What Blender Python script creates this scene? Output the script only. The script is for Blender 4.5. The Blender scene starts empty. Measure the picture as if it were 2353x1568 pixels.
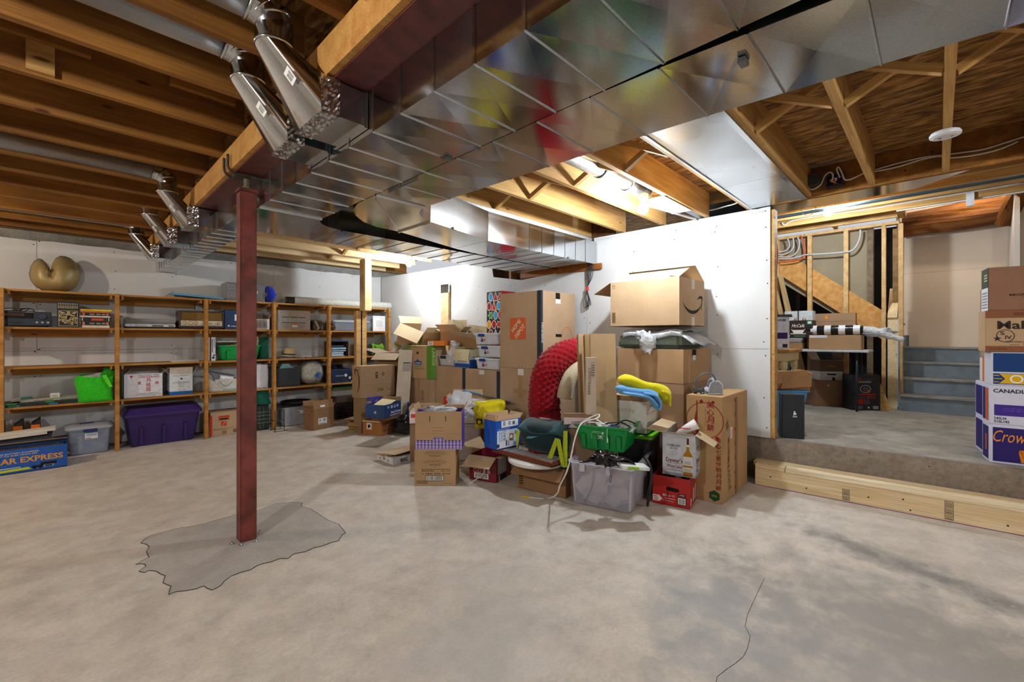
import bpy, bmesh, math, random
from mathutils import Vector, Matrix
random.seed(7)
S = bpy.context.scene
COL = S.collection
PI = math.pi
# ---------------------------------------------------------------- camera, world, exposure
F, HY, CX, CAMH, TH = 1007.0, 777.0, 1176.5, 1.30, math.radians(44.18)
cam = bpy.data.cameras.new('camera'); cam.sensor_width = 36; cam.lens = F / 2353 * 36; cam.shift_y = (HY - 784) / 2353
cam.clip_start = 0.02; cam.clip_end = 60
camo = bpy.data.objects.new('camera', cam); COL.objects.link(camo)
camo.location = (0, 0, CAMH); camo.rotation_euler = (PI / 2, 0, TH - PI / 2); S.camera = camo
S.view_settings.view_transform = 'Standard'; S.view_settings.look = 'None'
S.view_settings.exposure = 0.16; S.view_settings.gamma = 1.0; S.view_settings.use_curve_mapping = False
w = bpy.data.worlds.new('world'); S.world = w; w.use_nodes = True
w.node_tree.nodes['Background'].inputs[0].default_value = (0.9, 0.93, 1.0, 1); w.node_tree.nodes['Background'].inputs[1].default_value = 0.6
# bulbs: (name suffix, position, colour, watts of an equal point lamp)
COOL, NEUT, WARM = (0.86, 0.94, 1.0), (0.97, 0.97, 0.96), (1.0, 0.83, 0.64)
BULBS = [((3.60, 5.63, 2.405), COOL, 84), ((3.45, 1.80, 2.40), COOL, 112), ((6.15, 0.905, 2.745), COOL, 90),
         ((-1.30, 1.40, 2.38), NEUT, 130), ((-2.0, 5.3, 2.38), WARM, 120), ((2.15, -2.0, 2.30), NEUT, 100), ((7.9, -0.40, 3.38), WARM, 34)]  # the bulb behind the camera on the right is added as soft fill

# ---------------------------------------------------------------- pixel of the 2353x1568 photograph -> point on a real plane of the room
fw = (math.cos(TH), math.sin(TH)); rt = (math.sin(TH), -math.cos(TH))
def ray(px, py):
    a = (px - CX) / F; return (fw[0] + rt[0] * a, fw[1] + rt[1] * a, (HY - py) / F)
def gz(px, py, z=0.0):
    r = ray(px, py); t = (z - CAMH) / r[2]; return Vector((r[0] * t, r[1] * t, z))
def gy(px, py, y):
    r = ray(px, py); t = y / r[1]; return Vector((r[0] * t, y, CAMH + r[2] * t))
def gx(px, py, x):
    r = ray(px, py); t = x / r[0]; return Vector((x, r[1] * t, CAMH + r[2] * t))
def gd(px, py, d):
    r = ray(px, py); return Vector((r[0] * d, r[1] * d, CAMH + r[2] * d))
def WX(y): return 4.58 - 0.073 * y            # the right wall runs a little askew
WA = math.atan2(-0.073, 1.0)                   # its turn about z

# ---------------------------------------------------------------- materials
def lin(h):
    h = h.lstrip('#'); h = ''.join(q * 2 for q in h) if len(h) == 3 else h; o = []
    for i in (0, 2, 4):
        c = int(h[i:i + 2], 16) / 255.0; o.append(c / 12.92 if c <= 0.04045 else ((c + 0.055) / 1.055) ** 2.4)
    return (*o, 1.0)
MATS = {}
def newmat(name):
    m = bpy.data.materials.new(name); m.use_nodes = True; nt = m.node_tree
    return m, nt, nt.nodes['Principled BSDF']
def N(nt, t, **k):
    n = nt.nodes.new(t)
    for a, b in k.items():
        if a.startswith('_'): n.inputs[int(a[1:])].default_value = b
        else: setattr(n, a, b)
    return n
def ramp(nt, stops, fac):
    r = nt.nodes.new('ShaderNodeValToRGB'); e = r.color_ramp.elements
    while len(e) < len(stops): e.new(0.5)
    for i, (p, c) in enumerate(stops): e[i].position = p; e[i].color = c
    nt.links.new(fac, r.inputs[0]); return r
def coords(nt, scale=(1, 1, 1), rnd=True, kind='Object'):
    tc = nt.nodes.new('ShaderNodeTexCoord'); mp = nt.nodes.new('ShaderNodeMapping')
    mp.inputs['Scale'].default_value = scale; nt.links.new(tc.outputs[kind], mp.inputs[0])
    if rnd:
        oi = nt.nodes.new('ShaderNodeObjectInfo'); vm = N(nt, 'ShaderNodeVectorMath', operation='SCALE')
        vm.inputs[0].default_value = (17, 31, 23); nt.links.new(oi.outputs['Random'], vm.inputs['Scale'])
        nt.links.new(vm.outputs[0], mp.inputs['Location'])
    return mp.outputs[0]
def noise(nt, vec, scale, detail=3, rough=0.55):
    n = N(nt, 'ShaderNodeTexNoise'); n.inputs['Scale'].default_value = scale; n.inputs['Detail'].default_value = detail
    n.inputs['Roughness'].default_value = rough; nt.links.new(vec, n.inputs['Vector']); return n.outputs[0]
def mixc(nt, a, b, fac, mode='MIX'):
    m = N(nt, 'ShaderNodeMix', data_type='RGBA', blend_type=mode)
    for s, i in ((fac, 0), (a, 6), (b, 7)):
        if hasattr(s, 'is_linked') or hasattr(s, 'links'): nt.links.new(s, m.inputs[i])
        else: m.inputs[i].default_value = s
    return m.outputs[2]
def bump(nt, p, h, strength=0.3, dist=0.01):
    b = N(nt, 'ShaderNodeBump'); b.inputs['Strength'].default_value = strength; b.inputs['Distance'].default_value = dist
    nt.links.new(h, b.inputs['Height']); nt.links.new(b.outputs[0], p.inputs['Normal'])
def flat(h, rough=0.6, metal=0.0, var=0.08, nscale=30.0, bmp=0.0, spec=0.4, sheen=0.0):
    k = ('flat', h, rough, metal, var, nscale, bmp, spec, sheen)
    if k in MATS: return MATS[k]
    m, nt, p = newmat('paint_' + h.strip('#')); c = lin(h)
    v = coords(nt); n = noise(nt, v, nscale, 2)
    d = tuple(x * (1 - var * 1.6) for x in c[:3]) + (1,); l = tuple(min(1, x * (1 + var)) for x in c[:3]) + (1,)
    r = ramp(nt, [(0.3, d), (0.7, l)], n); nt.links.new(r.outputs[0], p.inputs['Base Color'])
    p.inputs['Roughness'].default_value = rough; p.inputs['Metallic'].default_value = metal; p.inputs['Specular IOR Level'].default_value = spec
    if sheen: p.inputs['Sheen Weight'].default_value = sheen
    if bmp: bump(nt, p, n, bmp, 0.01)
    MATS[k] = m; return m
def ink(h):
    k = ('ink', h)
    if k not in MATS:
        m, nt, p = newmat('print_' + h.strip('#')); p.inputs['Base Color'].default_value = lin(h); p.inputs['Roughness'].default_value = 0.7
        p.inputs['Specular IOR Level'].default_value = 0.2; MATS[k] = m
    return MATS[k]
def wood(a, b, knots=True, rough=0.65, dirt=0.0, key=None):
    """grain runs along the local x axis"""
    k = ('wood', a, b, knots, rough, dirt)
    if k in MATS: return MATS[k]
    m, nt, p = newmat('wood_' + a.strip('#')); v = coords(nt, (0.9, 9, 9)); v2 = coords(nt, (1.6, 60, 60)); v3 = coords(nt, (2.2, 7, 7))
    n1 = noise(nt, v, 1.6, 4); n2 = noise(nt, v2, 2.0, 2)
    base = ramp(nt, [(0.3, lin(a)), (0.68, lin(b))], n1).outputs[0]
    fine = ramp(nt, [(0.35, (0.72, 0.68, 0.62, 1)), (0.65, (1, 1, 1, 1))], n2).outputs[0]
    c = mixc(nt, base, fine, 0.8, 'MULTIPLY')
    if knots:
        vo = N(nt, 'ShaderNodeTexVoronoi'); vo.inputs['Scale'].default_value = 1.15; nt.links.new(v3, vo.inputs['Vector'])
        kr = ramp(nt, [(0.0, (0.08, 0.045, 0.02, 1)), (0.055, (0.25, 0.15, 0.07, 1)), (0.10, (1, 1, 1, 1))], vo.outputs['Distance']).outputs[0]
        c = mixc(nt, c, kr, 0.85, 'MULTIPLY')
    if dirt:
        vd = coords(nt, (1.5, 4, 4)); nd = noise(nt, vd, 1.3, 3)
        dr = ramp(nt, [(0.35, (0.5, 0.45, 0.4, 1)), (0.6, (1, 1, 1, 1))], nd).outputs[0]; c = mixc(nt, c, dr, dirt, 'MULTIPLY')
    nt.links.new(c, p.inputs['Base Color']); p.inputs['Roughness'].default_value = rough; p.inputs['Specular IOR Level'].default_value = 0.3
    bump(nt, p, n2, 0.15, 0.004); MATS[k] = m; return m
def metal(h='#ccd0d3', rough=0.135, spangle=0.18, smear=0.3, key=''):
    k = ('metal', h, rough, spangle, smear)
    if k in MATS: return MATS[k]
    m, nt, p = newmat('galvanised_' + h.strip('#')); v = coords(nt)
    vo = N(nt, 'ShaderNodeTexVoronoi'); vo.inputs['Scale'].default_value = 130; nt.links.new(v, vo.inputs['Vector'])
    n = noise(nt, v, 2.5, 1); c = lin(h); lo = tuple(x * (1 - spangle) for x in c[:3]) + (1,)
    base = ramp(nt, [(0.0, lo), (0.6, c)], vo.outputs['Distance']).outputs[0]
    sm = ramp(nt, [(0.3, (0.8, 0.81, 0.83, 1)), (0.7, (1, 1, 1, 1))], n).outputs[0]
    nt.links.new(mixc(nt, base, sm, smear, 'MULTIPLY'), p.inputs['Base Color']); p.inputs['Metallic'].default_value = 1.0
    rr = N(nt, 'ShaderNodeMapRange'); rr.inputs[1].default_value = 0.35; rr.inputs[2].default_value = 0.7
    rr.inputs[3].default_value = rough * 0.8; rr.inputs[4].default_value = rough * 1.5; nt.links.new(n, rr.inputs[0]); nt.links.new(rr.outputs[0], p.inputs['Roughness'])
    n3 = noise(nt, v, 2.2, 1); bump(nt, p, n3, 0.10, 0.010); MATS[k] = m; return m
def board(h, var=0.10):
    """corrugated cardboard"""
    k = ('board', h)
    if k in MATS: return MATS[k]
    m, nt, p = newmat('cardboard_' + h.strip('#')); v = coords(nt); n = noise(nt, v, 420, 2); n2 = noise(nt, v, 3.5, 3)
    c = lin(h); g_ = 0.3 * c[0] + 0.6 * c[1] + 0.1 * c[2]; c = tuple(min(1, (x * 0.78 + g_ * 0.22) * 1.12) for x in c[:3]) + (1,); d = tuple(x * (1 - var * 1.5) for x in c[:3]) + (1,); l = tuple(min(1, x * (1 + var)) for x in c[:3]) + (1,)
    a = ramp(nt, [(0.35, d), (0.65, l)], n).outputs[0]; b = ramp(nt, [(0.35, (0.86, 0.85, 0.84, 1)), (0.62, (1, 1, 1, 1))], n2).outputs[0]
    nt.links.new(mixc(nt, a, b, 0.8, 'MULTIPLY'), p.inputs['Base Color']); p.inputs['Roughness'].default_value = 0.8; p.inputs['Specular IOR Level'].default_value = 0.2
    bump(nt, p, n2, 0.25, 0.012); MATS[k] = m; return m
def clearplastic(tint='#dfe6f2', alpha=0.42, rough=0.18):
    k = ('clear', tint, alpha, rough)
    if k in MATS: return MATS[k]
    m, nt, p = newmat('clear_plastic_' + tint.strip('#')); p.inputs['Base Color'].default_value = lin(tint); p.inputs['Roughness'].default_value = rough
    tr = N(nt, 'ShaderNodeBsdfTransparent'); mx = N(nt, 'ShaderNodeMixShader'); fr = N(nt, 'ShaderNodeFresnel'); fr.inputs[0].default_value = 1.45
    mr = N(nt, 'ShaderNodeMapRange'); mr.inputs[3].default_value = alpha; mr.inputs[4].default_value = 1.0; nt.links.new(fr.outputs[0], mr.inputs[0])
    out = nt.nodes['Material Output']; nt.links.new(mr.outputs[0], mx.inputs[0]); nt.links.new(tr.outputs[0], mx.inputs[1]); nt.links.new(p.outputs[0], mx.inputs[2])
    nt.links.new(mx.outputs[0], out.inputs[0]); MATS[k] = m; return m
def film(alpha=0.25):
    """crinkled clear wrapping film"""
    k = ('film', alpha)
    if k in MATS: return MATS[k]
    m = clearplastic('#eef1f6', alpha, 0.12).copy(); m.name = 'clear_film'; nt = m.node_tree; p = nt.nodes['Principled BSDF']
    bump(nt, p, noise(nt, coords(nt), 22, 4), 1.0, 0.03); MATS[k] = m; return m
def fabric(h, scale=260, rough=0.9, bmp=0.4, fold=0.35, var=0.2):
    k = ('fabric', h, scale, rough, bmp, fold, var)
    if k in MATS: return MATS[k]
    m, nt, p = newmat('cloth_' + h.strip('#')); v = coords(nt); n = noise(nt, v, scale, 2); n2 = noise(nt, v, 9, 3); c = lin(h)
    d = tuple(x * (1 - var * 1.6) for x in c[:3]) + (1,); l = tuple(min(1, x * (1 + var)) for x in c[:3]) + (1,)
    nt.links.new(ramp(nt, [(0.35, d), (0.65, l)], n).outputs[0], p.inputs['Base Color']); p.inputs['Roughness'].default_value = rough
    p.inputs['Sheen Weight'].default_value = 0.2; p.inputs['Specular IOR Level'].default_value = 0.2
    ad = N(nt, 'ShaderNodeMath', operation='ADD'); ml = N(nt, 'ShaderNodeMath', operation='MULTIPLY'); ml.inputs[1].default_value = fold * 6
    nt.links.new(n2, ml.inputs[0]); nt.links.new(ml.outputs[0], ad.inputs[0]); nt.links.new(n, ad.inputs[1]); bump(nt, p, ad.outputs[0], bmp, 0.008)
    MATS[k] = m; return m
def emit(col, strength):
    m, nt, p = newmat('bulb_glow'); p.inputs['Base Color'].default_value = (1, 1, 1, 1); p.inputs['Emission Color'].default_value = (*col, 1)
    p.inputs['Emission Strength'].default_value = strength; return m

# ---------------------------------------------------------------- mesh builder
class MB:
    def __init__(s): s.v = []; s.f = []
    def add(s, vs, fs, M=None):
        o = len(s.v); s.v += [(M @ Vector(p)) if M else Vector(p) for p in vs]; s.f += [tuple(i + o for i in f) for f in fs]; return s
    def box(s, x0, x1, y0, y1, z0, z1, M=None):
        vs = [(x, y, z) for z in (z0, z1) for y in (y0, y1) for x in (x0, x1)]
        return s.add(vs, [(0, 2, 3, 1), (4, 5, 7, 6), (0, 1, 5, 4), (2, 6, 7, 3), (0, 4, 6, 2), (1, 3, 7, 5)], M)
    def frustum(s, b, t, z0, z1, M=None):
        """b, t = (x0,x1,y0,y1) at z0 and z1"""
        vs = [(x, y, z) for q, z in ((b, z0), (t, z1)) for y in q[2:4] for x in q[0:2]]
        return s.add(vs, [(0, 2, 3, 1), (4, 5, 7, 6), (0, 1, 5, 4), (2, 6, 7, 3), (0, 4, 6, 2), (1, 3, 7, 5)], M)
    def prism(s, pts, z0, z1, M=None):
        n = len(pts); vs = [(x, y, z0) for x, y in pts] + [(x, y, z1) for x, y in pts]
        fs = [tuple(range(n - 1, -1, -1)), tuple(range(n, 2 * n))] + [(i, (i + 1) % n, n + (i + 1) % n, n + i) for i in range(n)]
        return s.add(vs, fs, M)
    def quad(s, a, b, c, d, t=0.0):
        """a sheet a-b-c-d of thickness t"""
        a, b, c, d = map(Vector, (a, b, c, d))
        if not t: return s.add([a, b, c, d], [(0, 1, 2, 3)])
        n = (b - a).cross(d - a).normalized() * t; vs = [a, b, c, d, a - n, b - n, c - n, d - n]
        return s.add(vs, [(0, 1, 2, 3), (7, 6, 5, 4), (0, 4, 5, 1), (1, 5, 6, 2), (2, 6, 7, 3), (3, 7, 4, 0)])
    def tube(s, path, r, n=8, closed=False, caps=True):
        P = [Vector(p) for p in path]; m = len(P); rr = r if isinstance(r, (list, tuple)) else [r] * m; o = len(s.v); up = None
        for i in range(m):
            a = P[(i - 1) % m] if closed or i > 0 else P[i]; b = P[(i + 1) % m] if closed or i < m - 1 else P[i]
            t = (b - a).normalized() if (b - a).length > 1e-9 else Vector((0, 0, 1))
            if up is None: up = t.orthogonal().normalized()
            up = (up - t * up.dot(t)); up = up.normalized() if up.length > 1e-6 else t.orthogonal().normalized(); q = t.cross(up)
            for k in range(n):
                a_ = 2 * PI * k / n; s.v.append(P[i] + (up * math.cos(a_) + q * math.sin(a_)) * rr[i])
        for i in range(m if closed else m - 1):
            j = (i + 1) % m
            for k in range(n): s.f.append((o + i * n + k, o + i * n + (k + 1) % n, o + j * n + (k + 1) % n, o + j * n + k))
        if caps and not closed:
            s.f.append(tuple(o + k for k in range(n - 1, -1, -1))); s.f.append(tuple(o + (m - 1) * n + k for k in range(n)))
        return s
    def lathe(s, prof, n=20, M=None, close=True):
        o = len(s.v); m = len(prof)
        for r, z in prof:
            for k in range(n):
                p = Vector((r * math.cos(2 * PI * k / n), r * math.sin(2 * PI * k / n), z)); s.v.append(M @ p if M else p)
        for i in range(m - 1):
            for k in range(n): s.f.append((o + i * n + k, o + i * n + (k + 1) % n, o + (i + 1) * n + (k + 1) % n, o + (i + 1) * n + k))
        if close:
            if prof[0][0] > 1e-6: s.f.append(tuple(o + k for k in range(n - 1, -1, -1)))
            if prof[-1][0] > 1e-6: s.f.append(tuple(o + (m - 1) * n + k for k in range(n)))
        return s
    def grid(s, fn, nu, nv, wrap=False):
        o = len(s.v)
        for j in range(nv + 1):
            for i in range(nu + (0 if wrap else 1)): s.v.append(Vector(fn(i / nu, j / nv)))
        w_ = nu + (0 if wrap else 1)
        for j in range(nv):
            for i in range(nu): s.f.append((o + j * w_ + i, o + j * w_ + (i + 1) % w_, o + (j + 1) * w_ + (i + 1) % w_, o + (j + 1) * w_ + i))
        return s
    def blob(s, c, r, n=14, m=10, amp=0.12, freq=3.0, seed=0, flat_bottom=None, M=None, sq=1.0):
        """lumpy rounded body; sq<1 makes it boxier"""
        c = Vector(c)
        def sgp(v): return math.copysign(abs(v) ** sq, v)
        def fn(u, v):
            th, ph = 2 * PI * u, PI * (v - 0.5)
            x, y, z = sgp(math.cos(th)) * sgp(math.cos(ph)), sgp(math.sin(th)) * sgp(math.cos(ph)), sgp(math.sin(ph))
            k = 1 + amp * (math.sin(freq * x + seed) * math.cos(freq * y * 1.3 + seed * 2) + 0.6 * math.sin(freq * 2.1 * z + 3 * x + seed * 1.7))
            p = Vector((x * r[0] * k, y * r[1] * k, z * r[2] * k))
            if flat_bottom is not None and p.z < flat_bottom - c.z: p.z = flat_bottom - c.z
            p = c + p; return M @ p if M else p
        return s.grid(fn, n, m, wrap=True)
    def mesh(s, name):
        me = bpy.data.meshes.new(name); me.from_pydata([tuple(v) for v in s.v], [], s.f); me.validate(verbose=False); me.update(); return me
    def build(s, name, mat, parent=None, smooth=False, bevel=0.0, sub=0, kind=None, solid=0.0):
        me = s.mesh(name); me.materials.append(mat)
        bm = bmesh.new(); bm.from_mesh(me); bmesh.ops.recalc_face_normals(bm, faces=bm.faces)
        if bevel: 
            bmesh.ops.bevel(bm, geom=[e for e in bm.edges if len(e.link_faces) == 2 and e.calc_face_angle(0) > 0.5], offset=bevel, segments=2, affect='EDGES', clamp_overlap=True)
        bm.to_mesh(me); bm.free()
        if smooth: 
            for p in me.polygons: p.use_smooth = True
        o = bpy.data.objects.new(name, me); COL.objects.link(o)
        if parent: o.parent = parent
        if sub: md = o.modifiers.new('s', 'SUBSURF'); md.levels = sub; md.render_levels = sub
        if solid: md = o.modifiers.new('t', 'SOLIDIFY'); md.thickness = solid; md.offset = 0
        if kind: o['kind'] = kind
        return o
def link(o): COL.objects.link(o); return o
def T(name, label, cat, loc=(0, 0, 0), rz=0.0, group=None, rot=None):
    o = bpy.data.objects.new(name, None); COL.objects.link(o); o.empty_display_size = 0.05
    o.location = loc; o.rotation_euler = rot if rot else (0, 0, rz); o['label'] = label; o['category'] = cat
    if group: o['group'] = group
    return o
def tag(o, label, cat, group=None):
    o['label'] = label; o['category'] = cat
    if group: o['group'] = group
    return o
def struct(o): o['kind'] = 'structure'; return o
def sroot(name):
    o = bpy.data.objects.new(name, None); COL.objects.link(o); o['kind'] = 'structure'; return o
def inst(me, name, parent, loc=(0, 0, 0), rot=(0, 0, 0), sc=(1, 1, 1)):
    o = bpy.data.objects.new(name, me); COL.objects.link(o); o.parent = parent; o.location = loc; o.rotation_euler = rot; o.scale = sc; return o
def M3(loc=(0, 0, 0), rot=(0, 0, 0)):
    from mathutils import Euler
    return Matrix.Translation(loc) @ Euler(rot).to_matrix().to_4x4()

# ---------------------------------------------------------------- print on flat faces
TXT = {}
def textgeo(st, bold=0.0, shear=0.0):
    k = (st, bold, shear)
    if k not in TXT:
        c = bpy.data.curves.new('t', 'FONT'); c.body = st; c.resolution_u = 2; c.offset = bold; c.shear = shear
        o = bpy.data.objects.new('t', c); me = bpy.data.meshes.new_from_object(o)
        vs = [(v.co.x, v.co.y) for v in me.vertices]; fs = [tuple(p.vertices) for p in me.polygons]
        bpy.data.objects.remove(o); bpy.data.curves.remove(c); bpy.data.meshes.remove(me)
        x0, x1 = min(v[0] for v in vs), max(v[0] for v in vs); y0, y1 = min(v[1] for v in vs), max(v[1] for v in vs)
        TXT[k] = ([((x - (x0 + x1) / 2) / (x1 - x0), (y - (y0 + y1) / 2) / (y1 - y0)) for x, y in vs], fs)
    return TXT[k]
def t(st, u, v, w, h, col='#222222', rot=0.0, bold=0.012, shear=0.0):
    """words fitted into w x h, centred on (u, v), turned by rot degrees"""
    vs, fs = textgeo(st, bold, shear); c, s_ = math.cos(math.radians(rot)), math.sin(math.radians(rot))
    return (col, [(u + x * w * c - y * h * s_, v + x * w * s_ + y * h * c) for x, y in vs], fs, 1)
def r(u0, v0, u1, v1, col, lay=0): return (col, [(u0, v0), (u1, v0), (u1, v1), (u0, v1)], [(0, 1, 2, 3)], lay)
def pg(pts, col, lay=0): return (col, list(pts), [tuple(range(len(pts)))], lay)
def ring(u, v, ro, ri, col, n=24, lay=0, sx=1.0, a0=0, a1=360):
    n2 = n; vs = []
    for k in range(n2 + 1):
        a = math.radians(a0 + (a1 - a0) * k / n2); vs += [(u + ro * sx * math.cos(a), v + ro * math.sin(a)), (u + ri * sx * math.cos(a), v + ri * math.sin(a))]
    return (col, vs, [(2 * k, 2 * k + 2, 2 * k + 3, 2 * k + 1) for k in range(n2)], lay)
def disc(u, v, ra, col, n=20, lay=0, sx=1.0): return pg([(u + ra * sx * math.cos(2 * PI * k / n), v + ra * math.sin(2 * PI * k / n)) for k in range(n)], col, lay)
def bars(u0, v0, u1, v1, col='#222222', n=16, lay=1, vert=False, seed=1):
    rnd = random.Random(seed); vs = []; fs = []; L = (v1 - v0) if vert else (u1 - u0); x = 0.0; st = L / n
    while x < L - st * 0.3:
        wd = st * rnd.choice((0.3, 0.45, 0.7)); o = len(vs)
        if vert: vs += [(u0, v0 + x), (u1, v0 + x), (u1, v0 + x + wd), (u0, v0 + x + wd)]
        else: vs += [(u0 + x, v0), (u0 + x + wd, v0), (u0 + x + wd, v1), (u0 + x, v1)]
        fs.append((o, o + 1, o + 2, o + 3)); x += st
    return (col, vs, fs, lay)
def frame(u0, v0, u1, v1, tk, col, lay=0):
    return (col, [(u0, v0), (u1, v0), (u1, v1), (u0, v1), (u0 + tk, v0 + tk), (u1 - tk, v0 + tk), (u1 - tk, v1 - tk), (u0 + tk, v1 - tk)],
            [(0, 1, 5, 4), (1, 2, 6, 5), (2, 3, 7, 6), (3, 0, 4, 7)], lay)
def lines(u0, v0, u1, v1, n, col='#333333', lay=1, seed=1, fill=0.5):
    """rows of tiny unreadable small print"""
    rnd = random.Random(seed); vs = []; fs = []; st = (v1 - v0) / n
    for i in range(n):
        x = u0; y = v0 + i * st
        while x < u1:
            wd = (u1 - u0) * rnd.uniform(0.04, 0.12); xe = min(u1, x + wd); o = len(vs)
            vs += [(x, y), (xe, y), (xe, y + st * fill), (x, y + st * fill)]; fs.append((o, o + 1, o + 2, o + 3)); x = xe + (u1 - u0) * 0.025
    return (col, vs, fs, lay)
def prints(parent, items, to3, name='print'):
    """items drawn on a face; to3(u, v, e) gives the local point"""
    by = {}
    for col, vs, fs, lay in items: by.setdefault((col, lay), []).append((vs, fs))
    for (col, lay), L in by.items():
        mb = MB(); e = 0.0012 + 0.0006 * lay
        for vs, fs in L: mb.add([to3(u, v, e) for u, v in vs], fs)
        mb.build(name, ink(col), parent)
def facefn(w, d, h, f):
    return {'F': lambda u, v, e: (u, -e, v), 'R': lambda u, v, e: (w + e, u, v), 'L': lambda u, v, e: (-e, d - u, v), 'T': lambda u, v, e: (u, v, h + e), 'B': lambda u, v, e: (w - u, d + e, v)}[f]
def E(A, B, z=0.0):
    a = gz(*A, z); b = gz(*B, z); return a, math.atan2(b.y - a.y, b.x - a.x), (b - a).length
def EC(A, C, R, z, deg):
    """box standing at height z, turned by deg, whose near corner is seen at C and whose far ends are seen at A (left) and R (right)"""
    c = gz(*C, z); a_ = math.radians(deg); u = Vector((math.cos(a_), math.sin(a_), 0)); v = Vector((-u.y, u.x, 0)); f_ = Vector((fw[0], fw[1], 0)); r_ = Vector((rt[0], rt[1], 0))
    def sol(px, dv): k = (px - CX) / F; return (c.dot(r_) - k * c.dot(f_)) / (dv.dot(r_) - k * dv.dot(f_))
    w_ = sol(A[0], u); d_ = -sol(R[0], v); return c - u * w_, a_, w_, d_
KRAFT, TAN, PALE, DKRAFT = '#b08c63', '#c09a70', '#cfb48c', '#96714a'
def carton(name, label, loc, rz, w, d, h, mat=None, flaps=None, P=None, tape=None, group=None, rot=None, th=0.004, cat='box', inner=None, flen=None, tapecol='#c8b490'):
    """a box: closed when flaps is None, else open with flaps {'F','B','L','R': degrees from upright, positive outwards}"""
    o = T(name, label, cat, loc, rz, group, rot); mat = mat or board(KRAFT)
    if flaps is None:
        MB().box(0, w, 0, d, 0, h).build('body', mat, o, bevel=0.003)
    else:
        m = MB(); m.box(0, w, 0, d, 0, th); m.box(0, w, 0, th, 0, h); m.box(0, w, d - th, d, 0, h); m.box(0, th, th, d - th, 0, h); m.box(w - th, w, th, d - th, 0, h)
        m.build('body', mat, o); im = inner or mat
        for k, ang in flaps.items():
            L = (flen or {}).get(k, d / 2 if k in 'FB' else w / 2 if w < 1.6 * d else d / 2); a = math.radians(ang); c, s_ = math.cos(a) * L, math.sin(a) * L; tt = 0.003
            if k == 'F': q = [(0, 0, h), (w, 0, h), (w, -s_, h + c), (0, -s_, h + c)]
            elif k == 'B': q = [(w, d, h), (0, d, h), (0, d + s_, h + c), (w, d + s_, h + c)]
            elif k == 'L': q = [(0, d, h), (0, 0, h), (-s_, 0, h + c), (-s_, d, h + c)]
            else: q = [(w, 0, h), (w, d, h), (w + s_, d, h + c), (w + s_, 0, h + c)]
            MB().quad(*q, t=tt).build('flap', im, o)
    if tape:
        m = MB(); e = 0.0009; tw = 0.024
        if 'x' in tape: m.box(-e, w + e, d / 2 - tw, d / 2 + tw, h - 0.001, h + e); m.box(w - 0.001, w + e, d / 2 - tw, d / 2 + tw, h - 0.07, h + e); m.box(-e, 0.001, d / 2 - tw, d / 2 + tw, h - 0.07, h + e)
        if 'y' in tape: m.box(w / 2 - tw, w / 2 + tw, -e, d + e, h - 0.001, h + e); m.box(w / 2 - tw, w / 2 + tw, -e, 0.001, h - 0.07, h + e)
        if 'f' in tape: m.box(w / 2 - tw, w / 2 + tw, -e, 0.001, 0, 0.08)
        m.build('tape', flat(tapecol, 0.35), o)
    for f, it in (P or {}).items(): prints(o, it, facefn(w, d, h, f))
    return o
def cord(name, label, pts, rad, col, cat='cord', rough=0.5, sub=6, group=None, parent=None):
    """round cable through the points, smoothed"""
    P = [Vector(p) for p in pts]; out = []
    for i in range(len(P) - 1):
        p0, p1, p2, p3 = P[max(i - 1, 0)], P[i], P[i + 1], P[min(i + 2, len(P) - 1)]
        for k in range(sub):
            q = k / sub; out.append(0.5 * ((2 * p1) + (-p0 + p2) * q + (2 * p0 - 5 * p1 + 4 * p2 - p3) * q * q + (-p0 + 3 * p1 - 3 * p2 + p3) * q ** 3))
    out.append(P[-1]); o = MB().tube(out, rad, 6).build(name, flat(col, rough), parent, smooth=True)
    if parent is None: tag(o, label, cat, group)
    return o
def hshape(pts, n=6):
    P = [Vector(p) for p in pts]; out = []
    for i in range(len(P) - 1):
        p0, p1, p2, p3 = P[max(i - 1, 0)], P[i], P[i + 1], P[min(i + 2, len(P) - 1)]
        for k in range(n):
            q = k / n; out.append(0.5 * ((2 * p1) + (-p0 + p2) * q + (2 * p0 - 5 * p1 + 4 * p2 - p3) * q * q + (-p0 + 3 * p1 - 3 * p2 + p3) * q ** 3))
    out.append(P[-1]); return out
# ================================================================ lights of the room: bare bulbs, plus an added fill bulb
for i, (pos, colr, watts) in enumerate(BULBS):
    rad = 0.048
    b = T('light_bulb', ['bare bulb hanging over the far pile of boxes', 'bare bulb in a metal shade above the white partition', 'bare bulb under the joists before the stairs', 'bare bulb behind the camera on the left', 'warm bare bulb over the shelves on the left', 'fill bulb added behind the camera', 'warm bulb above the stair landing'][i], 'light bulb', pos)
    g = MB()
    bm_ = bmesh.new(); bmesh.ops.create_icosphere(bm_, subdivisions=2, radius=rad); g.add([v.co.copy() for v in bm_.verts], [tuple(v.index for v in f.verts) for f in bm_.faces]); bm_.free()
    g.build('glass', emit(colr, watts / (4 * PI * PI * rad * rad) ), b, smooth=True)
    MB().lathe([(0.02, rad * 0.85), (0.022, rad + 0.012), (0.03, rad + 0.03), (0.045, rad + 0.045), (0.045, rad + 0.07)], 16).build('lamp_holder', flat('#e4e2dc', 0.4), b, smooth=False)

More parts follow.
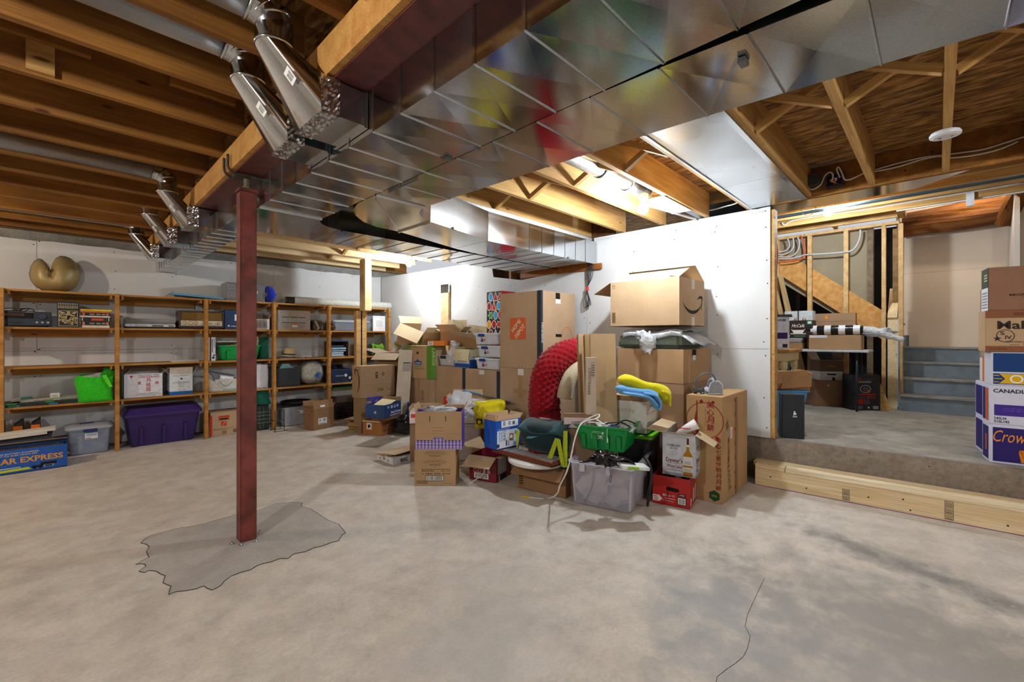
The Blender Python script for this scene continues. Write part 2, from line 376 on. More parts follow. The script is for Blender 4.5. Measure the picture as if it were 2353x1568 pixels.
# ================================================================ concrete floor
def concrete_mat(name, a, b, dark, stains=(), streak=(1, 1, 1)):
    m, nt, p = newmat(name); v = coords(nt, streak, rnd=False); vf = coords(nt, (1, 1, 1), rnd=False)
    n1 = noise(nt, v, 0.9, 5, 0.6); n2 = noise(nt, v, 5.5, 6, 0.7); n3 = noise(nt, vf, 60, 3)
    c = ramp(nt, [(0.33, lin(a)), (0.66, lin(b))], n1).outputs[0]
    c = mixc(nt, c, ramp(nt, [(0.34, lin(dark)), (0.60, (1, 1, 1, 1))], n2).outputs[0], 0.5, 'MULTIPLY')
    c = mixc(nt, c, ramp(nt, [(0.3, (0.8, 0.8, 0.8, 1)), (0.6, (1, 1, 1, 1))], n3).outputs[0], 0.6, 'MULTIPLY')
    for (cx, cy, rx, ry, ang, colr, amt) in stains:
        tc = nt.nodes.new('ShaderNodeTexCoord'); mp = nt.nodes.new('ShaderNodeMapping'); mp.vector_type = 'TEXTURE'
        mp.inputs['Location'].default_value = (cx, cy, 0); mp.inputs['Rotation'].default_value = (0, 0, ang); mp.inputs['Scale'].default_value = (rx, ry, 1000)
        nt.links.new(tc.outputs['Object'], mp.inputs[0]); ln = N(nt, 'ShaderNodeVectorMath', operation='LENGTH'); nt.links.new(mp.outputs[0], ln.inputs[0])
        nn = noise(nt, vf, 7, 4); ad = N(nt, 'ShaderNodeMath', operation='MULTIPLY_ADD'); ad.inputs[1].default_value = 1.6; nt.links.new(nn, ad.inputs[0]); nt.links.new(ln.outputs['Value'], ad.inputs[2])
        fr = ramp(nt, [(0.55, (1, 1, 1, 1)), (1.0, (0, 0, 0, 1))], N(nt, 'ShaderNodeMath', operation='MULTIPLY').outputs[0]); q = fr.inputs[0].links[0].from_node; q.inputs[1].default_value = 0.6; nt.links.new(ad.outputs[0], q.inputs[0])
        mm = N(nt, 'ShaderNodeMath', operation='MULTIPLY'); mm.inputs[1].default_value = amt; nt.links.new(fr.outputs[0], mm.inputs[0])
        c = mixc(nt, c, lin(colr), mm.outputs[0])
    vo = N(nt, 'ShaderNodeTexVoronoi'); vo.inputs['Scale'].default_value = 26; nt.links.new(vf, vo.inputs['Vector'])
    gate = ramp(nt, [(0.52, (0, 0, 0, 1)), (0.66, (1, 1, 1, 1))], noise(nt, vf, 1.1, 3)).outputs[0]
    sp = ramp(nt, [(0.10, (1, 1, 1, 1)), (0.22, (0, 0, 0, 1))], vo.outputs['Distance']).outputs[0]
    g2 = N(nt, 'ShaderNodeMath', operation='MULTIPLY'); nt.links.new(gate, g2.inputs[0]); nt.links.new(sp, g2.inputs[1])
    g3 = N(nt, 'ShaderNodeMath', operation='MULTIPLY'); g3.inputs[1].default_value = 0.55; nt.links.new(g2.outputs[0], g3.inputs[0])
    c = mixc(nt, c, lin('#c6cad0'), g3.outputs[0])
    nt.links.new(c, p.inputs['Base Color']); p.inputs['Roughness'].default_value = 0.62; p.inputs['Specular IOR Level'].default_value = 0.35
    bump(nt, p, n2, 0.10, 0.015); return m
ms = gz(2080, 1300); ms2 = gz(1660, 1400); ms3 = gz(2150, 1480); ms4 = gz(1650, 1330); ms5 = gz(1100, 1480)
FLOORM = concrete_mat('concrete_floor', '#c6bcae', '#d0c9bf', '#b9b9b9', [
    (ms.x, ms.y, 1.0, 0.22, math.radians(-112), '#6a6b69', 0.8), (ms2.x, ms2.y, 0.75, 0.5, 0.4, '#8f9396', 0.7),
    (ms3.x, ms3.y, 1.3, 0.7, math.radians(-100), '#85817a', 0.8), (1.9, 0.1, 1.4, 0.9, 0.2, '#989795', 0.7), (ms5.x, ms5.y, 0.9, 0.5, 0.5, '#a9a9a7', 0.5)])
fl = struct(MB().box(-4.6, 4.9, -4, 7.5, -0.12, 0).build('floor', FLOORM))
pp = [(165,755),(200,720),(240,695),(380,655),(500,625),(600,612),(690,595),(800,562),(930,525),(1010,500),(1110,490),(1210,465),(1350,410),(1420,404),(1500,400),(1575,405),(1560,435),(1605,445),(1650,460),(1700,492),(1740,520),(1800,556),(1890,590),(1950,665),(1915,690),(1890,735),(1820,752),(1750,780),(1680,795),(1600,830),(1540,842),(1490,855),(1450,890),(1380,890),(1300,920),(1230,935),(1180,952),(1120,990),(1040,1010),(950,1045),(890,1090),(865,1122),(830,1145),(790,1165),(745,1150),(720,1130),(690,1138),(650,1155),(560,1170),(470,1180),(410,1205),(418,1170),(430,1130),(395,1118),(360,1100),(380,1040),(340,1025),(300,1000),(240,995),(200,1012),(160,1005),(150,1000),(185,975),(210,960),(205,940),(160,935),(120,945),(180,908),(240,880),(225,850),(215,830),(240,785),(215,765)]
pw = [gz(280 + x / 3.795, 1050 + y / 3.795) for x, y in pp]
PATCHM = concrete_mat('concrete_patch', '#a7a29b', '#b3aea7', '#d8d7d5')
MB().prism([(p.x, p.y) for p in pw], 0.0, 0.002).build('patch', PATCHM, fl)
MB().tube([p + Vector((0, 0, 0.0005)) for p in pw], 0.0032, 4, closed=True).build('crack', flat('#4a4640', 0.9), fl)
ck = [gz(*q) for q in [(1756,1330),(1735,1375),(1718,1412),(1712,1440),(1724,1462),(1718,1490),(1708,1510),(1690,1525),(1668,1540),(1648,1556),(1643,1580)]]
MB().tube([p + Vector((0, 0, -0.0004)) for p in ck], 0.0015, 4).build('crack', flat('#4a4640', 0.9), fl)

# raised slab with the stairs on it
SLAB = 0.385
def pitted(name, a, b):
    m, nt, p = newmat(name); v = coords(nt, rnd=False); n1 = noise(nt, v, 2.5, 5, 0.65); n2 = noise(nt, v, 26, 4, 0.7)
    c = ramp(nt, [(0.3, lin(a)), (0.7, lin(b))], n1).outputs[0]; vo = N(nt, 'ShaderNodeTexVoronoi'); vo.inputs['Scale'].default_value = 24; nt.links.new(v, vo.inputs['Vector'])
    pit = ramp(nt, [(0.08, (0.12, 0.1, 0.08, 1)), (0.2, (1, 1, 1, 1))], vo.outputs['Distance']).outputs[0]
    gate = ramp(nt, [(0.50, (0, 0, 0, 1)), (0.62, (1, 1, 1, 1))], noise(nt, v, 3.0, 3)).outputs[0]
    c2 = mixc(nt, c, pit, gate, 'MULTIPLY'); c3 = mixc(nt, c2, ramp(nt, [(0.35, (0.6, 0.58, 0.55, 1)), (0.6, (1, 1, 1, 1))], n2).outputs[0], 0.7, 'MULTIPLY')
    nt.links.new(c3, p.inputs['Base Color']); p.inputs['Roughness'].default_value = 0.9; bump(nt, p, n2, 0.5, 0.02); return m
SLABM = concrete_mat('slab_concrete', '#8f8b82', '#b0aa9e', '#7d7d7e', [(5.6, 0.4, 0.5, 0.25, 0.3, '#b9b7b2', 0.35)])
sl = struct(MB().prism([(WX(-4) + 0.06, -4), (10, -4), (10, 3.0), (WX(3.0) + 0.06, 3.0)], 0.0, SLAB).build('floor', SLABM))
rnd = random.Random(3)
ys = [3.0 - 0.1 * i for i in range(71)]
mf = MB(); mf.grid(lambda u, v: (WX(3.0 - 7 * u) + 0.012 * rnd.random() + (0.014 if v > 0.97 else 0), 3.0 - 7 * u, 0.0 + (SLAB + 0.001) * v), 110, 6)
mf.quad((WX(3.0) + 0.02, 3.0, SLAB + .001), (WX(-4) + 0.02, -4, SLAB + .001), (WX(-4) + 0.07, -4, SLAB + .001), (WX(3.0) + 0.07, 3.0, SLAB + .001))
mf.build('slab_edge', pitted('slab_edge_concrete', '#75685a', '#93877a'), sl, smooth=True)

# ================================================================ walls
def drywall(name, h='#cdcdcd'):
    m, nt, p = newmat(name); v = coords(nt, rnd=True); n = noise(nt, v, 2.2, 3); n2 = noise(nt, v, 45, 2); c = lin(h); d = tuple(x * 0.94 for x in c[:3]) + (1,)
    a = ramp(nt, [(0.3, d), (0.65, c)], n).outputs[0]; vo = N(nt, 'ShaderNodeTexVoronoi'); vo.inputs['Scale'].default_value = 7; nt.links.new(v, vo.inputs['Vector'])
    sp = ramp(nt, [(0.0, (0.45, 0.43, 0.42, 1)), (0.016, (1, 1, 1, 1))], vo.outputs['Distance']).outputs[0]
    nt.links.new(mixc(nt, a, sp, 0.5, 'MULTIPLY'), p.inputs['Base Color']); p.inputs['Roughness'].default_value = 0.75; p.inputs['Specular IOR Level'].default_value = 0.25; bump(nt, p, n2, 0.05, 0.004); return m
DW = drywall('drywall_white'); CONC = concrete_mat('foundation_concrete', '#7f7c76', '#96928a', '#8a8884')
YB = 7.25
wb = struct(MB().box(-4.6, 4.6, YB + 0.045, YB + 0.3, -0.1, 2.5).build('wall_back', CONC))
MB().box(-4.6, 4.6, YB - 0.02, YB + 0.3, 2.50, 2.535).build('sill_plate', wood('#6d5434', '#84683f'), wb)
MB().box(-4.6, 4.6, YB + 0.03, YB + 0.3, 2.535, 2.75).build('rim_joist', wood('#8a5e2c', '#a87639'), wb)
def vpanel(x0, x1, z0, z1):   # a drywall sheet on the back wall
    return MB().box(x0 + 0.0015, x1 - 0.0015, YB, YB + 0.0127, z0, z1).build('drywall_panel', DW, wb)
rag = random.Random(5)
def ragged_panel(x0, x1, z0):
    pts = [(x0 + .0015, z0), (x1 - .0015, z0)]; n = int((x1 - x0) / 0.12)
    for i in range(n + 1): pts.append((x1 - .0015 - (x1 - x0 - .003) * i / n, 2.395 + rag.uniform(-0.008, 0.012)))
    m = MB().prism(pts, 0, 0.0127, Matrix(((1, 0, 0, 0), (0, 0, -1, YB + 0.0127), (0, 1, 0, 0), (0, 0, 0, 1)))); m.build('drywall_panel', DW, wb)
for a, b in ((-4.5, -2.63), (-2.63, -0.19), (-0.19, 2.256), (2.256, 4.045)): ragged_panel(a, b, 1.157)
for a, b in ((-4.5, -1.40), (-1.40, 1.038), (1.038, 3.48), (3.48, 4.045)): vpanel(a, b, 0.012, 1.154)
sc = MB()
def screw(mb, p, nrm):
    t1 = nrm.orthogonal().normalized(); t2 = nrm.cross(t1); o = len(mb.v); mb.v += [p + nrm * 0.0006 + (t1 * math.cos(k * PI / 3) + t2 * math.sin(k * PI / 3)) * 0.0065 for k in range(6)]; mb.f.append(tuple(o + k for k in range(6)))
for x in (-0.21, -0.17, 0.46, 1.02, 1.06, 1.7, 2.235, 2.275, 2.95, 3.5):
    for z in (0.3, 0.62, 0.9, 1.13, 1.18, 1.45, 1.68, 1.9, 2.12, 2.36): screw(sc, Vector((x + rag.uniform(-.01, .01), YB, z + rag.uniform(-.04, .04))), Vector((0, -1, 0)))
sc.build('screw_heads', flat('#26241f', 0.6), wb, kind='stuff')
for st, x0, x1, z in (('CARBON 1/2" REGULAR CT/CARBON 1/2" REGULAR CT/CT/1/2" OVER CEILING  GYPSUM BOARD', -0.43, 0.40, 1.183), ('GYPSE UTILE EXTERIEUR CT/1/2 LD GYPSUM 1/2" PANEL', 0.16, 0.82, 1.118), ('GYPSE UTILE EXTERIEUR', 2.6, 2.9, 1.118), ('GYPSE UTILE', 1.3, 1.5, 1.118)):
    prints(wb, [t(st, (x0 + x1) / 2, z, x1 - x0, 0.012, '#8d8c8b', bold=0)], lambda u, v, e: (u, YB - e, v))

# right wall: white partition on the slab, then the wall behind the boxes
wr = sroot('wall_right')
WM = Matrix(((math.cos(WA), 0, 0, 0), (0, 1, 0, 0), (0, 0, 1, 0), (0, 0, 0, 1)))
def wp(y, z, off=0.0): return (WX(y) - off, y, z)
def rpanel(yz, name='drywall_panel', th=0.0127):
    n = len(yz); vs = [wp(y, z) for y, z in yz] + [wp(y, z, -th) for y, z in yz]
    fs = [tuple(range(n)), tuple(range(2 * n - 1, n - 1, -1))] + [(i, n + i, n + (i + 1) % n, (i + 1) % n) for i in range(n)]
    return MB().add(vs, fs).build(name, DW, wr)
rpanel([(1.095, 0.388), (2.995, 0.388), (2.995, 1.196), (1.095, 1.196)])
nt_ = [(2.90, 2.43), (2.885, 2.38), (2.905, 2.33), (2.88, 2.30), (2.90, 2.25), (2.89, 2.19), (2.905, 2.145)]
rpanel([(1.095, 1.199), (2.995, 1.199), (2.995, 2.12)] + nt_[::-1] + [(2.90, 2.475), (1.095, 2.50)])
rpanel([(2.998, 0.01), (5.43, 0.01), (5.43, 1.196), (2.998, 1.196)])
rpanel([(2.998, 1.199), (5.43, 1.199), (5.43, 2.40), (4.55, 2.41), (4.5, 2.16), (4.0, 2.075), (3.4, 2.115), (2.998, 2.12)])
rpanel([(5.433, 0.01), (YB, 0.01), (YB, 1.196), (5.433, 1.196)]); rpanel([(5.433, 1.199), (YB, 1.199), (YB, 2.395), (5.433, 2.40)])
s2 = MB()
for y in (1.13, 1.55, 1.95, 2.4, 2.97, 3.02, 3.6, 4.2, 4.8, 5.6, 6.2, 6.8):
    for z in (0.45, 0.8, 1.16, 1.235, 1.5, 1.75, 2.0, 2.3, 2.44):
        if 2.6 < y < 4.9 and z > 2.05: continue
        screw(s2, Vector(wp(y + rag.uniform(-.02, .02), z + rag.uniform(-.05, .05))), Vector((-1, 0, 0)))
s2.build('screw_heads', flat('#2b2925', 0.6), wr, kind='stuff')
prints(wr, [t('CGC SHEETROCK BRAND GYPSUM PANEL 1/2 REGULAR GYPSE PANEL', 2.62, 2.448, 0.9, 0.014, '#a3a2a2', bold=0), t('GYPSE UTILE', 3.78, 2.462, 0.2, 0.018, '#9d9c9c', bold=0)], lambda u, v, e: wp(5.0 - u, v, e))
WOLD, WNEW, WPALE = wood('#7d4f1f', '#a4702f', dirt=.5), wood('#ac7e45', '#cfa768'), wood('#cfae7c', '#e3c99c')
MB().box(0, 0.09, 0, 0.038, 0.386, 2.47, M3((WX(1.09) + 0.014, 1.062, 0))).build('end_stud', WNEW, wr)
MB().box(0, 0.09, -0.9, 0, 0, 0.06, M3((WX(4.0) + 0.06, 4.75, 2.30))).build('blocking', WOLD, wr)
for y in (3.3, 3.75, 4.2): MB().box(WX(y) + 0.03, WX(y) + 0.12, y, y + 0.04, 0.0, 2.5).build('stud', WOLD, wr)
MB().box(WX(3.5) + 0.13, WX(3.5) + 0.2, 2.7, 5.0, 0, 2.74).build('sheathing', wood('#4c3116', '#67431f'), wr)
MB().box(WX(3.5) + 0.005, WX(3.5) + 0.03, 2.78, 4.05, 2.10, 2.165).build('sill_board', wood('#8a4f1f', '#a3632a'), wr)
# stud standing against the wall among the boxes, and its steel top clip
a = gx(1024, 700, 4.15); MB().box(-0.04, 0.0, -0.085, 0.085, 0.0, 2.12, M3((WX(5.48) - 0.001, 5.48, 0), (0, 0, -WA))).build('post', WPALE, wr)
MB().box(-0.043, 0.0, -0.09, 0.09, 2.0, 2.13, M3((WX(5.48) - 0.0012, 5.48, 0), (0, 0, -WA))).build('post_cap', metal(), wr)
# walls behind and beside the camera, never in view
struct(MB().box(-4.75, -4.6, -4.2, 7.55, -0.1, 2.75).build('wall_left', flat('#cfcac2', 0.8)))
struct(MB().box(-4.75, 10, -4.2, -4.0, -0.1, 3.6).build('wall_front', flat('#d5d2cc', 0.8)))

# ================================================================ ceiling: OSB, joists, bridging
def osb(name, a, b, d):
    m, nt, p = newmat(name); v = coords(nt, (9, 1.9, 3), rnd=False); v2 = coords(nt, (14, 2.4, 5), rnd=False)
    vo = N(nt, 'ShaderNodeTexVoronoi'); vo.inputs['Scale'].default_value = 6; vo.inputs['Randomness'].default_value = 1; nt.links.new(v, vo.inputs['Vector'])
    hs = N(nt, 'ShaderNodeSeparateColor'); nt.links.new(vo.outputs['Color'], hs.inputs[0]); n = noise(nt, v2, 2.5, 3)
    c = ramp(nt, [(0.0, lin(d)), (0.35, lin(a)), (1.0, lin(b))], hs.outputs[0]).outputs[0]
    c = mixc(nt, c, ramp(nt, [(0.38, (0.35, 0.3, 0.25, 1)), (0.58, (1, 1, 1, 1))], n).outputs[0], 0.8, 'MULTIPLY')
    nt.links.new(c, p.inputs['Base Color']); p.inputs['Roughness'].default_value = 0.75; bump(nt, p, hs.outputs[0], 0.3, 0.01); return m
OSB = osb('osb_sheathing', '#96692f', '#c0924f', '#6d4519'); ZJ, ZC = 2.5, 2.738
ce = struct(MB().box(-4.6, 4.62, -4, 7.55, ZC, ZC + 0.02).build('ceiling', OSB))
def joist_mesh(L, name): me = MB().box(0, L, -0.019, 0.019, 0, ZC - ZJ - 0.001).mesh(name); return me
JL = joist_mesh(5.36, 'joist'); JL.materials.append(WOLD); JR = joist_mesh(3.66, 'joist'); JR.materials.append(WNEW); JB = joist_mesh(3.16, 'joist'); JB.materials.append(WPALE)
YL = [-0.2, 0.25, 0.7, 1.15, 1.60, 2.055, 2.50, 2.972, 3.42, 3.88, 4.355, 4.775, 5.225, 5.70, 6.20, 6.685, 7.12]
for y in YL: inst(JL, 'joist', ce, (-4.6, y, ZJ), (0, 0, 0))
YR = [-0.85, -0.43, -0.04, 0.37, 0.79, 1.26, 1.645, 2.09, 2.566, 3.012, 3.5, 3.93]
for y in YR: inst(JR, 'joist', ce, (0.91, y, ZJ), (0, 0, 0), ((3.52 if y < 1.1 else 3.57) / 3.66, 1, 1))
YK = [4.4, 4.85, 5.30, 5.74, 6.20, 6.68, 7.14]
for y in YK: inst(JB, 'joist', ce, (0.91, y, ZJ))
# doubled header over the timber post, with a sistered piece
MB().box(-0.0, 2.15, -0.019, 0.019, 0, 0.235, M3((1.2, 6.239, ZJ))).build('joist', WPALE, ce)
# cross bridging between the joists at mid span
strut = MB().box(0, 0.475, -0.019, 0.019, -0.019, 0.019).mesh('bridging_strut'); strut.materials.append(WNEW)
def bridging(ylist, x):
    for a, b in zip(ylist[:-1], ylist[1:]):
        L = math.hypot(b - a - 0.04, 0.19); an = math.atan2(0.19, b - a - 0.04)
        inst(strut, 'bridging_strut', ce, (x, a + 0.02, ZJ + 0.02), (0, -an, PI / 2), (L / 0.475, 1, 1)); inst(strut, 'bridging_strut', ce, (x + 0.045, a + 0.02, ZJ + 0.21), (0, an, PI / 2), (L / 0.475, 1, 1))
bridging(YR, 2.80); bridging(YK[:6], 2.80)
for y0, y1, x in ((2.52, 2.95, 0.0), (2.52, 2.95, 0.6)):   # short blocks between the left joists
    MB().box(-0.3, 0.0, 0, 0.035, 0, 0.09, M3((x + 0.1, y1 - 0.06, ZJ + 0.14))).build('block', WOLD, ce)
MB().box(-0.02, 0.07, 0, 0.04, 0, 0.22, M3((-0.09, 2.925, ZJ + 0.01))).build('block', WNEW, ce)
# rim beam at the ends of the right joists
MB().box(4.43, 4.468, -3.9, 1.058, ZJ - 0.012, ZC - 0.001).build('rim_beam', WOLD, ce)
# ================================================================ steel beam with wooden nailers, post
RED, GALV, GALVD = flat('#5c2620', 0.6, var=0.25, nscale=14, bmp=0.15), metal(), metal('#8f9496', 0.30, 0.3, 0.5)
bt = T('steel_beam', 'red painted steel beam with wooden nailers running under the joists', 'beam', (0.835, 0, 2.345))
y0, y1 = -3.9, 7.285
MB().box(-0.07, 0.07, y0, y1, 0, 0.012).box(-0.004, 0.004, y0, y1, 0.012, 0.19).box(-0.07, 0.07, y0, y1, 0.19, 0.202).build('i_beam', RED, bt)
yy = 7.25
for L in (2.62, 2.6, 2.75, 2.9): MB().box(0, L - 0.003, 0, 0.026, 0, 0.15, M3((-0.0975, yy, 0.006), (0, 0, -PI / 2)) @ M3((0, -0.0, 0))).build('nailer', wood('#b07a38', '#cc9a55'), bt); yy -= L
MB().box(-0.07, -0.03, y0, y1, 0.03, 0.18).build('filler_board', WOLD, bt)
ct = T('steel_post', 'slim dark red square steel post on the concrete floor', 'post', gz(590.4, 1239.7) + Vector((-0.046, 0.05, 0)))
PR = flat('#6e3229', 0.55, var=0.3, nscale=9, bmp=0.12)
MB().box(-0.047, 0.047, -0.047, 0.047, 0.002, 2.235).build('shaft', PR, ct, bevel=0.006)
MB().box(-0.053, 0.053, -0.053, 0.053, 2.235, 2.255).build('cap_plate', PR, ct, bevel=0.003)
ST = flat('#4a4139', 0.6, 0.6, 0.25, 20)
MB().tube([(0, 0, 2.255), (0, 0, 2.325)], 0.017, 14).tube([(0, 0, 2.255), (0, 0, 2.272)], 0.028, 6).build('jack_screw', flat('#6d6353', 0.6, 0.5), ct)
MB().box(-0.075, 0.075, -0.05, 0.05, 2.325, 2.3425).build('saddle_plate', ST, ct, bevel=0.002)
for sx in (-1, 1):
    for sy in (-0.045, 0.045):
        MB().tube(hshape([(sx * 0.03, sy, 2.333), (sx * 0.08, sy, 2.334), (sx * 0.103, sy, 2.345), (sx * 0.114, sy, 2.37), (sx * 0.114, sy, 2.44)], 4), 0.008, 8).build('beam_clip', ST, ct, smooth=True)
for dx, dy in ((-0.088, -0.02), (0.03, -0.09), (0.085, 0.03), (-0.05, -0.075)): MB().lathe([(0.011, 0), (0.011, 0.008), (0.006, 0.008), (0.006, 0.018), (0.0, 0.019)], 6, M3((dx, dy, 0.002))).build('anchor_bolt', metal(), ct)

# ================================================================ the two supply trunks, their branches and take-offs
ZD, ZT = 2.16, 2.42
def seamstrip(mb, a, b, wd=0.008, h=0.005):
    a, b = Vector(a), Vector(b); d = (b - a).normalized(); n = d.cross(Vector((0, 0, 1))) * wd / 2
    mb.add([a - n, b - n, b + n, a + n, a - n * .4 + Vector((0, 0, -h)), b - n * .4 + Vector((0, 0, -h)), b + n * .4 + Vector((0, 0, -h)), a + n * .4 + Vector((0, 0, -h))], [(4, 7, 6, 5), (0, 4, 5, 1), (2, 6, 7, 3), (1, 5, 6, 2), (0, 3, 7, 4)])
def duct_box(root, x0, x1, y0, y1, axis, step, first=0.0, name='duct_section', mat=None, z0=ZD, z1=ZT):
    """sheet metal sections about step long with raised seams across"""
    k = 0; p = (y0 if axis == 'y' else x0); end = (y1 if axis == 'y' else x1)
    while p < end - 1e-4:
        q = min(end, p + step)
        if end - q < 0.1: q = end
        m = MB(); bow = 0.003
        if axis == 'y': b = (x0, x1, p + 0.002, q - 0.002)
        else: b = (p + 0.002, q - 0.002, y0, y1)
        cx, cy = (b[0] + b[1]) / 2, (b[2] + b[3]) / 2
        m.box(b[0], b[1], b[2], b[3], z0, z1); m.f = [f for i, f in enumerate(m.f) if i != 0]
        vs = [(b[0], b[2], z0), (b[1], b[2], z0), (b[1], b[3], z0), (b[0], b[3], z0), (cx, cy, z0 + bow * (1 if k % 2 else -1))]; m.add(vs, [(0, 4, 1), (1, 4, 2), (2, 4, 3), (3, 4, 0)])
        m.build(name, mat or GALV, root)
        if q < end:
            sm = MB()
            if axis == 'y':
                seamstrip(sm, (x0, q, z0), (x1, q, z0)); sm.box(x0 - 0.004, x0, q - 0.006, q + 0.006, z0, z1); sm.box(x1, x1 + 0.004, q - 0.006, q + 0.006, z0, z1)
            else:
                seamstrip(sm, (q, y0, z0), (q, y1, z0)); sm.box(q - 0.006, q + 0.006, y0 - 0.004, y0, z0, z1); sm.box(q - 0.006, q + 0.006, y1, y1 + 0.004, z0, z1)
            sm.build('seam', GALV, root)
        p = q; k += 1
dA = T('sheet_metal_duct', 'long galvanised supply trunk beside the red beam, narrowing toward the shelves', 'duct', (0, 0, 0))
duct_box(dA, 0.905, 1.312, -3.9, 3.19, 'y', 0.215)
M_ = MB()   # transition: main trunk narrows and the branch sweeps off to the right
pts = [(0.905, 3.19), (1.312, 3.19), (1.325, 3.26), (1.37, 3.33), (1.44, 3.385), (1.534, 3.41), (1.56, 3.41), (1.56, 3.94), (1.41, 3.93), (1.25, 3.92), (1.12, 3.94), (1.07, 4.02), (1.058, 4.1), (0.865, 4.1), (0.875, 3.7)]
M_.prism(pts, ZD, ZT).build('transition', GALV, dA)
sm = MB(); seamstrip(sm, (0.905, 3.19, ZD), (1.312, 3.19, ZD), 0.02, 0.012); seamstrip(sm, (1.56, 3.41, ZD), (1.56, 3.94, ZD), 0.02, 0.012); seamstrip(sm, (0.86, 4.1, ZD), (1.06, 4.1, ZD), 0.016); sm.build('seam', GALV, dA)
MB().quad((0.90, 3.24, ZD - 0.002), (0.90, 3.68, ZD - 0.002), (0.93, 3.55, ZD - 0.03), (0.96, 3.4, ZD - 0.02)).build('loose_flap', GALV, dA)
duct_box(dA, 0.858, 1.055, 4.1, 7.24, 'y', 0.17, z1=2.30)
duct_box(dA, 1.56, 4.36, 3.42, 3.955, 'x', 0.20)
dB = T('sheet_metal_duct', 'wider galvanised duct on the right that turns toward the white wall', 'duct', (0, 0, 0))
# the right trunk leans away a little as it nears the camera
k = 0; yb = 2.42
while yb > -3.0:
    ya = yb - 0.255; f = lambda y: 1.665 + (2.42 - y) * 0.040 if y > 0.2 else 1.753 + (0.2 - y) * 0.05
    g = lambda y: 1.3165 if y > 0.75 else 1.3165 + (0.75 - y) * 0.045
    z_ = lambda y: ZD if y > 0.75 else ZD - (0.75 - y) * 0.03
    A_, B_ = ya + 0.002, yb - 0.002; ym = (A_ + B_) / 2
    vs = [(g(A_), A_, z_(A_)), (f(A_), A_, z_(A_)), (f(B_), B_, z_(B_)), (g(B_), B_, z_(B_)), ((f(ym) + g(ym)) / 2, ym, z_(ym) + 0.003 * (1 if k % 2 else -1))]
    vs += [(x, y, ZT) for x, y, _ in vs[:4]]
    MB().add(vs, [(0, 4, 1), (1, 4, 2), (2, 4, 3), (3, 4, 0), (5, 6, 7, 8), (0, 1, 6, 5), (1, 2, 7, 6), (2, 3, 8, 7), (3, 0, 5, 8)]).build('duct_section', GALV, dB)
    sm = MB(); seamstrip(sm, (g(ya), ya, z_(ya)), (f(ya), ya, z_(ya))); sm.box(f(ya), f(ya) + 0.004, ya - 0.006, ya + 0.006, z_(ya), ZT); sm.build('seam', GALV, dB)
    yb = ya; k += 1
pts = [(1.3165, 2.42), (1.665, 2.42)] + [(1.675, 2.47), (1.70, 2.53), (1.75, 2.60), (1.81, 2.645), (1.90, 2.685)] + [(1.90, 3.125), (1.70, 3.115), (1.56, 3.05), (1.44, 2.93), (1.36, 2.80), (1.32, 2.65)]
MB().prism(pts, ZD, ZT).build('elbow', GALV, dB)
sm = MB(); seamstrip(sm, (1.3165, 2.42, ZD), (1.665, 2.42, ZD), 0.02, 0.012); seamstrip(sm, (1.9, 2.685, ZD), (1.9, 3.125, ZD), 0.02, 0.012); seamstrip(sm, (1.36, 2.5, ZD), (1.86, 3.07, ZD), 0.012, 0.004); sm.build('seam', GALV, dB)
MB().prism([(1.905, 2.69), (2.63, 2.85), (2.63, 3.325), (1.905, 3.125)], ZD, ZT).build('widening_section', GALV, dB)
MB().prism([(2.635, 2.853), (3.0, 2.858), (3.0, 3.38), (2.635, 3.328)], ZD, ZT).build('duct_section', GALV, dB)
duct_box(dB, 3.0, 4.36, 2.86, 3.385, 'x', 0.19)
for y in (3.40,): pass
# gap cover and hangers
for x, y in ((1.36, 3.43), (2.1, 3.40), (2.15, 2.74), (3.8, 2.862), (2.9, 3.405), (1.3, 1.5), (1.33, 2.44)): MB().box(x, x + 0.03, y - 0.012, y + 0.006, ZD - 0.006, ZD + 0.014).build('strap_hanger', metal('#9a9fa2', .3), dB)
MB().box(1.262, 1.302, 1.66, 1.685, ZD - 0.013, ZD - 0.001).build('drive_cleat', GALVD, dA); MB().box(1.43, 1.47, 0.415, 0.437, ZD - 0.025, ZD - 0.012).build('drive_cleat', GALVD, dB)
MB().box(1.33, 1.335, 2.0, 2.3, ZD - .012, ZD - .003).build('drive_cleat', GALVD, dB)

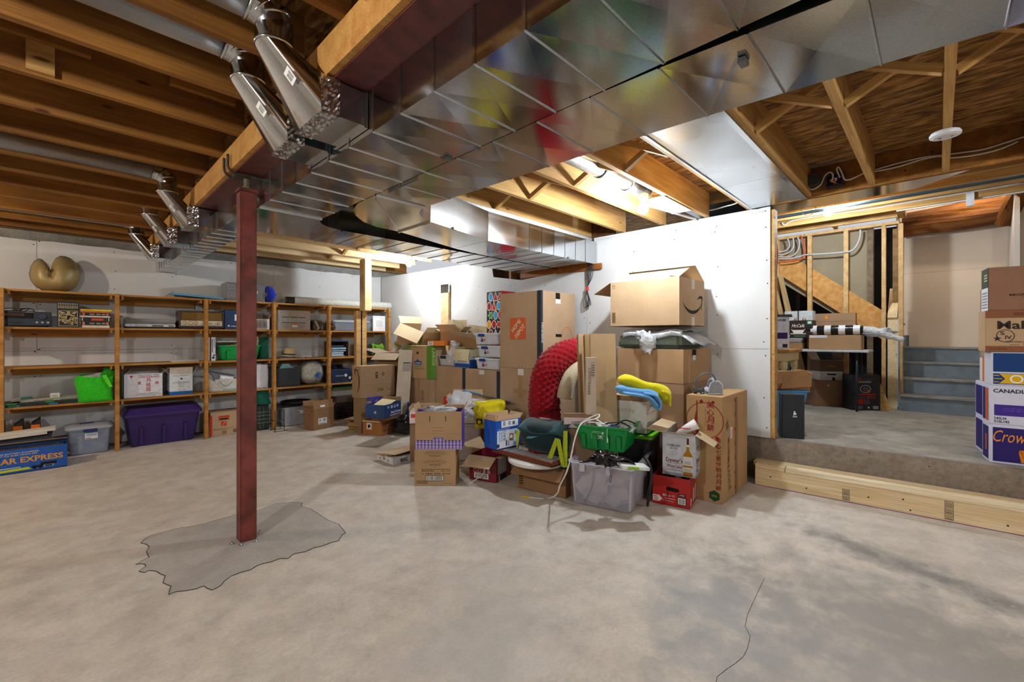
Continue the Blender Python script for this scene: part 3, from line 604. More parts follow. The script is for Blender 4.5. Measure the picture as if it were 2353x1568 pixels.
FOIL = metal('#d4d6da', 0.16, 0.1, 0.1)
lbl = lambda par, M, w_, h_: prints(par, [r(0, 0, w_, h_, '#eceae4'), lines(0.01, 0.012, w_ * 0.55, h_ - 0.012, 5), bars(w_ * .62, .01, w_ - .008, h_ - .012)], lambda u, v, e: M @ Vector((u, v, e)))
def takeoff(ya, yb, label, xend=0.72, z0=2.195, z1=2.335, rr=0.068, xc=0.585, zc=2.445, pipe=True, zp=2.585):
    o = T('duct_takeoff', label, 'duct', (0, 0, 0), group=None); ym = (ya + yb) / 2
    MB().box(xend, 0.9, ya, yb, z0, z1).build('branch', GALV, o)
    MB().box(0.886, 0.902, ya - 0.012, yb + 0.012, z0 - 0.012, z1).build('collar', GALV, o)
    fm = random.Random(int(ya * 100)); m = MB()
    m.grid(lambda u, v: (xend - 0.012 + 0.075 * v, ya - 0.003 - 0.006 * fm.random(), z0 - 0.006 + (z1 - z0 + .01) * u), 14, 9).grid(lambda u, v: (xend - 0.012 + 0.075 * v, ya + (yb - ya) * u, z0 - .002 - .004 * fm.random()), 14, 7)
    m.build('foil_tape', FOIL, o)
    # boot: rectangle on the branch lofted to a round collar
    n = 24; m = MB(); ring0 = []; ring1 = []; rect = [(z1, yb), (z1, ya), (z0, ya), (z0, yb)]
    for i in range(n):
        a = 2 * PI * i / n; ring1.append((xc + rr * math.cos(a), ym + rr * math.sin(a), zc))
        c_, s_ = math.cos(a), math.sin(a); k = 1 / max(abs(c_), abs(s_)); ring0.append((xend - 0.0, ym + s_ * k * (yb - ya) / 2, (z0 + z1) / 2 + c_ * k * (z1 - z0) / 2))
    m.v = [Vector(p) for p in ring0 + ring1]; m.f = [(i, (i + 1) % n, n + (i + 1) % n, n + i) for i in range(n)]
    m.build('boot', GALV, o, smooth=True)
    MB().lathe([(rr, 0), (rr + .004, 0.004), (rr + .004, .012), (rr, .016), (rr, 0.085)], 24, M3((xc, ym, zc - 0.004)), close=False).build('round_collar', GALV, o, smooth=True)
    q = []
    R_ = 0.085
    for i in range(4): a = i * PI / 6; q.append((xc - R_ + R_ * math.cos(a), ym, zc + 0.075 + R_ * math.sin(a) * (zp - zc - 0.075) / R_))
    for i in range(3):
        MB().tube([q[i], q[i + 1]], rr + 0.001, 22, caps=False).build('elbow_gore', GALV, o, smooth=True)
        d = (Vector(q[i + 1]) - Vector(q[i])).normalized(); c = Vector(q[i + 1]); MB().tube([c - d * .006, c - d * .002, c + d * .002, c + d * .006], [rr + .001, rr + .006, rr + .006, rr + .001], 22, caps=False).build('bead', GALV, o, smooth=True)
    if pipe:
        MB().tube([(q[3][0] + 0.01, ym, zp), (-4.5, ym, zp)], rr - 0.002, 22).build('round_pipe', metal('#cdd1d6', 0.42, 0.1, 0.3), o, smooth=True)
    p0, p1, p2 = Vector(ring0[int(n * .62)]), Vector(ring1[int(n * .62)]), Vector(ring1[int(n * .55)])
    zd = (p1 - p0).normalized(); xd = Vector((0, -1, 0)).cross(zd).cross(zd).normalized(); xd = Vector((0, -1, 0)); nn = xd.cross(zd).normalized(); xd = zd.cross(nn).normalized()
    nn = -nn if nn.x > 0 else nn; xd = zd.cross(nn).normalized()
    M = Matrix.Translation(p0 * 0.6 + p1 * 0.4 + nn * 0.012) @ Matrix((xd, zd, nn)).transposed().to_4x4()
    lbl(o, M, 0.055, 0.05)
    return o
takeoff(1.735, 2.015, 'nearest galvanised duct take-off boot with barcode label, rising to a round pipe')
takeoff(2.10, 2.335, 'second duct take-off boot from the camera, just before the red post')
takeoff(4.23, 4.50, 'third duct take-off boot, beyond the red post', 0.70)
takeoff(5.15, 5.42, 'fourth duct take-off boot along the red beam', 0.70)
takeoff(6.25, 6.52, 'farthest duct take-off boot, above the far shelves', 0.70)
# round pipes in the right joist bays, pvc pipe, sheet metal return panning
rp = T('round_pipe', 'shiny round metal pipe between the lit joists by the bulb', 'pipe', (0, 0, 0))
MB().tube([(1.0, 1.87, 2.615), (3.62, 1.87, 2.615)], 0.075, 22).build('pipe_run', metal('#cfd3d8', .22), rp, smooth=True)
for x in (2.2, 2.9, 3.3): MB().tube([(x - .01, 1.87, 2.615), (x + .01, 1.87, 2.615)], 0.079, 22).build('pipe_joint', GALVD, rp, smooth=True)
pv = tag(MB().tube([(1.2, 2.95, 2.463), (4.36, 2.95, 2.463)], 0.032, 16).build('drain_pipe', flat('#e9e9e6', 0.35), None, smooth=True), 'white plastic drain pipe running above the duct branch', 'pipe')
pn = T('sheet_metal_panning', 'wide bright sheet metal panel nailed under the joists beside the white wall', 'duct', (0, 0, 0))
MB().box(1.70, 3.66, 0.80, 1.245, 2.493, 2.498).build('sheet', metal('#c9ced3', .26, .1, .25), pn); MB().box(3.663, 4.44, 0.81, 1.245, 2.493, 2.498).build('sheet', metal('#c9ced3', .26, .1, .25), pn)
MB().box(1.70, 4.44, 0.80, 0.83, 2.486, 2.494).box(1.70, 4.44, 1.228, 1.245, 2.486, 2.494).build('edge_strip', GALV, pn)
MB().tube([(2.32, 2.1, 2.495), (2.32, 1.66, 2.495)], 0.009, 8).build('conduit', GALVD, pn, smooth=True)
# ================================================================ wooden shelves along the back wall
YF = 6.80; ZS = [0.584, 0.998, 1.415, 1.806]
SHW = wood('#a06c2e', '#c4904c'); su = T('shelving_unit', 'long rough timber shelving unit along the back wall', 'shelf', (0, YF, 0))
PX = [-1.25, -0.42, 0.45, 1.305, 2.114, 2.895, 3.93]
for x in PX: MB().box(0, 1.806, -0.038, 0.038, -0.019, 0.019, M3((x, -0.02, 0.001), (0, -PI / 2, 0))).build('post', SHW, su, bevel=0.003)
for z in ZS:
    for a, b in zip(PX[:-1], PX[1:]):
        if z == ZS[0] and a > 3.5: continue
        MB().box(a - 0.001, b - 0.002, 0, 0.395, z - 0.021, z).build('shelf_board', SHW, su)
        MB().box(a + 0.05, b - 0.05, 0.405, 0.44, z - 0.105, z - 0.022).build('back_rail', SHW, su)
        MB().box(a + 0.039, a + 0.058, 0.0, 0.38, z - 0.06, z - 0.0215).build('cleat', SHW, su); MB().box(b - 0.058, b - 0.039, 0.0, 0.38, z - 0.06, z - 0.0215).build('cleat', SHW, su)
tp = T('timber_post', 'pale timber post built of stacked boards in front of the shelves', 'post', (3.055, 6.22, 0))
MB().box(0, 1.70, -0.07, 0.0, 0, 0.09, M3((0.0705, 0, 0.001), (0, -PI / 2, 0))).build('lower_board', wood('#b9905a', '#cfa76d', dirt=.4), tp); MB().box(0, 1.70, -0.07, 0.0, 0, 0.09, M3((0.142, 0, 0.001), (0, -PI / 2, 0))).build('lower_board', wood('#b9905a', '#cfa76d', dirt=.4), tp)
MB().box(0, 0.775, -0.155, 0.0, -0.03, 0.09, M3((0.152, 0, 1.70), (0, -PI / 2, 0))).build('upper_post', WPALE, tp, bevel=0.012)

def SX(px, y=6.86): return gy(px, 777, y).x
def shelf(name, label, cat, p0, p1, sh, y=6.86, group=None):
    x0, x1 = SX(p0, y), SX(p1, y); return T(name, label, cat, (x0, y, ZS[sh]), 0, group), x1 - x0
# -- top shelf
ho = [(117,622),(109,607),(97,596),(88,594),(78,600),(70,612),(66,630),(70,645),(80,658),(95,667),(112,671),(130,672),(150,671),(166,667),(178,655),(185,638),(184,622),(176,605),(163,594),(150,589),(138,588),(127,594),(120,606)]
hp = [gy(a, b, 7.10) for a, b in ho]; hc = Vector((hp[0].x * .55 + hp[11].x * .45, 7.10, (hp[0].z + hp[11].z) / 2))
o = T('heart_sculpture', 'large gold heart shaped shell leaning on the wall above the shelves', 'ornament', (hc.x, 7.10, ZS[3]))
m = MB(); n = len(hp); NR = 9
for k in range(NR):
    s_ = 1 - k / NR; d_ = -.135 * (1 - s_ ** 2.2) ** .75
    for p in hp:
        q = hc + (p - hc) * s_; lob = -.03 * min(1, abs(q.x - hp[0].x) / .09) * (1 - s_ ** 4) + (.05 * (1 - s_) * math.exp(-((q.x - hp[0].x) / .03) ** 2) if q.z > hp[0].z - .08 else 0)
        m.v.append(Vector((q.x - hc.x, d_ + lob, q.z - ZS[3])))
for k in range(NR - 1):
    for i in range(n): m.f.append((k * n + i, k * n + (i + 1) % n, (k + 1) * n + (i + 1) % n, (k + 1) * n + i))
m.f.append(tuple((NR - 1) * n + i for i in range(n))); m.f.append(tuple(range(n - 1, -1, -1)))
m.build('shell', flat('#a5905f', 0.45, 0.2, 0.12, 5), o, smooth=True)
MB().tube([(hp[0].x - hc.x - .035, -0.095, hp[0].z - ZS[3] - .012), (hp[0].x - hc.x + .05, -0.10, hp[0].z - ZS[3] - .004)], [.008, .012], 8).build('tip', flat('#4d3d26', 0.5), o)
o, wd = shelf('tray', 'shallow blue edged tray lying tilted on the top shelf', 'tray', 394, 514, 3, 6.84)
MB().box(0, wd, 0, 0.26, 0.004, 0.012).box(0, wd, 0, 0.012, 0.012, 0.03).box(0, wd, 0.248, 0.26, 0.012, 0.03).box(0, 0.012, 0.012, 0.248, 0.012, 0.03).box(wd - 0.012, wd, 0.012, 0.248, 0.012, 0.03).build('rim', flat('#4f8fb5', 0.35), o); o.rotation_euler = (0.0, math.radians(3.0), 0); o.location.z += 0.032
MB().box(-0.03, 0.03, 0.02, 0.24, -0.032, 0.004).build('prop_block', flat('#9d8f7c'), o)
o, wd = shelf('storage_box', 'dark grey printed box wrapped in clear film on the top shelf', 'box', 521, 608, 3)
MB().box(0, wd, 0, 0.3, 0, 0.245).build('body', flat('#5d5c5e', 0.45), o, bevel=0.003)
prints(o, [frame(.012 + .05 * i, .05 + .1 * j, .048 + .05 * i, .12 + .1 * j, .007, '#c3c0b8') for i in range(2) for j in range(2)] + [r(wd - .12, .115, wd - .085, .165, '#e8e4dc'), r(wd - .12, .15, wd - .085, .165, '#d5522e', 1)], facefn(wd, .3, .245, 'F'))
MB().box(-.003, wd + .003, -.004, .303, 0.0, .249).build('wrap', film(0.13), o)
o, wd = shelf('neck_pillow', 'bright blue neck pillow beside the grey box on the top shelf', 'pillow', 608, 629, 3, 6.9)
MB().tube(hshape([(0.05, 0, .19), (0.055, -.05, .2), (0.06, -.1, .15), (0.06, -.105, .1), (0.055, -.05, .055), (0.05, 0.0, .05)], 5), 0.055, 12).build('cushion', fabric('#1c2fb0', 200), o, smooth=True); o.location.x += .01; o.location.y += .05; o.scale = (1, 1, .95)
MB().box(0.085, .122, -.125, -.045, .105, .145).build('strap', flat('#0d0f0d'), o, bevel=.008)
xa, xb = SX(667, 6.95), SX(898, 6.95); o = T('rug_roll', 'long cream rug rolled up on the top shelf with a dark roll inside', 'rug', (xa, 6.95, ZS[3] + 0.060))
my = Matrix.Rotation(PI / 2, 4, 'Y')
MB().lathe([(.03, .06), (.052, .05), (.058, .052), (.058, 1.66), (.056, 1.665), (.03, 1.66)], 22, my, close=False).build('outer_roll', fabric('#c9cbc4', 90, bmp=.5), o, smooth=True)
MB().lathe([(0.0, -.06), (.02, -.062), (.035, -.058), (.05, -.065), (.051, .3), (0, .3)], 22, my, close=False).build('inner_roll', flat('#403c38', 0.8, var=.5, nscale=40), o, smooth=True)
m = MB(); sp_ = [(-.066, (0.012 + .0042 * a) * math.cos(a), (0.012 + .0042 * a) * math.sin(a)) for a in [i * .45 for i in range(20)]]; m.tube(sp_, .003, 5).build('spiral_edge', flat('#bdb7aa'), o)
MB().quad((-.1, -.03, -.012), (-.05, -.05, -.02), (-.05, .03, .0), (-.13, .03, .035), t=.004).build('loose_end', flat('#9a9c99', .8), o)
# -- second shelf
o, wd = shelf('stereo_receiver', 'black stereo receiver with a coiled cord on top', 'receiver', -32, 118, 2)
MB().box(0, wd, 0, .33, .015, .165).build('case', flat('#1b2130', .35), o, bevel=.004)
MB().box(.02, wd - .13, -.004, .0, .09, .15).build('display', flat('#0c0e12', .15), o); prints(o, [r(wd - .34, .112, wd - .2, .142, '#6b4d45', 1), r(wd - .34, .112, wd - .2, .116, '#3a2d2a', 2)], lambda u, v, e: (u, -.004 - e, v))
prints(o, [t('AUDIO', wd - .16, .157, .05, .008, '#b9c0cc')] + [r(.03 + .03 * i, .04, .05 + .03 * i, .05, '#3a4252') for i in range(10)], facefn(wd, .33, .165, 'F'))
MB().lathe([(.034, 0), (.034, .016), (.03, .02), (0, .02)], 24, M3((wd - .065, 0, .115), (PI / 2, 0, 0))).build('knob', flat('#2b3346', .3), o, smooth=False)
for i in range(3): MB().lathe([(.012, 0), (.01, .008), (0, .008)], 14, M3((wd - .105 + .04 * i, 0, .05), (PI / 2, 0, 0))).build('button', flat('#97a0ae', .3), o)
for x in (.03, wd - .06): MB().lathe([(.02, 0), (.02, .015)], 12, M3((x + .015, .05, 0))).build('foot', flat('#15161a'), o)
m = MB()
for i in range(4): m.tube([(.15 + .04 * i + .055 * math.cos(a), .12 + .03 * math.sin(a), .172 + .028 * max(0, math.sin(a * 1.0 + i))) for a in [k * PI / 8 for k in range(16)]], .004, 6, closed=True)
m.build('cord', flat('#14130f', .5), o, smooth=True)
o, wd = shelf('box_set', 'black slipcased book set with an ornate gold front', 'book set', 131, 182, 2)
MB().box(0, wd, 0, .2, 0, .285).build('slipcase', flat('#20222b', .4), o, bevel=.002)
rb = random.Random(4); it = [frame(.012, .015, wd - .012, .185, .004, '#cdb98a')]
for k in range(70):
    a = rb.uniform(0, 2 * PI); q = rb.uniform(.02, .074); x, y = wd / 2 + q * math.cos(a), .1 + q * 1.05 * math.sin(a); it.append(ring(x, y, rb.uniform(.006, .014), .004, '#cdb98a', 10, a0=rb.uniform(0, 300), a1=360))
it += [disc(wd / 2, .1, .02, '#cdb98a', 12, sx=1.0), disc(wd / 2, .1, .013, '#20222b', 12, lay=1)] + [pg([(wd / 2 + .02 * s_, .16), (wd / 2 + .07 * s_, .178), (wd / 2 + .05 * s_, .15)], '#cdb98a') for s_ in (-1, 1)]
prints(o, it, facefn(wd, .2, .285, 'F'))
for i in range(12):
    MB().box(.006 + .0132 * i, .0175 + .0132 * i, -.003, .0, .2, .28).build('spine', flat('#16171d', .4), o)
prints(o, [r(.009 + .0132 * i, .208, .0145 + .0132 * i, .24, '#c8b98f') for i in range(12)] + [disc(.0117 + .0132 * i, .262, .004, '#e3dcc4', 8) for i in range(12)] + [disc(.0117 + .0132 * i, .25, .003, '#e3dcc4', 8) for i in range(12)], lambda u, v, e: (u, -.003 - e, v))
z = ZS[2]; bk = [('white paperback with a bare page edge at the bottom of the book stack', .028, .225, '#e6e2d6', 0.010), ('thick black hardcover with orange spine bands, second from the bottom of the stack', .045, .24, '#1b1b22', 0), ('black hardcover with a red spine label in the middle of the book stack', .044, .25, '#1d1f26', -.004), ('thin white book between the two upper black hardcovers', .018, .25, '#ddd6cc', -.01), ('thin black hardcover with orange bands near the top of the stack', .034, .24, '#191a20', 0.0), ('thin orange book under the yellow one on the stack', .018, .245, '#c9683c', -.004), ('thin yellow book on top of the stack', .019, .262, '#e4d417', -.006)]
xk = SX(186)
for i, (lb, h_, w_, cl, dx) in enumerate(bk):
    o = T('book', lb, 'book', (xk + dx, 6.87, z), 0, 'books stacked on the second shelf'); 
    MB().box(0, w_, 0, .17, 0, .003).box(0, w_, 0, .17, h_ - .0035, h_ - .0005).box(0, w_, 0, .004, .003, h_ - .0035).build('cover', flat(cl, .45), o)
    MB().box(.004, w_ - .004, .004, .165, .003, h_ - .0035).build('pages', flat('#e9e3d2', .8), o)
    F_ = facefn(w_, .17, h_, 'F')
    if cl in ('#1b1b22', '#191a20'): prints(o, [r(.012, .004, .032, h_ - .006, '#d9744a'), r(w_ - .032, .004, w_ - .012, h_ - .006, '#d9744a'), lines(.07, h_ * .3, .11, h_ * .75, 2, '#dcd7c3'), lines(.125, h_ * .3, .16, h_ * .75, 2, '#dcd7c3'), lines(.17, h_ * .3, .2, h_ * .75, 2, '#dcd7c3')], F_)
    elif cl == '#1d1f26': prints(o, [r(.085, .004, .195, h_ - .006, '#b3281f'), lines(.095, .014, .185, .03, 2, '#e3b39a'), r(.012, .004, .02, h_ - .005, '#d8d3b8'), r(w_ - .02, .004, w_ - .012, h_ - .005, '#d8d3b8'), r(w_ - .04, .004, w_ - .036, h_ - .005, '#4c7c46')], F_)
    elif cl == '#e4d417': prints(o, [lines(.02, .004, .1, .013, 1, '#8d8a2a')], F_)
    z += h_ + .0006
o, wd = shelf('turntable', 'silver record player under a smoky clear lid', 'turntable', 288, 403, 2)
MB().box(0, wd, 0, .34, .022, .052).build('base', flat('#b9bcc0', .35, .3), o, bevel=.003)
MB().box(.01, wd - .01, .01, .33, .006, .022).build('underside', flat('#1d1c1b'), o)
MB().lathe([(.145, 0), (.145, .012), (.14, .014), (0, .014)], 32, M3((.17, .17, .054))).build('platter', flat('#8f8a80', .4, .5), o)
MB().tube([(wd - .08, .26, .075), (wd - .075, .1, .07), (wd - .12, .05, .068)], .004, 8).build('tonearm', flat('#2c2a27', .4), o); MB().box(wd - .11, wd - .03, .05, .07, .056, .085).build('cartridge_rest', flat('#2c2a27', .4), o)
m = MB(); m.box(.004, wd - .004, .004, .336, .114, .117); m.box(.004, wd - .004, .004, .007, .054, .114); m.box(.004, .007, .007, .336, .054, .114); m.box(wd - .007, wd - .004, .007, .336, .054, .114); m.build('lid', clearplastic('#8d8b85', .42, .12), o)
prints(o, [r(wd * .52, .027, wd * .75, .04, '#33322f'), r(wd * .85, .028, wd * .97, .04, '#4a4a48'), disc(.05, .036, .005, '#55524b'), lines(.08, .03, .2, .042, 1, '#77736b')], facefn(wd, .34, .05, 'F'))
o, wd = shelf('radio', 'old wooden table radio with a gold cloth grille', 'radio', 411, 515, 2); h_ = .235
DW_ = flat('#3a2118', .35, var=.2)
MB().box(0, wd, 0, .22, .018, .036).box(0, wd, 0, .22, h_ - .018, h_).box(0, .018, 0, .22, .036, h_ - .018).box(wd - .018, wd, 0, .22, .036, h_ - .018).box(.018, wd - .018, .02, .22, .036, h_ - .018).build('cabinet', DW_, o)
MB().box(.02, wd - .02, .008, .02, .112, h_ - .02).build('grille', fabric('#8a6a35', 500, bmp=.6), o); MB().box(.02, wd - .02, .006, .019, .042, .108).build('dial_panel', flat('#cfc6ad', .35, .15), o)
for x in (.055, .12, .175, wd - .06): MB().lathe([(.022, 0), (.022, .006), (.016, .008), (.014, .022), (0, .022)], 18, M3((x, .006, .075), (PI / 2, 0, 0))).build('knob', flat('#b3a583', .3, .4), o)
prints(o, [lines(.24, .068, wd - .13, .084, 1, '#5b5444'), r(.2, .045, wd - .1, .05, '#6d6654')], lambda u, v, e: (u, .006 - e, v)); MB().box(.03, wd - .02, .02, .2, 0, .018).build('plinth', flat('#1c1a22'), o)
carton('storage_box', 'navy blue box beside the old radio, half behind the red post', (SX(517), 6.87, ZS[2]), 0, .30, .3, .262, flat('#1f3a66', .45), P={'F': [r(.115, .12, .2, .205, '#e7e7e4'), disc(.045, .05, .012, '#dfe4ec'), t('DOMAINE', .11, .045, .08, .016, '#dfe4ec'), r(0, .245, .3, .25, '#2d4f85')]})
carton('storage_box', 'pale box with a barcode front, cardboard flap up, right of the red post', (SX(578), 6.88, ZS[2]), 0, .235, .3, .155, flat('#cfcac8', .6), flaps={'B': 0, 'L': 25, 'R': 20}, inner=board('#a9896a'), flen={'B': .09, 'L': .07, 'R': .07}, P={'F': [frame(.06, .03, .2, .11, .004, '#3d4552'), bars(.068, .038, .19, .102, '#4a5260', 20), lines(.06, .12, .2, .14, 1, '#6a6672')]})
o = carton('storage_box', 'taped grey brown carton with printed panels on the second shelf', (SX(639), 6.86, ZS[2]), 0, .455, .33, .292, board('#9c9186'), P={'F': sum([[frame(.05 + .115 * i, .2, .155 + .115 * i, .272, .003, '#7d756d'), r(.05 + .115 * i, .185, .155 + .115 * i, .197, '#4c4c50', 1), r(.05 + .115 * i, .105, .155 + .115 * i, .117, '#4c4c50'), lines(.06 + .115 * i, .035, .145 + .115 * i, .095, 5, '#857c74')] for i in range(3)], []) + [r(.19, .045, .265, .078, '#eceae8', 2), r(.19, .078, .265, .094, '#e0542e', 2), lines(.197, .05, .258, .074, 3, '#8f8b92', lay=3)]})
MB().box(-.002, .457, -.002, .0, .135, .165).box(0, .02, -.002, 0, 0, .292).build('tape', film(.35), o)
o, wd = shelf('round_tin', 'round black tin with papers and a tan ribbon over it', 'tin', 714, 748, 2, 6.95)
MB().lathe([(.1, 0), (.104, .004), (.104, .125), (.1, .13), (.096, .128), (.096, .01)], 26, M3((.105, .06, 0)), close=False).lathe([(.0, .002), (.1, .002)], 26, M3((.105, .06, 0)), close=False).build('can', flat('#3a332a', .4), o, smooth=False)
MB().box(.02, .2, -.045, .16, .13, .145).box(.0, .17, -.02, .18, .147, .165).build('papers', flat('#6f6048', .8, var=.3), o); prints(o, [r(.0, 0, .13, .05, '#c9a27d'), lines(.02, .01, .11, .035, 2, '#8d7a63')], lambda u, v, e: (.105 + .1055 * math.sin((u - .065) / .1), .06 - (.1055 + e) * math.cos((u - .065) / .1), .03 + v))
MB().quad((.03, -.06, .15), (.055, -.06, .15), (.11, -.062, .04), (.085, -.062, .04), t=.003).quad((.085, -.064, .04), (.11, -.064, .04), (.08, -.064, .01), (.06, -.064, .01), t=.003).build('ribbon', fabric('#c6b58c', 300), o)
o, wd = shelf('canvas_bag', 'small olive bag squashed behind a shelf post', 'bag', 761, 782, 2, 6.95); MB().blob((.06, .04, .07), (.1, .09, .07), amp=.15, flat_bottom=0, seed=2).build('bag', fabric('#5b4b33', 200), o, smooth=True)
def tote(name, label, loc, rz, w, d, h, mat, lidmat=None, rim=.012, taper=.03, group=None, ribs=0, cat='storage tote', open_=False, lid_h=.03, hollow=True, th=.004):
    """plastic tub tapering to its base, with a rim; local origin front-left of the base"""
    o = T(name, label, cat, loc, rz, group); m = MB(); b = (taper, w - taper, taper, d - taper); tp_ = (0, w, 0, d)
    def loop(q, z, ins=0, rr=.03, n=4):
        x0, x1, y0, y1 = q[0] + ins, q[1] - ins, q[2] + ins, q[3] - ins; out = []
        for cx, cy, a0 in ((x1 - rr, y0 + rr, -PI / 2), (x1 - rr, y1 - rr, 0), (x0 + rr, y1 - rr, PI / 2), (x0 + rr, y0 + rr, PI)):
            for k in range(n + 1): a = a0 + PI / 2 * k / n; out.append((cx + rr * math.cos(a), cy + rr * math.sin(a), z))
        return out
    rings = [loop(b, 0.0, .008), loop(b, .008)] + [loop(tuple(b[i] + (tp_[i] - b[i]) * q for i in range(4)), .008 + (h - .008) * q) for q in (.33, .66, 1)] + [loop((-rim, w + rim, -rim, d + rim), h - .002), loop((-rim, w + rim, -rim, d + rim), h + .012), loop(tp_, h + .012, th)]
    if hollow: rings += [loop(b, .012, th)]
    n = len(rings[0])
    for q in rings: m.v += [Vector(p) for p in q]
    for k in range(len(rings) - 1):
        for i in range(n): m.f.append((k * n + i, k * n + (i + 1) % n, (k + 1) * n + (i + 1) % n, (k + 1) * n + i))
    m.f.append(tuple(range(n - 1, -1, -1))); m.f.append(tuple((len(rings) - 1) * n + i for i in range(n)))
    m.build('tub', mat, o, smooth=False)
    if ribs:
        for i in range(ribs):
            x = w * (i + .7) / (ribs + .4); f = lambda z: taper * (1 - z / h)
            MB().box(x - .02, x + .02, -.006, .002, 0, h * .62, Matrix.Translation((0, f(h * .31) - .001, .02)) @ Matrix.Rotation(math.atan2(taper, h), 4, 'X')).build('rib', mat, o, bevel=.004)
    if lidmat:
        m = MB(); L = [loop((-rim - .004, w + rim + .004, -rim - .004, d + rim + .004), h + .010), loop((-rim - .004, w + rim + .004, -rim - .004, d + rim + .004), h + .026), loop(tp_, h + .012 + lid_h, .02), loop(tp_, h + .012 + lid_h, .05)]
        for q in L: m.v += [Vector(p) for p in q]
        for k in range(len(L) - 1):
            for i in range(n): m.f.append((k * n + i, k * n + (i + 1) % n, (k + 1) * n + (i + 1) % n, (k + 1) * n + i))
        m.f.append(tuple(range(n - 1, -1, -1))); m.f.append(tuple(3 * n + i for i in range(n))); m.build('lid', lidmat, o)
    return o
CLR, CLRB = clearplastic('#dfe4ee', .40, .2), clearplastic('#b9c3d8', .36, .15)
o = tote('storage_tote', 'clear tote of colourful holiday trinkets on the second shelf', (SX(768), 6.87, ZS[2]), 0, .60, .34, .135, CLRB, clearplastic('#c2cad2', .7, .3), taper=.03)
for i in range(9): MB().blob((.08 + .055 * i, .1 + .05 * (i % 3), .05 + .02 * (i % 2)), (.035, .04, .035), 8, 6, seed=i).build('trinket', flat(['#2d8f8a', '#e6e6ea', '#c13b3b', '#3f6fb3', '#d9e0e6', '#2f9d6a', '#b9402f', '#e9e9ef', '#3d5fb0'][i], .4), o, smooth=True)
o, wd = shelf('framed_certificate', 'white framed certificate standing on the second shelf', 'frame', 857, 892, 2, 6.9); MB().box(0, .235, 0, .015, 0, .265).build('frame', flat('#dcdfe4', .4), o, bevel=.002)
prints(o, [r(.012, .012, .223, .253, '#eef0f2'), t('DIPLOMA', .17, .225, .085, .016, '#8ea3b8', bold=0), lines(.06, .08, .18, .19, 6, '#b9c2cd', lay=1), lines(.03, .235, .09, .248, 1, '#a9b3be', lay=1), disc(.12, .05, .006, '#6f7b86'), disc(.195, .045, .008, '#9aa4ad')], facefn(.235, .015, .265, 'F'))
carton('acrylic_box', 'clear display box behind the white certificate', (SX(838, 7.0), 7.0, ZS[2]), 0, .40, .18, .29, clearplastic('#c4cbd2', .3), cat='box')
# -- third shelf
o, wd = shelf('thin_book', 'thin white book lying flat on the empty third shelf', 'book', 397, 457, 1, 6.83); MB().box(0, wd, 0, .2, 0, .004).box(0, wd, 0, .2, .013, .017).box(0, .003, 0, .2, .004, .013).build('cover', flat('#e8e8df', .5), o); MB().box(.003, wd - .003, .004, .196, .004, .013).build('pages', flat('#7d8470', .8), o)
carton('board_game', 'black and white board game box standing on end', (SX(482), 6.85, ZS[1]), 0, .062, .3, .31, flat('#dadbe2', .4), P={'F': [r(0, 0, .014, .31, '#3f2f28'), r(.022, .11, .03, .29, '#3b3b46', 1), r(.042, .17, .054, .3, '#9a9aa8'), r(.024, .03, .05, .05, '#1d1d22', 1), disc(.046, .075, .01, '#1d1d22'), r(.034, .05, .044, .062, '#1d1d22', 1)]})
GRN = flat('#0f9a4c', .35, var=.05)
o = tote('storage_tote', 'bright green tote crammed with papers on the third shelf', (SX(501) + .015, 6.86, ZS[1]), 0, .50, .33, .19, GRN, taper=.035, ribs=3)
rp_ = random.Random(9)
for i in range(7):
    MB().box(0, .16, 0, .2, 0, .012, M3((.04 + .055 * i, .05 + rp_.uniform(0, .06), .17 + .004 * i), (rp_.uniform(-.2, .25), rp_.uniform(-.25, .25), rp_.uniform(-.4, .4)))).build('papers', flat(['#d9b48a', '#2f7f6f', '#e6d3a3', '#c9a878', '#e9e5da', '#c78c3e', '#d5c7ae'][i], .7), o)
MB().quad((.38, .1, .19), (.49, .1, .19), (.52, .14, .32), (.41, .14, .33), t=.004).build('cardboard', board(PALE), o)
MB().box(-.02, .26, .02, .3, .245, .262).box(.24, .3, .03, .3, .264, .272).build('magazines', flat('#cfc9bd', .5, var=.25, nscale=6), o)
def softbag(name, label, cat, loc, w, d, h, mat, amp=.1, seed=1, rz=0, top=0.8, open_=True, folds=5, group=None):
    """open fabric bag: pleated walls narrowing or flaring to the mouth"""
    o = T(name, label, cat, loc, rz, group); n = 32; k = 9; m = MB(); rs = random.Random(seed); ph = [rs.uniform(0, 6) for _ in range(4)]
    def P(u, v):
        a = 2 * PI * u; c, s_ = math.cos(a), math.sin(a); q = 0.35; x = math.copysign(abs(c) ** q, c); y = math.copysign(abs(s_) ** q, s_)
        f = 1 + (top - 1) * v + amp * math.sin(folds * a + ph[0] + 3 * v) * v * .5 + amp * .5 * math.sin(2 * a + 5 * v + ph[1]); z = h * v * (1 - amp * .8 * v * (.5 + .5 * math.sin(3 * a + ph[2])))
        return (w / 2 + x * w / 2 * f, d / 2 + y * d / 2 * f, max(.001, z))
    m.grid(P, n, k, wrap=True); m.f.append(tuple(range(n - 1, -1, -1)))
    if open_: m.grid(lambda u, v: tuple(a * (1 - .03) + b * .03 for a, b in zip(P(u, 1 - v * .5), (w / 2, d / 2, h * .5))), n, 4, wrap=True); m.f.append(tuple(len(m.v) - n + i for i in range(n)))
    else: m.f.append(tuple(k * n + i for i in range(n)))
    m.build('bag', mat, o, smooth=True); return o
softbag('shopping_bag', 'dark green shopping bag standing behind the green tote', 'bag', (SX(600) + .005, 6.93, ZS[1]), .125, .2, .32, fabric('#12503a', 200), .06, 3, top=.95)
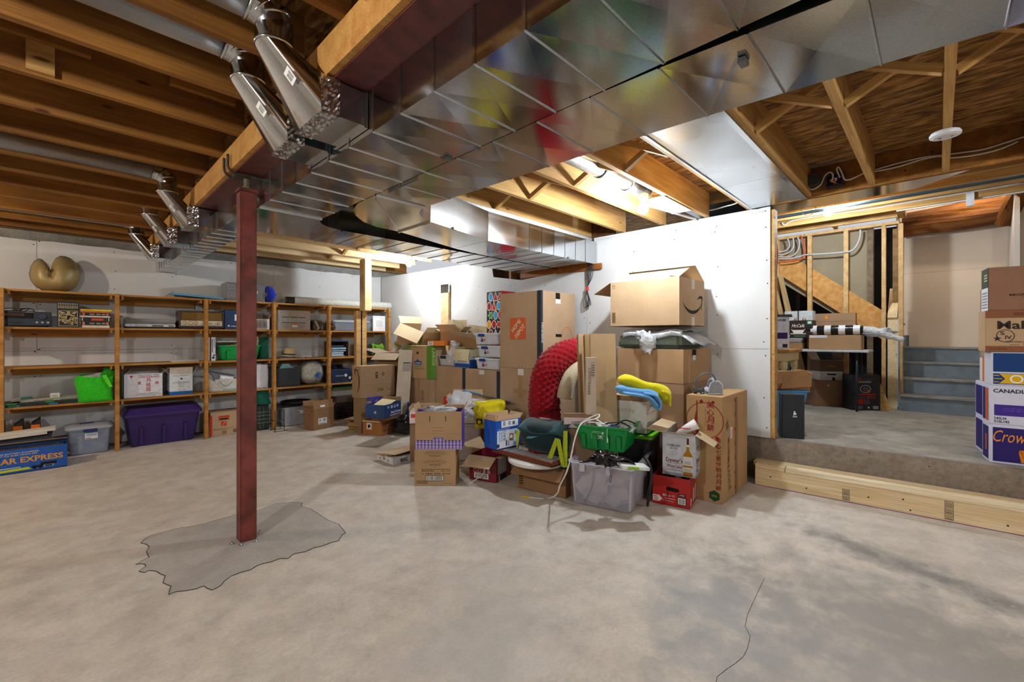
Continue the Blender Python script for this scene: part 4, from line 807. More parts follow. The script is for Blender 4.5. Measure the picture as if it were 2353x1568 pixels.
o, wd = shelf('straw_hat', 'wide brimmed straw hat on a patterned cloth', 'hat', 637, 694, 1, 6.98)
STR = fabric('#cbb88a', 350, bmp=.5, var=.1); MB().lathe([(.175, .012), (.178, .016), (.12, .018), (.082, .034), (.078, .1), (.07, .128), (.045, .14), (0, .137)], 30, M3((.17, .02, .012), (0, .08, 0)), close=False).build('hat_body', STR, o, smooth=True)
MB().lathe([(.083, .034), (.0835, .05), (.0815, .052)], 30, M3((.17, .02, .012), (0, .08, 0)), close=False).build('band', flat('#2a241c', .6), o)
o = T('folded_cloth', 'black and white patterned cloth folded under the straw hat', 'cloth', (SX(640), 6.82, ZS[1])); MB().box(0, .36, 0, .25, 0, .012).build('cloth', flat('#8f8d90', .9, var=.6, nscale=55), o, bevel=.004)
o, wd = shelf('wooden_crate', 'open fronted wooden crate filled with flat cases', 'crate', 760, 803, 1, 6.86); CW = wood('#5a3a22', '#7a5230')
MB().box(0, .295, 0, .25, 0, .012).box(0, .295, 0, .25, .238, .25).box(0, .012, 0, .25, .012, .238).box(.283, .295, 0, .25, .012, .238).box(.012, .283, .24, .25, .012, .238).build('frame', CW, o)
for i in range(11): MB().box(.014, .2 + .06 * rp_.random(), .01, .2, 0, .0135, M3((.0, 0, .0125 + .0155 * i))).build('case', flat(['#9fb9cf', '#c5d3df', '#5d87a8', '#d7dee4', '#3a5f82', '#b7c6d2', '#2c3c50', '#a5bdd0', '#7fa2bd', '#23303f', '#46586a'][i], .3), o)
MB().box(.015, .28, -.02, .2, .2515, .257, M3((0, 0, 0))).build('blue_folder', flat('#2b66ab', .4), o)
softbag('red_bag', 'crumpled red cloth bundle on the third shelf beside the timber post', 'bag', (SX(824, 6.9), 6.88, ZS[1]), .17, .25, .245, fabric('#c01b23', 150), .3, 5, top=.55, open_=False)
o = T('black_pouch', 'small black pouch between the red bundle and lime bags', 'bag', (SX(848, 6.9) - .03, 6.84, ZS[1])); MB().blob((.04, .03, .09), (.045, .035, .09), amp=.12, flat_bottom=0).build('pouch', fabric('#141416', 150), o, smooth=True)
softbag('lime_bag', 'crumpled lime green plastic bag on the third shelf', 'bag', (SX(852, 6.9) + .03, 6.88, ZS[1]), .24, .26, .21, fabric('#6fae22', 60, rough=.5, bmp=.8), .3, 8, top=.6, open_=False)
o = T('dark_green_bag', 'dark green netting bundle under the lime bag', 'bag', (SX(855, 6.9), 6.835, ZS[1])); MB().blob((.1, .02, .05), (.1, .04, .05), amp=.2, flat_bottom=0, seed=4).build('bundle', fabric('#28401d', 80, bmp=.9), o, smooth=True)
# -- fourth shelf
for i, (lb, x0, w_, h_, cl, dy) in enumerate([('black portfolio at the bottom of the flat stack on the lowest shelf', -.40, .56, .022, '#24282c', 0), ('green edged black folder in the flat stack on the lowest shelf', -.42, .55, .02, '#26352c', .01), ('grey board on the flat stack of folders', -.30, .44, .012, '#8d8b80', .02), ('white board at the top of the flat stack of folders', -.36, .50, .010, '#b9b6a4', .03)]):
    z = ZS[0] + sum([.0, .0226, .0432, .0558][i:i + 1]); o = T('folder', lb, 'folder', (x0, 6.82 + dy, z), 0, 'folders stacked on the lowest shelf')
    MB().box(0, w_, 0, .27, 0, .003).box(0, w_, 0, .27, h_ - .003, h_).box(.002, w_ - .003, .004, .266, .003, h_ - .003).build('cover', flat(cl, .5), o, bevel=.001)
    prints(o, [r(.02, .004, .1, h_ - .004, ['#2f7f6f', '#4fae4a', '#d9d7c8', '#6b6a5e'][i]), r(w_ * .55, .003, w_ * .67, h_ - .003, ['#2a6fb0', '#3f8f3f', '#cfcdbf', '#7fbf6a'][i])], facefn(w_, .27, h_, 'F'))
carton('small_carton', 'tiny white carton on the stack of folders', (SX(115, 6.95), 6.92, ZS[0] + .0666), 0, .075, .06, .046, flat('#dcdcd8', .5), P={'F': [lines(.012, .012, .06, .03, 2, '#8f8f8a')]})
carton('small_carton', 'flat teal carton lying on the stack of folders', (SX(48, 7.0), 6.95, ZS[0] + .0666), 0, .08, .1, .016, flat('#3f8f78', .5))
o = softbag('reusable_bag', 'bright lime green reusable bag stuffed full on the lowest shelf', 'bag', (SX(176, 6.84), 6.775, ZS[0] + .001), .30, .26, .30, fabric('#2fc418', 120, rough=.6, bmp=.6), .13, 11, top=1.02)
MB().blob((.14, .12, .25), (.12, .09, .06), amp=.2).build('contents', film(.5), o, smooth=True)
MB().quad((.20, -.02, .29), (.235, -.02, .30), (.29, -.03, .16), (.26, -.03, .155), t=.003).build('handle', fabric('#5fd629', 120), o); MB().blob((.26, .13, .27), (.08, .1, .09), amp=.2, seed=5).build('gusset', fabric('#1f8f14', 120), o, smooth=True)
JP = '#b3303f'
carton('sake_carton', 'white sake carton with red characters on the lowest shelf', (SX(285), 6.85, ZS[0]), 0, .355, .3, .285, flat('#d5d5dc', .6), flaps={'B': 20, 'L': -50, 'R': 50}, inner=board('#b79c7c'), flen={'B': .09, 'L': .08, 'R': .1}, P={'F': [t('THE FINEST SAKE', .225, .268, .2, .013, '#6d6d74'), t('GEKKEIKAN', .225, .245, .19, .02, JP), t('月', .22, .205, .04, .048, JP), t('桂', .22, .15, .045, .048, JP), t('冠', .22, .095, .045, .048, JP), t('清', .135, .175, .036, .036, JP), t('酒', .3, .17, .036, .036, JP), pg([(.045, .268), (.085, .268), (.075, .255), (.055, .255)], JP), disc(.065, .238, .005, '#6d6d74'), r(.06, .242, .07, .256, JP), t('PRODUCED & BOTTLED BY', .225, .05, .17, .009, '#4b4b52'), t('GEKKEIKAN SAKE (U.S.A.) INC.', .225, .036, .24, .012, '#4b4b52'), t('FOLSOM, CALIFORNIA', .225, .02, .14, .010, '#4b4b52'), r(.004, .005, .03, .28, '#bfc6d8')]})
carton('tequila_carton', 'white bottle carton with a blue base band, flaps open', (SX(390), 6.87, ZS[0]), 0, .235, .26, .26, flat('#d3d7de', .6), flaps={'F': 8, 'B': 12, 'L': 40, 'R': 35}, inner=flat('#c3b9ad', .7), flen={'F': .085, 'B': .08, 'L': .1, 'R': .08}, P={'F': [r(0, 0, .235, .042, '#1f63b3'), t('CÓDIGO', .12, .155, .17, .022, '#3b4756', bold=0.0), t('1530', .12, .132, .06, .009, '#5b6776'), pg([(.12, .215), (.135, .2), (.12, .185), (.105, .2)], '#3b4756'), t('Añejo', .12, .105, .06, .012, '#5b6776', shear=.3), lines(.03, .235, .2, .25, 2, '#8c96a2'), lines(.08, .055, .17, .062, 1, '#7c8692')], 'L': [t('CÓDIGO', .13, .16, .16, .02, '#3b4756'), r(0, 0, .26, .042, '#1f63b3')]})
o = softbag('woven_tote', 'white woven beach tote with grey handles on the lowest shelf', 'bag', (SX(483), 6.85, ZS[0]), .33, .24, .17, fabric('#d0cdc4', 70, bmp=.7, var=.10), .06, 21, top=.98)
MB().tube(hshape([(.04, -.01, .15), (.03, .02, .22), (.0, .12, .27), (.12, .16, .24), (.3, .1, .2)], 6), .012, 8).build('handle', fabric('#6f7480', 200), o, smooth=True); MB().tube(hshape([(.1, -.01, .14), (.14, -.02, .09), (.2, -.02, .085), (.25, -.01, .13)], 5), .006, 7).build('rope_handle', flat('#9aa0a6'), o, smooth=True)
MB().box(0, .16, 0, .006, 0, .09, M3((.12, .06, .13), (-.4, .2, .1))).build('papers', flat('#e5e6e8', .6), o); prints(o, [r(.14, .02, .3, .035, '#7fb9b0')], lambda u, v, e: (u, -.006 - e, v))
softbag('plastic_bag', 'white plastic carrier bag with a small green logo on the lowest shelf', 'bag', (SX(582), 6.84, ZS[0]), .2, .25, .36, fabric('#cdd0dc', 60, rough=.45, bmp=.8, var=.06), .08, 23, top=.95)
carton('storage_box', 'narrow black box between the white carrier bag and a shelf post', (SX(617), 6.9, ZS[0]), 0, .07, .28, .30, flat('#1d1e22', .5))
o = softbag('fabric_bin', 'charcoal fabric storage bin on the lowest shelf', 'bin', (SX(638), 6.85, ZS[0]), .325, .3, .275, fabric('#3c4045', 240, bmp=.3), .02, 31, top=1.0, folds=3)
MB().quad((.05, .1, .27), (.24, .1, .27), (.19, .13, .33), (.1, .13, .33), t=.004).quad((.03, .05, .268), (.25, .05, .268), (.24, .08, .285), (.07, .08, .3), t=.004).build('contents', flat('#8ec3c6', .7), o); prints(o, [r(.16, .09, .1615, .26, '#24272b')], lambda u, v, e: (u, -.008, v))
o = T('clear_bag', 'clear sack of shredded cream ribbon tied with a blue bow', 'bag', (SX(694), 6.80, ZS[0]))
MB().blob((.165, .17, .175), (.165, .17, .172), 20, 14, amp=.05, freq=4, flat_bottom=.002, sq=.8).build('shreds', flat('#c6c2ac', .8, var=.28, nscale=45, bmp=1.0), o, smooth=True)
MB().blob((.165, .17, .18), (.175, .18, .178), 20, 14, amp=.05, freq=4, flat_bottom=.001, sq=.8).build('sack', film(.16), o, smooth=True)
m = MB()
for i in range(7): a = i * 2 * PI / 7; m.quad((.2, -.03, .15), (.2 + .01 * math.sin(a), -.032, .15 + .01 * math.cos(a)), (.2 + .05 * math.cos(a), -.05, .15 + .045 * math.sin(a)), (.2 + .05 * math.cos(a + .4), -.045, .15 + .045 * math.sin(a + .4)), t=.002)
m.build('bow', flat('#1f63c9', .5), o)
carton('storage_box', 'dark navy box with a white round badge on the lowest shelf', (SX(760), 6.86, ZS[0]), 0, .33, .3, .22, flat('#24304a', .5), P={'F': [t('GIRDAM', .14, .11, .13, .018, '#c9cfda'), disc(.245, .115, .024, '#d5dae3'), r(.295, .05, .33, .09, '#c9d3e6'), r(0, .205, .33, .212, '#3b4a6a')]}, flaps={'B': 15, 'L': 40}, flen={'B': .05, 'L': .05})
carton('kraft_box', 'long plain kraft box at the back of the lowest shelf by the timber post', (SX(838, 6.95), 6.93, ZS[0]), 0, .46, .25, .245, board('#8f7a4e'), P={'F': [lines(.05, .15, .4, .19, 2, '#6d5d3c')]})
# ================================================================ on the floor in front of and under the shelves
HP = -PI / 2
o = carton('train_set_box', 'long blue train set box on the floor at the left edge', (-.67, 6.325, 0), 0.0, .715, .28, .232, flat('#1c55a8', .4), flaps={'B': -70}, flen={'B': .1}, inner=board('#b9a58c'),
  P={'F': [t('POLAR EXPRESS', .41, .125, .55, .056, '#d2954a', bold=.03), t('LARGE BATTERY POWERED', .37, .196, .3, .013, '#d8c9ad'), t('READY TO RUN TRAIN SET', .36, .176, .3, .013, '#d8c9ad'), r(.47, .035, .55, .055, '#22232e'), r(.53, .05, .64, .078, '#1c1d28'), r(.55, .03, .62, .05, '#8fa3c4', 1), r(.56, .033, .61, .047, '#2a2d3a', 2), disc(.49, .03, .012, '#22232e'), disc(.53, .03, .012, '#22232e'), pg([(.2, .02), (.47, .028), (.45, .05), (.2, .042)], '#b9c92a'), pg([(.2, .052), (.4, .055), (.4, .062), (.2, .06)], '#c9cdda'), r(0, 0, .715, .012, '#17365f')]})
MB().box(.02, .69, .02, .25, .19, .215).build('insert', flat('#54463b', .5, var=.5, nscale=30), o)
o = T('foam_board', 'black board leaning in a stack behind the train set box', 'board', (-.66, 6.66, 0.0)); MB().quad((0, 0, .18), (.58, 0, .22), (.60, .06, .33), (0, .06, .29), t=.02).build('board', flat('#23252b', .6), o)
for i, (lb, dz, wd, cl) in enumerate([('white painted board lying behind the blue train set box', .30, .62, '#d9d5cb'), ('shorter white board lying on top of the other behind the train set box', .275, .56, '#e3e0d8')]):
    o = T('white_board', lb, 'board', (-.66, 6.67, dz), 0, rot=(math.radians(6), math.radians(-2.5), 0)); MB().box(0, wd, 0, .09, 0, .028).build('board', wood('#cfcabd', '#e6e2d8', knots=False), o)
for i, (px0, px1) in enumerate([(-14, 8), (30, 52), (71, 92)]):
    x0, x1 = SX(px0, 6.9), SX(px1, 6.9); o = T('magazine_file', ['black and orange magazine file, leftmost of three on the floor', 'black and orange magazine file, middle one of three', 'black and orange magazine file, rightmost of three'][i], 'file box', (x0, 6.9, 0.001), 0, 'magazine files under the lowest shelf'); wd = x1 - x0
    m = MB(); m.add([(0, 0, 0), (wd, 0, 0), (wd, .24, 0), (0, .24, 0), (0, 0, .38), (wd, 0, .43), (wd, .24, .43), (0, .24, .38)], [(0, 3, 2, 1), (0, 1, 5, 4), (1, 2, 6, 5), (2, 3, 7, 6), (3, 0, 4, 7), (4, 5, 6, 7)]); m.build('case', flat('#2a211d', .6), o); prints(o, [r(.0, .28, wd, .375, '#e2701f')], facefn(wd, .24, .4, 'F'))
o = tote('storage_tote', 'clear lidded tote with a navy latch and white label beside the train box', (.045, 6.80, 0.001), 0, .355, .36, .275, CLRB, clearplastic('#c9ced8', .62, .25), taper=.022, rim=.014)
MB().box(.13, .24, -.03, -.012, .25, .285).build('latch', flat('#1c2a66', .35), o, bevel=.004); MB().box(.1, .22, .2, .26, .315, .325).build('lid_handle', flat('#1c2a66', .35), o, bevel=.004)
prints(o, [r(.14, .17, .245, .235, '#dfe0e6'), r(.15, .2, .235, .225, '#a9bccf', 1), r(.145, .175, .19, .183, '#c93a3a', 1)], lambda u, v, e: (u, .022 * (1 - v / .275) - .002 - e, v))
MB().blob((.23, .12, .06), (.07, .07, .05), amp=.3, freq=5).build('trinket', flat('#7fc1c1', .5), o, smooth=True); MB().box(.09, .12, .05, .08, .01, .2).build('tube', flat('#d8d2dc', .5), o); MB().blob((.2, .2, .12), (.12, .1, .09), amp=.3, freq=4, seed=3).build('trinket', flat('#59606f', .6, var=.4, nscale=20), o, smooth=True)
o = tote('storage_tote', 'large purple lidded tote under the shelves', (.52, 6.80, 0.001), 0, .725, .42, .36, flat('#33215f', .35, var=.05), flat('#33215f', .35, var=.05), taper=.055, rim=.02, ribs=3, lid_h=.085)
HD = '#d2421c'
def hdlogo(u, v, s, col=HD, ang=45): return [r(u - s / 2, v - s / 2, u + s / 2, v + s / 2, col), t('HOME', u - s * .11, v + s * .13, s * .72, s * .2, '#d9c7ab', ang, bold=.03), t('DEPOT', u + s * .13, v - s * .12, s * .8, s * .2, '#d9c7ab', ang, bold=.03)]
carton('moving_box', 'kraft moving box with a red handle cutout and red edge, right of the purple tote', (1.36, 6.815, 0.001), 0, .40, .34, .312, board('#b3926a'), P={'F': [r(.0, .01, .02, .28, '#c9321d'), r(.09, .2, .215, .265, '#c9321d'), r(.10, .205, .205, .24, '#b3926a', 1), r(.105, .212, .2, .234, '#191411', 2)] + [r(.12, .13, .18, .19, '#c9321d'), pg([(.128, .138), (.14, .138), (.172, .18), (.16, .184)], '#b3926a', 1), disc(.28, .05, .022, '#35302b'), disc(.28, .05, .013, '#8c8079', lay=1), r(.04, .095, .26, .098, '#6d5a44'), frame(.035, .08, .05, .095, .003, '#4f4335'), lines(.06, .08, .2, .09, 1, '#7d6a52'), r(.13, .02, .18, .065, '#8d6d4a')], 'T': [ring(.13, .2, .06, .05, '#c9321d'), r(.24, .2, .3, .26, '#c9321d')]})
o = softbag('laundry_bag', 'grey green plaid laundry bag under the dark green shopping bag', 'bag', (SX(586) + .01, 6.82, 0.001), .17, .32, .36, flat('#343a39', .8, var=.4, nscale=25), .05, 41, top=.98)
prints(o, [r(-.0, z, .17, z + .012, '#6a716d') for z in (.1, .15, .2, .25)] + [r(x, .03, x + .008, .32, '#59605c') for x in (.03, .08, .13)], lambda u, v, e: (u, -.012 - e, v))
o = softbag('shopping_bag', 'dark green soft bag slumped on the plaid laundry bag', 'bag', (SX(586) + .005, 6.79, 0.361), .195, .3, .27, fabric('#0f5548', 180), .1, 43, top=.55, open_=False)
o = T('wire_stand', 'thin black wire stand in front of a shelf post', 'stand', (SX(629, 6.6), 6.55, 0.0))
for y in (0, .16): MB().tube([(0, y, .004), (0, y, .30), (.12, y + .0, .30), (.12, y, .004)], .0045, 6).tube([(-.02, y, .006), (.16, y, .006)], .004, 6).build('loop', flat('#141414', .4), o)
MB().tube([(0, 0, .15), (0, .16, .15)], .004, 6).tube([(.12, 0, .15), (.12, .16, .15)], .004, 6).build('crossbar', flat('#141414', .4), o)
o = tote('storage_tote', 'clear tote of bright cloth scraps with a black rim under the shelves', (SX(649), 6.83, 0.001), 0, .43, .38, .27, CLR, flat('#1c1c20', .4), taper=.02)
for i, (x, y, z, cl) in enumerate([(.1, .12, .08, '#b9b7c2'), (.26, .1, .15, '#b53a8f'), (.3, .12, .06, '#3a5f78'), (.16, .12, .2, '#8a8794'), (.2, .22, .12, '#c9c2c4'), (.36, .15, .2, '#cfc9d4')]): MB().blob((x, y, z), (.1, .08, .06), amp=.3, freq=4, seed=i).build('cloth', fabric(cl, 120), o, smooth=True)
prints(o, [r(.2, .17, .28, .22, '#d9dade'), r(.205, .18, .225, .205, '#3c3d44', 1)], lambda u, v, e: (u, -.004 - e, v))
MB().lathe([(.2, .0), (.215, .01), (.215, .03), (.2, .035), (.19, .02)], 30, M3((.24, .17, .315)), close=False).build('hoop', flat('#17171a', .5), o, smooth=True)
a, rz, wd, dp = EC((698, 986), (721, 990.6), (767, 980.6), 0, -76)
o = carton('bottle_carton', 'brown bottle carton with one flap up and a white barcode label, before the shelves', a + Vector((0, 0, .001)), rz, wd, dp, .30, board('#8a6236'), flaps={'R': -18, 'L': 15, 'F': 40, 'B': 30}, flen={'R': .115, 'L': .1, 'F': .06, 'B': .06}, P={'R': [r(.07, .075, .21, .16, '#d9d9da'), bars(.085, .11, .12, .15, n=7), bars(.15, .11, .19, .15, n=9, seed=3), lines(.08, .08, .2, .1, 1, '#555560'), t('12 x 750 ml', .07, .27, .08, .012, '#4f3a20'), t('15.9 kg', .29, .275, .05, .012, '#4f3a20')], 'F': [t('12 x 750', .06, .27, .07, .012, '#4f3a20'), t('16.0 kg', .17, .27, .05, .012, '#4f3a20'), t('W', .12, .2, .05, .05, '#5b4425', 0, 0)]})
MB().box(.16, .235, -.028, -.024, 0, .1, Matrix.Translation((wd - .0, 0, .305)) @ Matrix.Rotation(PI / 2, 4, 'Z') @ M3((-.05, .03, .0), (-.35, 0, 0))).build('card', flat('#d5d7db', .6), o)
xg = SX(752, 6.9)
o = T('plastic_crate', 'black slatted plastic crate on the floor under the shelves', 'crate', (xg + .12, 6.86, 0.001))
for i in range(6): MB().box(0, .42, 0, .006, .01 + .042 * i, .035 + .042 * i).box(0, .42, .30, .306, .01 + .042 * i, .035 + .042 * i).build('slat', flat('#2d2724', .5), o)
for i in range(5): MB().box(.1 * i, .02 + .1 * i, -.003, .0, 0, .26).build('rib', flat('#2d2724', .5), o)
MB().box(0, .42, .006, .30, 0, .01).box(0, .006, .006, .30, 0, .26).box(.414, .42, .006, .30, 0, .26).build('base', flat('#2d2724', .5), o)
carton('kraft_box', 'dark brown shoe box on the black crate under the shelves', (xg + .13, 6.86, .262), 0, .4, .3, .10, board('#5d4938'), P={'F': [t('LARGE', .2, .05, .09, .016, '#2a211a')]})
o = tote('storage_tote', 'clear tote with a lime green lid stacked under the lowest shelf', (xg + .04, 6.865, .363), 0, .46, .35, .12, clearplastic('#d6cdc6', .55, .3), flat('#55b32b', .4, var=.05), taper=.02, lid_h=.02)
MB().box(.05, .4, .03, .3, .012, .1).build('contents', flat('#cdbdb2', .6), o)

# ================================================================ the heap by the timber post
a, rz, wd, dp = EC((809, 912.4), (828.6, 916.5), (907, 907), .48, -87)
carton('kraft_box', 'crumpled plain carton under the big smile logo box', a + Vector((.02, -.0, -.479)), rz, wd - .02, .48, .477, board('#8f6d47'))
def smile(u, v, s, col='#2d2620', ky=.33):
    vs = []; n = 16
    for k in range(n + 1):
        q = k / n; a_ = PI * (1.12 + .76 * q); th = .012 + .075 * math.sin(PI * q) ** .8
        vs += [(u + s * .62 * math.cos(a_), v + s * ky * math.sin(a_) + .36 * s), (u + s * .62 * math.cos(a_), v + s * ky * math.sin(a_) + .36 * s - th * s)]
    e = (u + s * .57, v + .36 * s - .30 * ky * s)
    return [(col, vs, [(2 * k, 2 * k + 2, 2 * k + 3, 2 * k + 1) for k in range(n)], 0), pg([(e[0] - .3 * s, e[1] + .06 * s), (e[0] - .1 * s, e[1] + .17 * s), (e[0] + .07 * s, e[1] + .16 * s), (e[0] + .09 * s, e[1] + .08 * s), (e[0] - .08 * s, e[1] + .10 * s)], col), pg([(e[0] + .07 * s, e[1] + .16 * s), (e[0] + .09 * s, e[1] + .1 * s), (e[0] + .0 * s, e[1] - .2 * s), (e[0] - .03 * s, e[1] - .18 * s), (e[0] + .03 * s, e[1] + .1 * s)], col, 1)]
def rot90(items, u, v):   # quarter turn about (u, v)
    return [(c, [(u - (y - v), v + (x - u)) for x, y in vs], fs, l) for c, vs, fs, l in items]
carton('shipping_box', 'kraft shipping box with a sideways smile logo and 2A6 printed, by the timber post', a, rz + .0, wd, dp, .435, board('#a48159'), tape='', P={'F': rot90(smile(.125, .16, .27), .125, .22), 'R': [t('2A6', .30, .10, .1, .05, '#3d3125', bold=0), t('ZHH', .44, .09, .05, .018, '#5a4836', bold=0), r(0, .208, .55, .212, '#6d5236'), r(0, .205, .55, .208, '#cfc0a4'), r(.225, .26, .262, .345, '#4b3c2d'), disc(.2435, .315, .011, '#a48159', lay=1), r(.23, .28, .257, .285, '#a48159', 1), disc(.345, .315, .026, '#6f5a44'), ring(.345, .315, .019, .015, '#a48159', lay=1)]})
a, rz, wd, dp = EC((834, 1000), (877, 1003), (908, 995), 0, -68)
o = carton('citrus_box', 'orange carton with loose flaps and a white label at the foot of the heap', a + Vector((0, 0, .001)), rz, wd, dp, .19, board('#a86414'), flaps={'F': 115, 'B': 10, 'L': 50, 'R': 75}, flen={'F': .03, 'B': .1, 'L': .05, 'R': .1}, inner=board('#a5804f'), P={'F': [r(.06, .07, .15, .165, '#e3ddd5'), frame(.06, .07, .15, .165, .004, '#c7482f', 1), disc(.105, .118, .022, '#1d1b1a', lay=1), r(.085, .09, .1, .115, '#1d1b1a', 1), lines(.07, .145, .14, .155, 1, '#555', lay=1), frame(.2, .05, .25, .16, .002, '#8a4f10')], 'R': [t('FRAGILE', .12, .12, .16, .06, '#6d3d0c', 0, 0), lines(.04, .05, .2, .09, 2, '#6d3d0c')]})
carton('fruit_box', 'small yellow printed carton with torn flaps left of the orange one', (2.78, 5.86, .001), -1.05, .2, .2, .13, flat('#a8862a', .6, var=.3, nscale=30), flaps={'F': 130, 'B': 20, 'L': 60}, flen={'F': .07, 'B': .09, 'L': .08}, inner=board('#a07a4a'), P={'F': [r(0, 0, .2, .035, '#4d4630'), lines(.0, .005, .2, .03, 2, '#d9cf9a', lay=1)]})
carton('cereal_box', 'purple snack box standing behind the navy potato tray', (2.92, 5.62, .30), -1.15, .09, .22, .19, flat('#4a4596', .4), P={'F': [t('CRISP', .045, .12, .07, .028, '#e3c63a'), disc(.045, .06, .03, '#e6e3ee'), disc(.045, .06, .02, '#b33a5a', lay=1), disc(.045, .17, .012, '#27409a')], 'R': [disc(.1, .1, .05, '#6d68b8')]})
carton('kraft_box', 'plain carton propping up the navy tray in the heap', (2.98, 5.64, .001), -1.15, .34, .42, .29, board('#8a6845'))
a, rz, wd = E((840, 960), (881, 964), .30)
o = carton('potato_tray', 'navy potato carton tray with white printing on the heap', a, -1.1, .27, .40, .165, flat('#1c3f77', .5), flaps={'B': -10}, flen={'B': .06}, inner=board('#a98a60'), P={'F': [disc(.14, .07, .012, '#a98a60'), ring(.14, .07, .016, .012, '#dfe4ee')], 'R': [t('WAR 1', .09, .128, .05, .03, '#dfe6f2'), ring(.165, .125, .02, .013, '#dfe6f2'), ring(.165, .125, .009, .004, '#dfe6f2'), lines(.21, .105, .26, .145, 4, '#dfe6f2'), disc(.3, .125, .018, '#c3d0e6'), t('Mashed Potatoes', .26, .055, .22, .026, '#eef1f7'), t('à la normande au four', .25, .022, .24, .022, '#eef1f7'), r(.385, 0, .4, .165, '#cfd6df')]})
MB().quad((.03, .1, .14), (.24, .1, .14), (.25, .3, .19), (.04, .3, .2), t=.005).build('lid_card', flat('#cfbf95', .6), o)
o = T('trash_bag', 'black plastic bag with blue edging slumped on the floor behind the purple box', 'bag', gz(940, 1002) + Vector((.02, .12, 0))); MB().blob((0, 0, .12), (.14, .13, .14), 18, 12, amp=.22, freq=4, flat_bottom=.001).build('bag', flat('#141416', .22, bmp=.6, nscale=12), o, smooth=True); MB().tube(hshape([(.02, -.05, .22), (.06, .0, .34), (.1, .06, .42)], 4), [.05] * 4 + [.03] * 4 + [.012], 8).build('neck', flat('#1d2247', .3), o, smooth=True)
# leaning sheets and the open brown carton behind
o = T('cardboard_sheet', 'pale flattened carton leaning upright beside the tall green striped box', 'cardboard', (3.22, 5.42, 0), rot=(math.radians(-7), 0, math.radians(-62)))
MB().box(0, .21, 0, .008, .002, 1.14).build('sheet', board('#cfc7b8'), o); MB().box(.01, .2, .014, .02, .002, 1.08).build('sheet', board('#b9a98f'), o); prints(o, [r(.08, .95, .2, .965, '#4d5a70'), lines(.085, .85, .2, .94, 4, '#77808f'), frame(.08, .84, .205, .948, .003, '#5d6879')], lambda u, v, e: (u, -e, v))
MB().quad((-.03, 0, 1.1), (.05, -.01, 1.15), (.02, -.03, 1.13), (-.06, -.02, 1.09), t=.003).build('torn_edge', flat('#d9d3c6', .8), o)
o = carton('kraft_box', 'open brown carton with a grey flap behind the leaning sheets', (3.30, 6.06, .55), -1.1, .42, .40, .52, board('#8a6b48'), flaps={'F': 125, 'B': 30, 'L': 75, 'R': 10}, flen={'F': .16, 'B': .2, 'L': .25, 'R': .15}, inner=board('#978267'))
carton('kraft_box', 'plain carton at the bottom of the corner stack', (3.28, 6.1, .001), -1.1, .44, .42, .545, board('#7d6040'))
# tall striped moving boxes
GR = '#5c8a2f'
a, rz, wd = E((934, 868), (989, 872), .737); rz = math.radians(-80)
carton('kraft_box', 'tall plain brown carton carrying the green striped moving box', a + Vector((.015, 0, -.736)), rz, wd - .02, .35, .734, board('#a3825e'), tape='f', P={'F': [frame(.06, .3, .13, .6, .003, '#7d644a'), bars(.28, .43, .33, .58, '#6d5a46', 8, vert=True), r(.28, .3, .33, .39, '#7d6a55'), r(.215, 0, .245, .734, '#96765a')], 'R': [r(.03, .03, .1, .09, '#c9321d')]})
LW = lambda w_, h_: [r(.0, 0, .095, h_, GR), r(w_ - .07, 0, w_, h_, GR), t('LARGE', .07, h_ * .66, .24, .028, '#c9b98f', -90), t('GRAND', .03, h_ * .72, .16, .016, '#9cb873', -90), lines(.02, .05, .05, .2, 4, '#9cb873'), t('STRONG & DURABLE', w_ * .5, h_ - .02, .2, .014, '#5c8a2f'), disc(w_ * .48, h_ - .1, .02, '#4b3a28', sx=1.2), pg([(.16, .19), (.16, .24), (.195, .245), (.225, .27), (.255, .245), (.30, .24), (.30, .19)], '#2d4d7d'), t("LOWE'S", .23, .213, .11, .028, '#c9cfd9', bold=.02), t('NEVER STOP', .23, .165, .13, .014, '#5c8a2f'), t('IMPROVING', .26, .135, .18, .028, '#5c8a2f', bold=0)]
carton('moving_box', 'upright kraft moving box with green stripes and a blue house logo', a, rz, .47, .30, .455, board('#b48f60'), P={'F': LW(.47, .455), 'R': [r(0, 0, .1, .455, GR), t('LARGE', .06, .3, .24, .05, '#c9b98f', -90)]})
o = carton('moving_box', 'tilted open moving box with green edges on top of the heap', (3.66, 6.10, 1.19), 0, .52, .50, .36, board('#b08a58'), flaps={'F': 150, 'B': 5, 'L': 40, 'R': 25}, flen={'F': .2, 'B': .12, 'L': .12, 'R': .1}, inner=board('#cbb48a'), rot=(0, math.radians(17), math.radians(-78)), P={'F': [r(0, 0, .52, .03, GR), r(.40, 0, .50, .36, GR, 0), t('LARGE', .45, .14, .2, .06, '#c9b98f', 90), pg([(.16, .17), (.16, .22), (.2, .225), (.25, .26), (.3, .225), (.34, .22), (.34, .17)], '#2d4d7d', 1)], 'R': [t('ONGARDE', .2, .22, .3, .05, '#5c8a2f', bold=0), r(.4, .24, .5, .36, GR)]})
carton('courier_box', 'flat orange courier carton on top of the green striped box', (3.50, 5.02, 1.194), math.radians(-62), .25, .2, .065, flat('#d9741a', .5), P={'F': [r(.01, .008, .09, .055, '#e6dfe0'), bars(.02, .015, .08, .05, '#3a3540', 8)]})
o = carton('kraft_box', 'small open carton with wide pale flaps on top of the pile', (3.72, 5.02, 1.262), math.radians(-62), .30, .24, .13, board('#a37f52'), flaps={'F': 62, 'B': 5, 'L': 70, 'R': 50}, flen={'F': .19, 'B': .17, 'L': .08, 'R': .1}, inner=board('#cbb68d'))
MB().blob((.14, .14, .13), (.08, .06, .05), amp=.3).build('packing', film(.5), o, smooth=True)
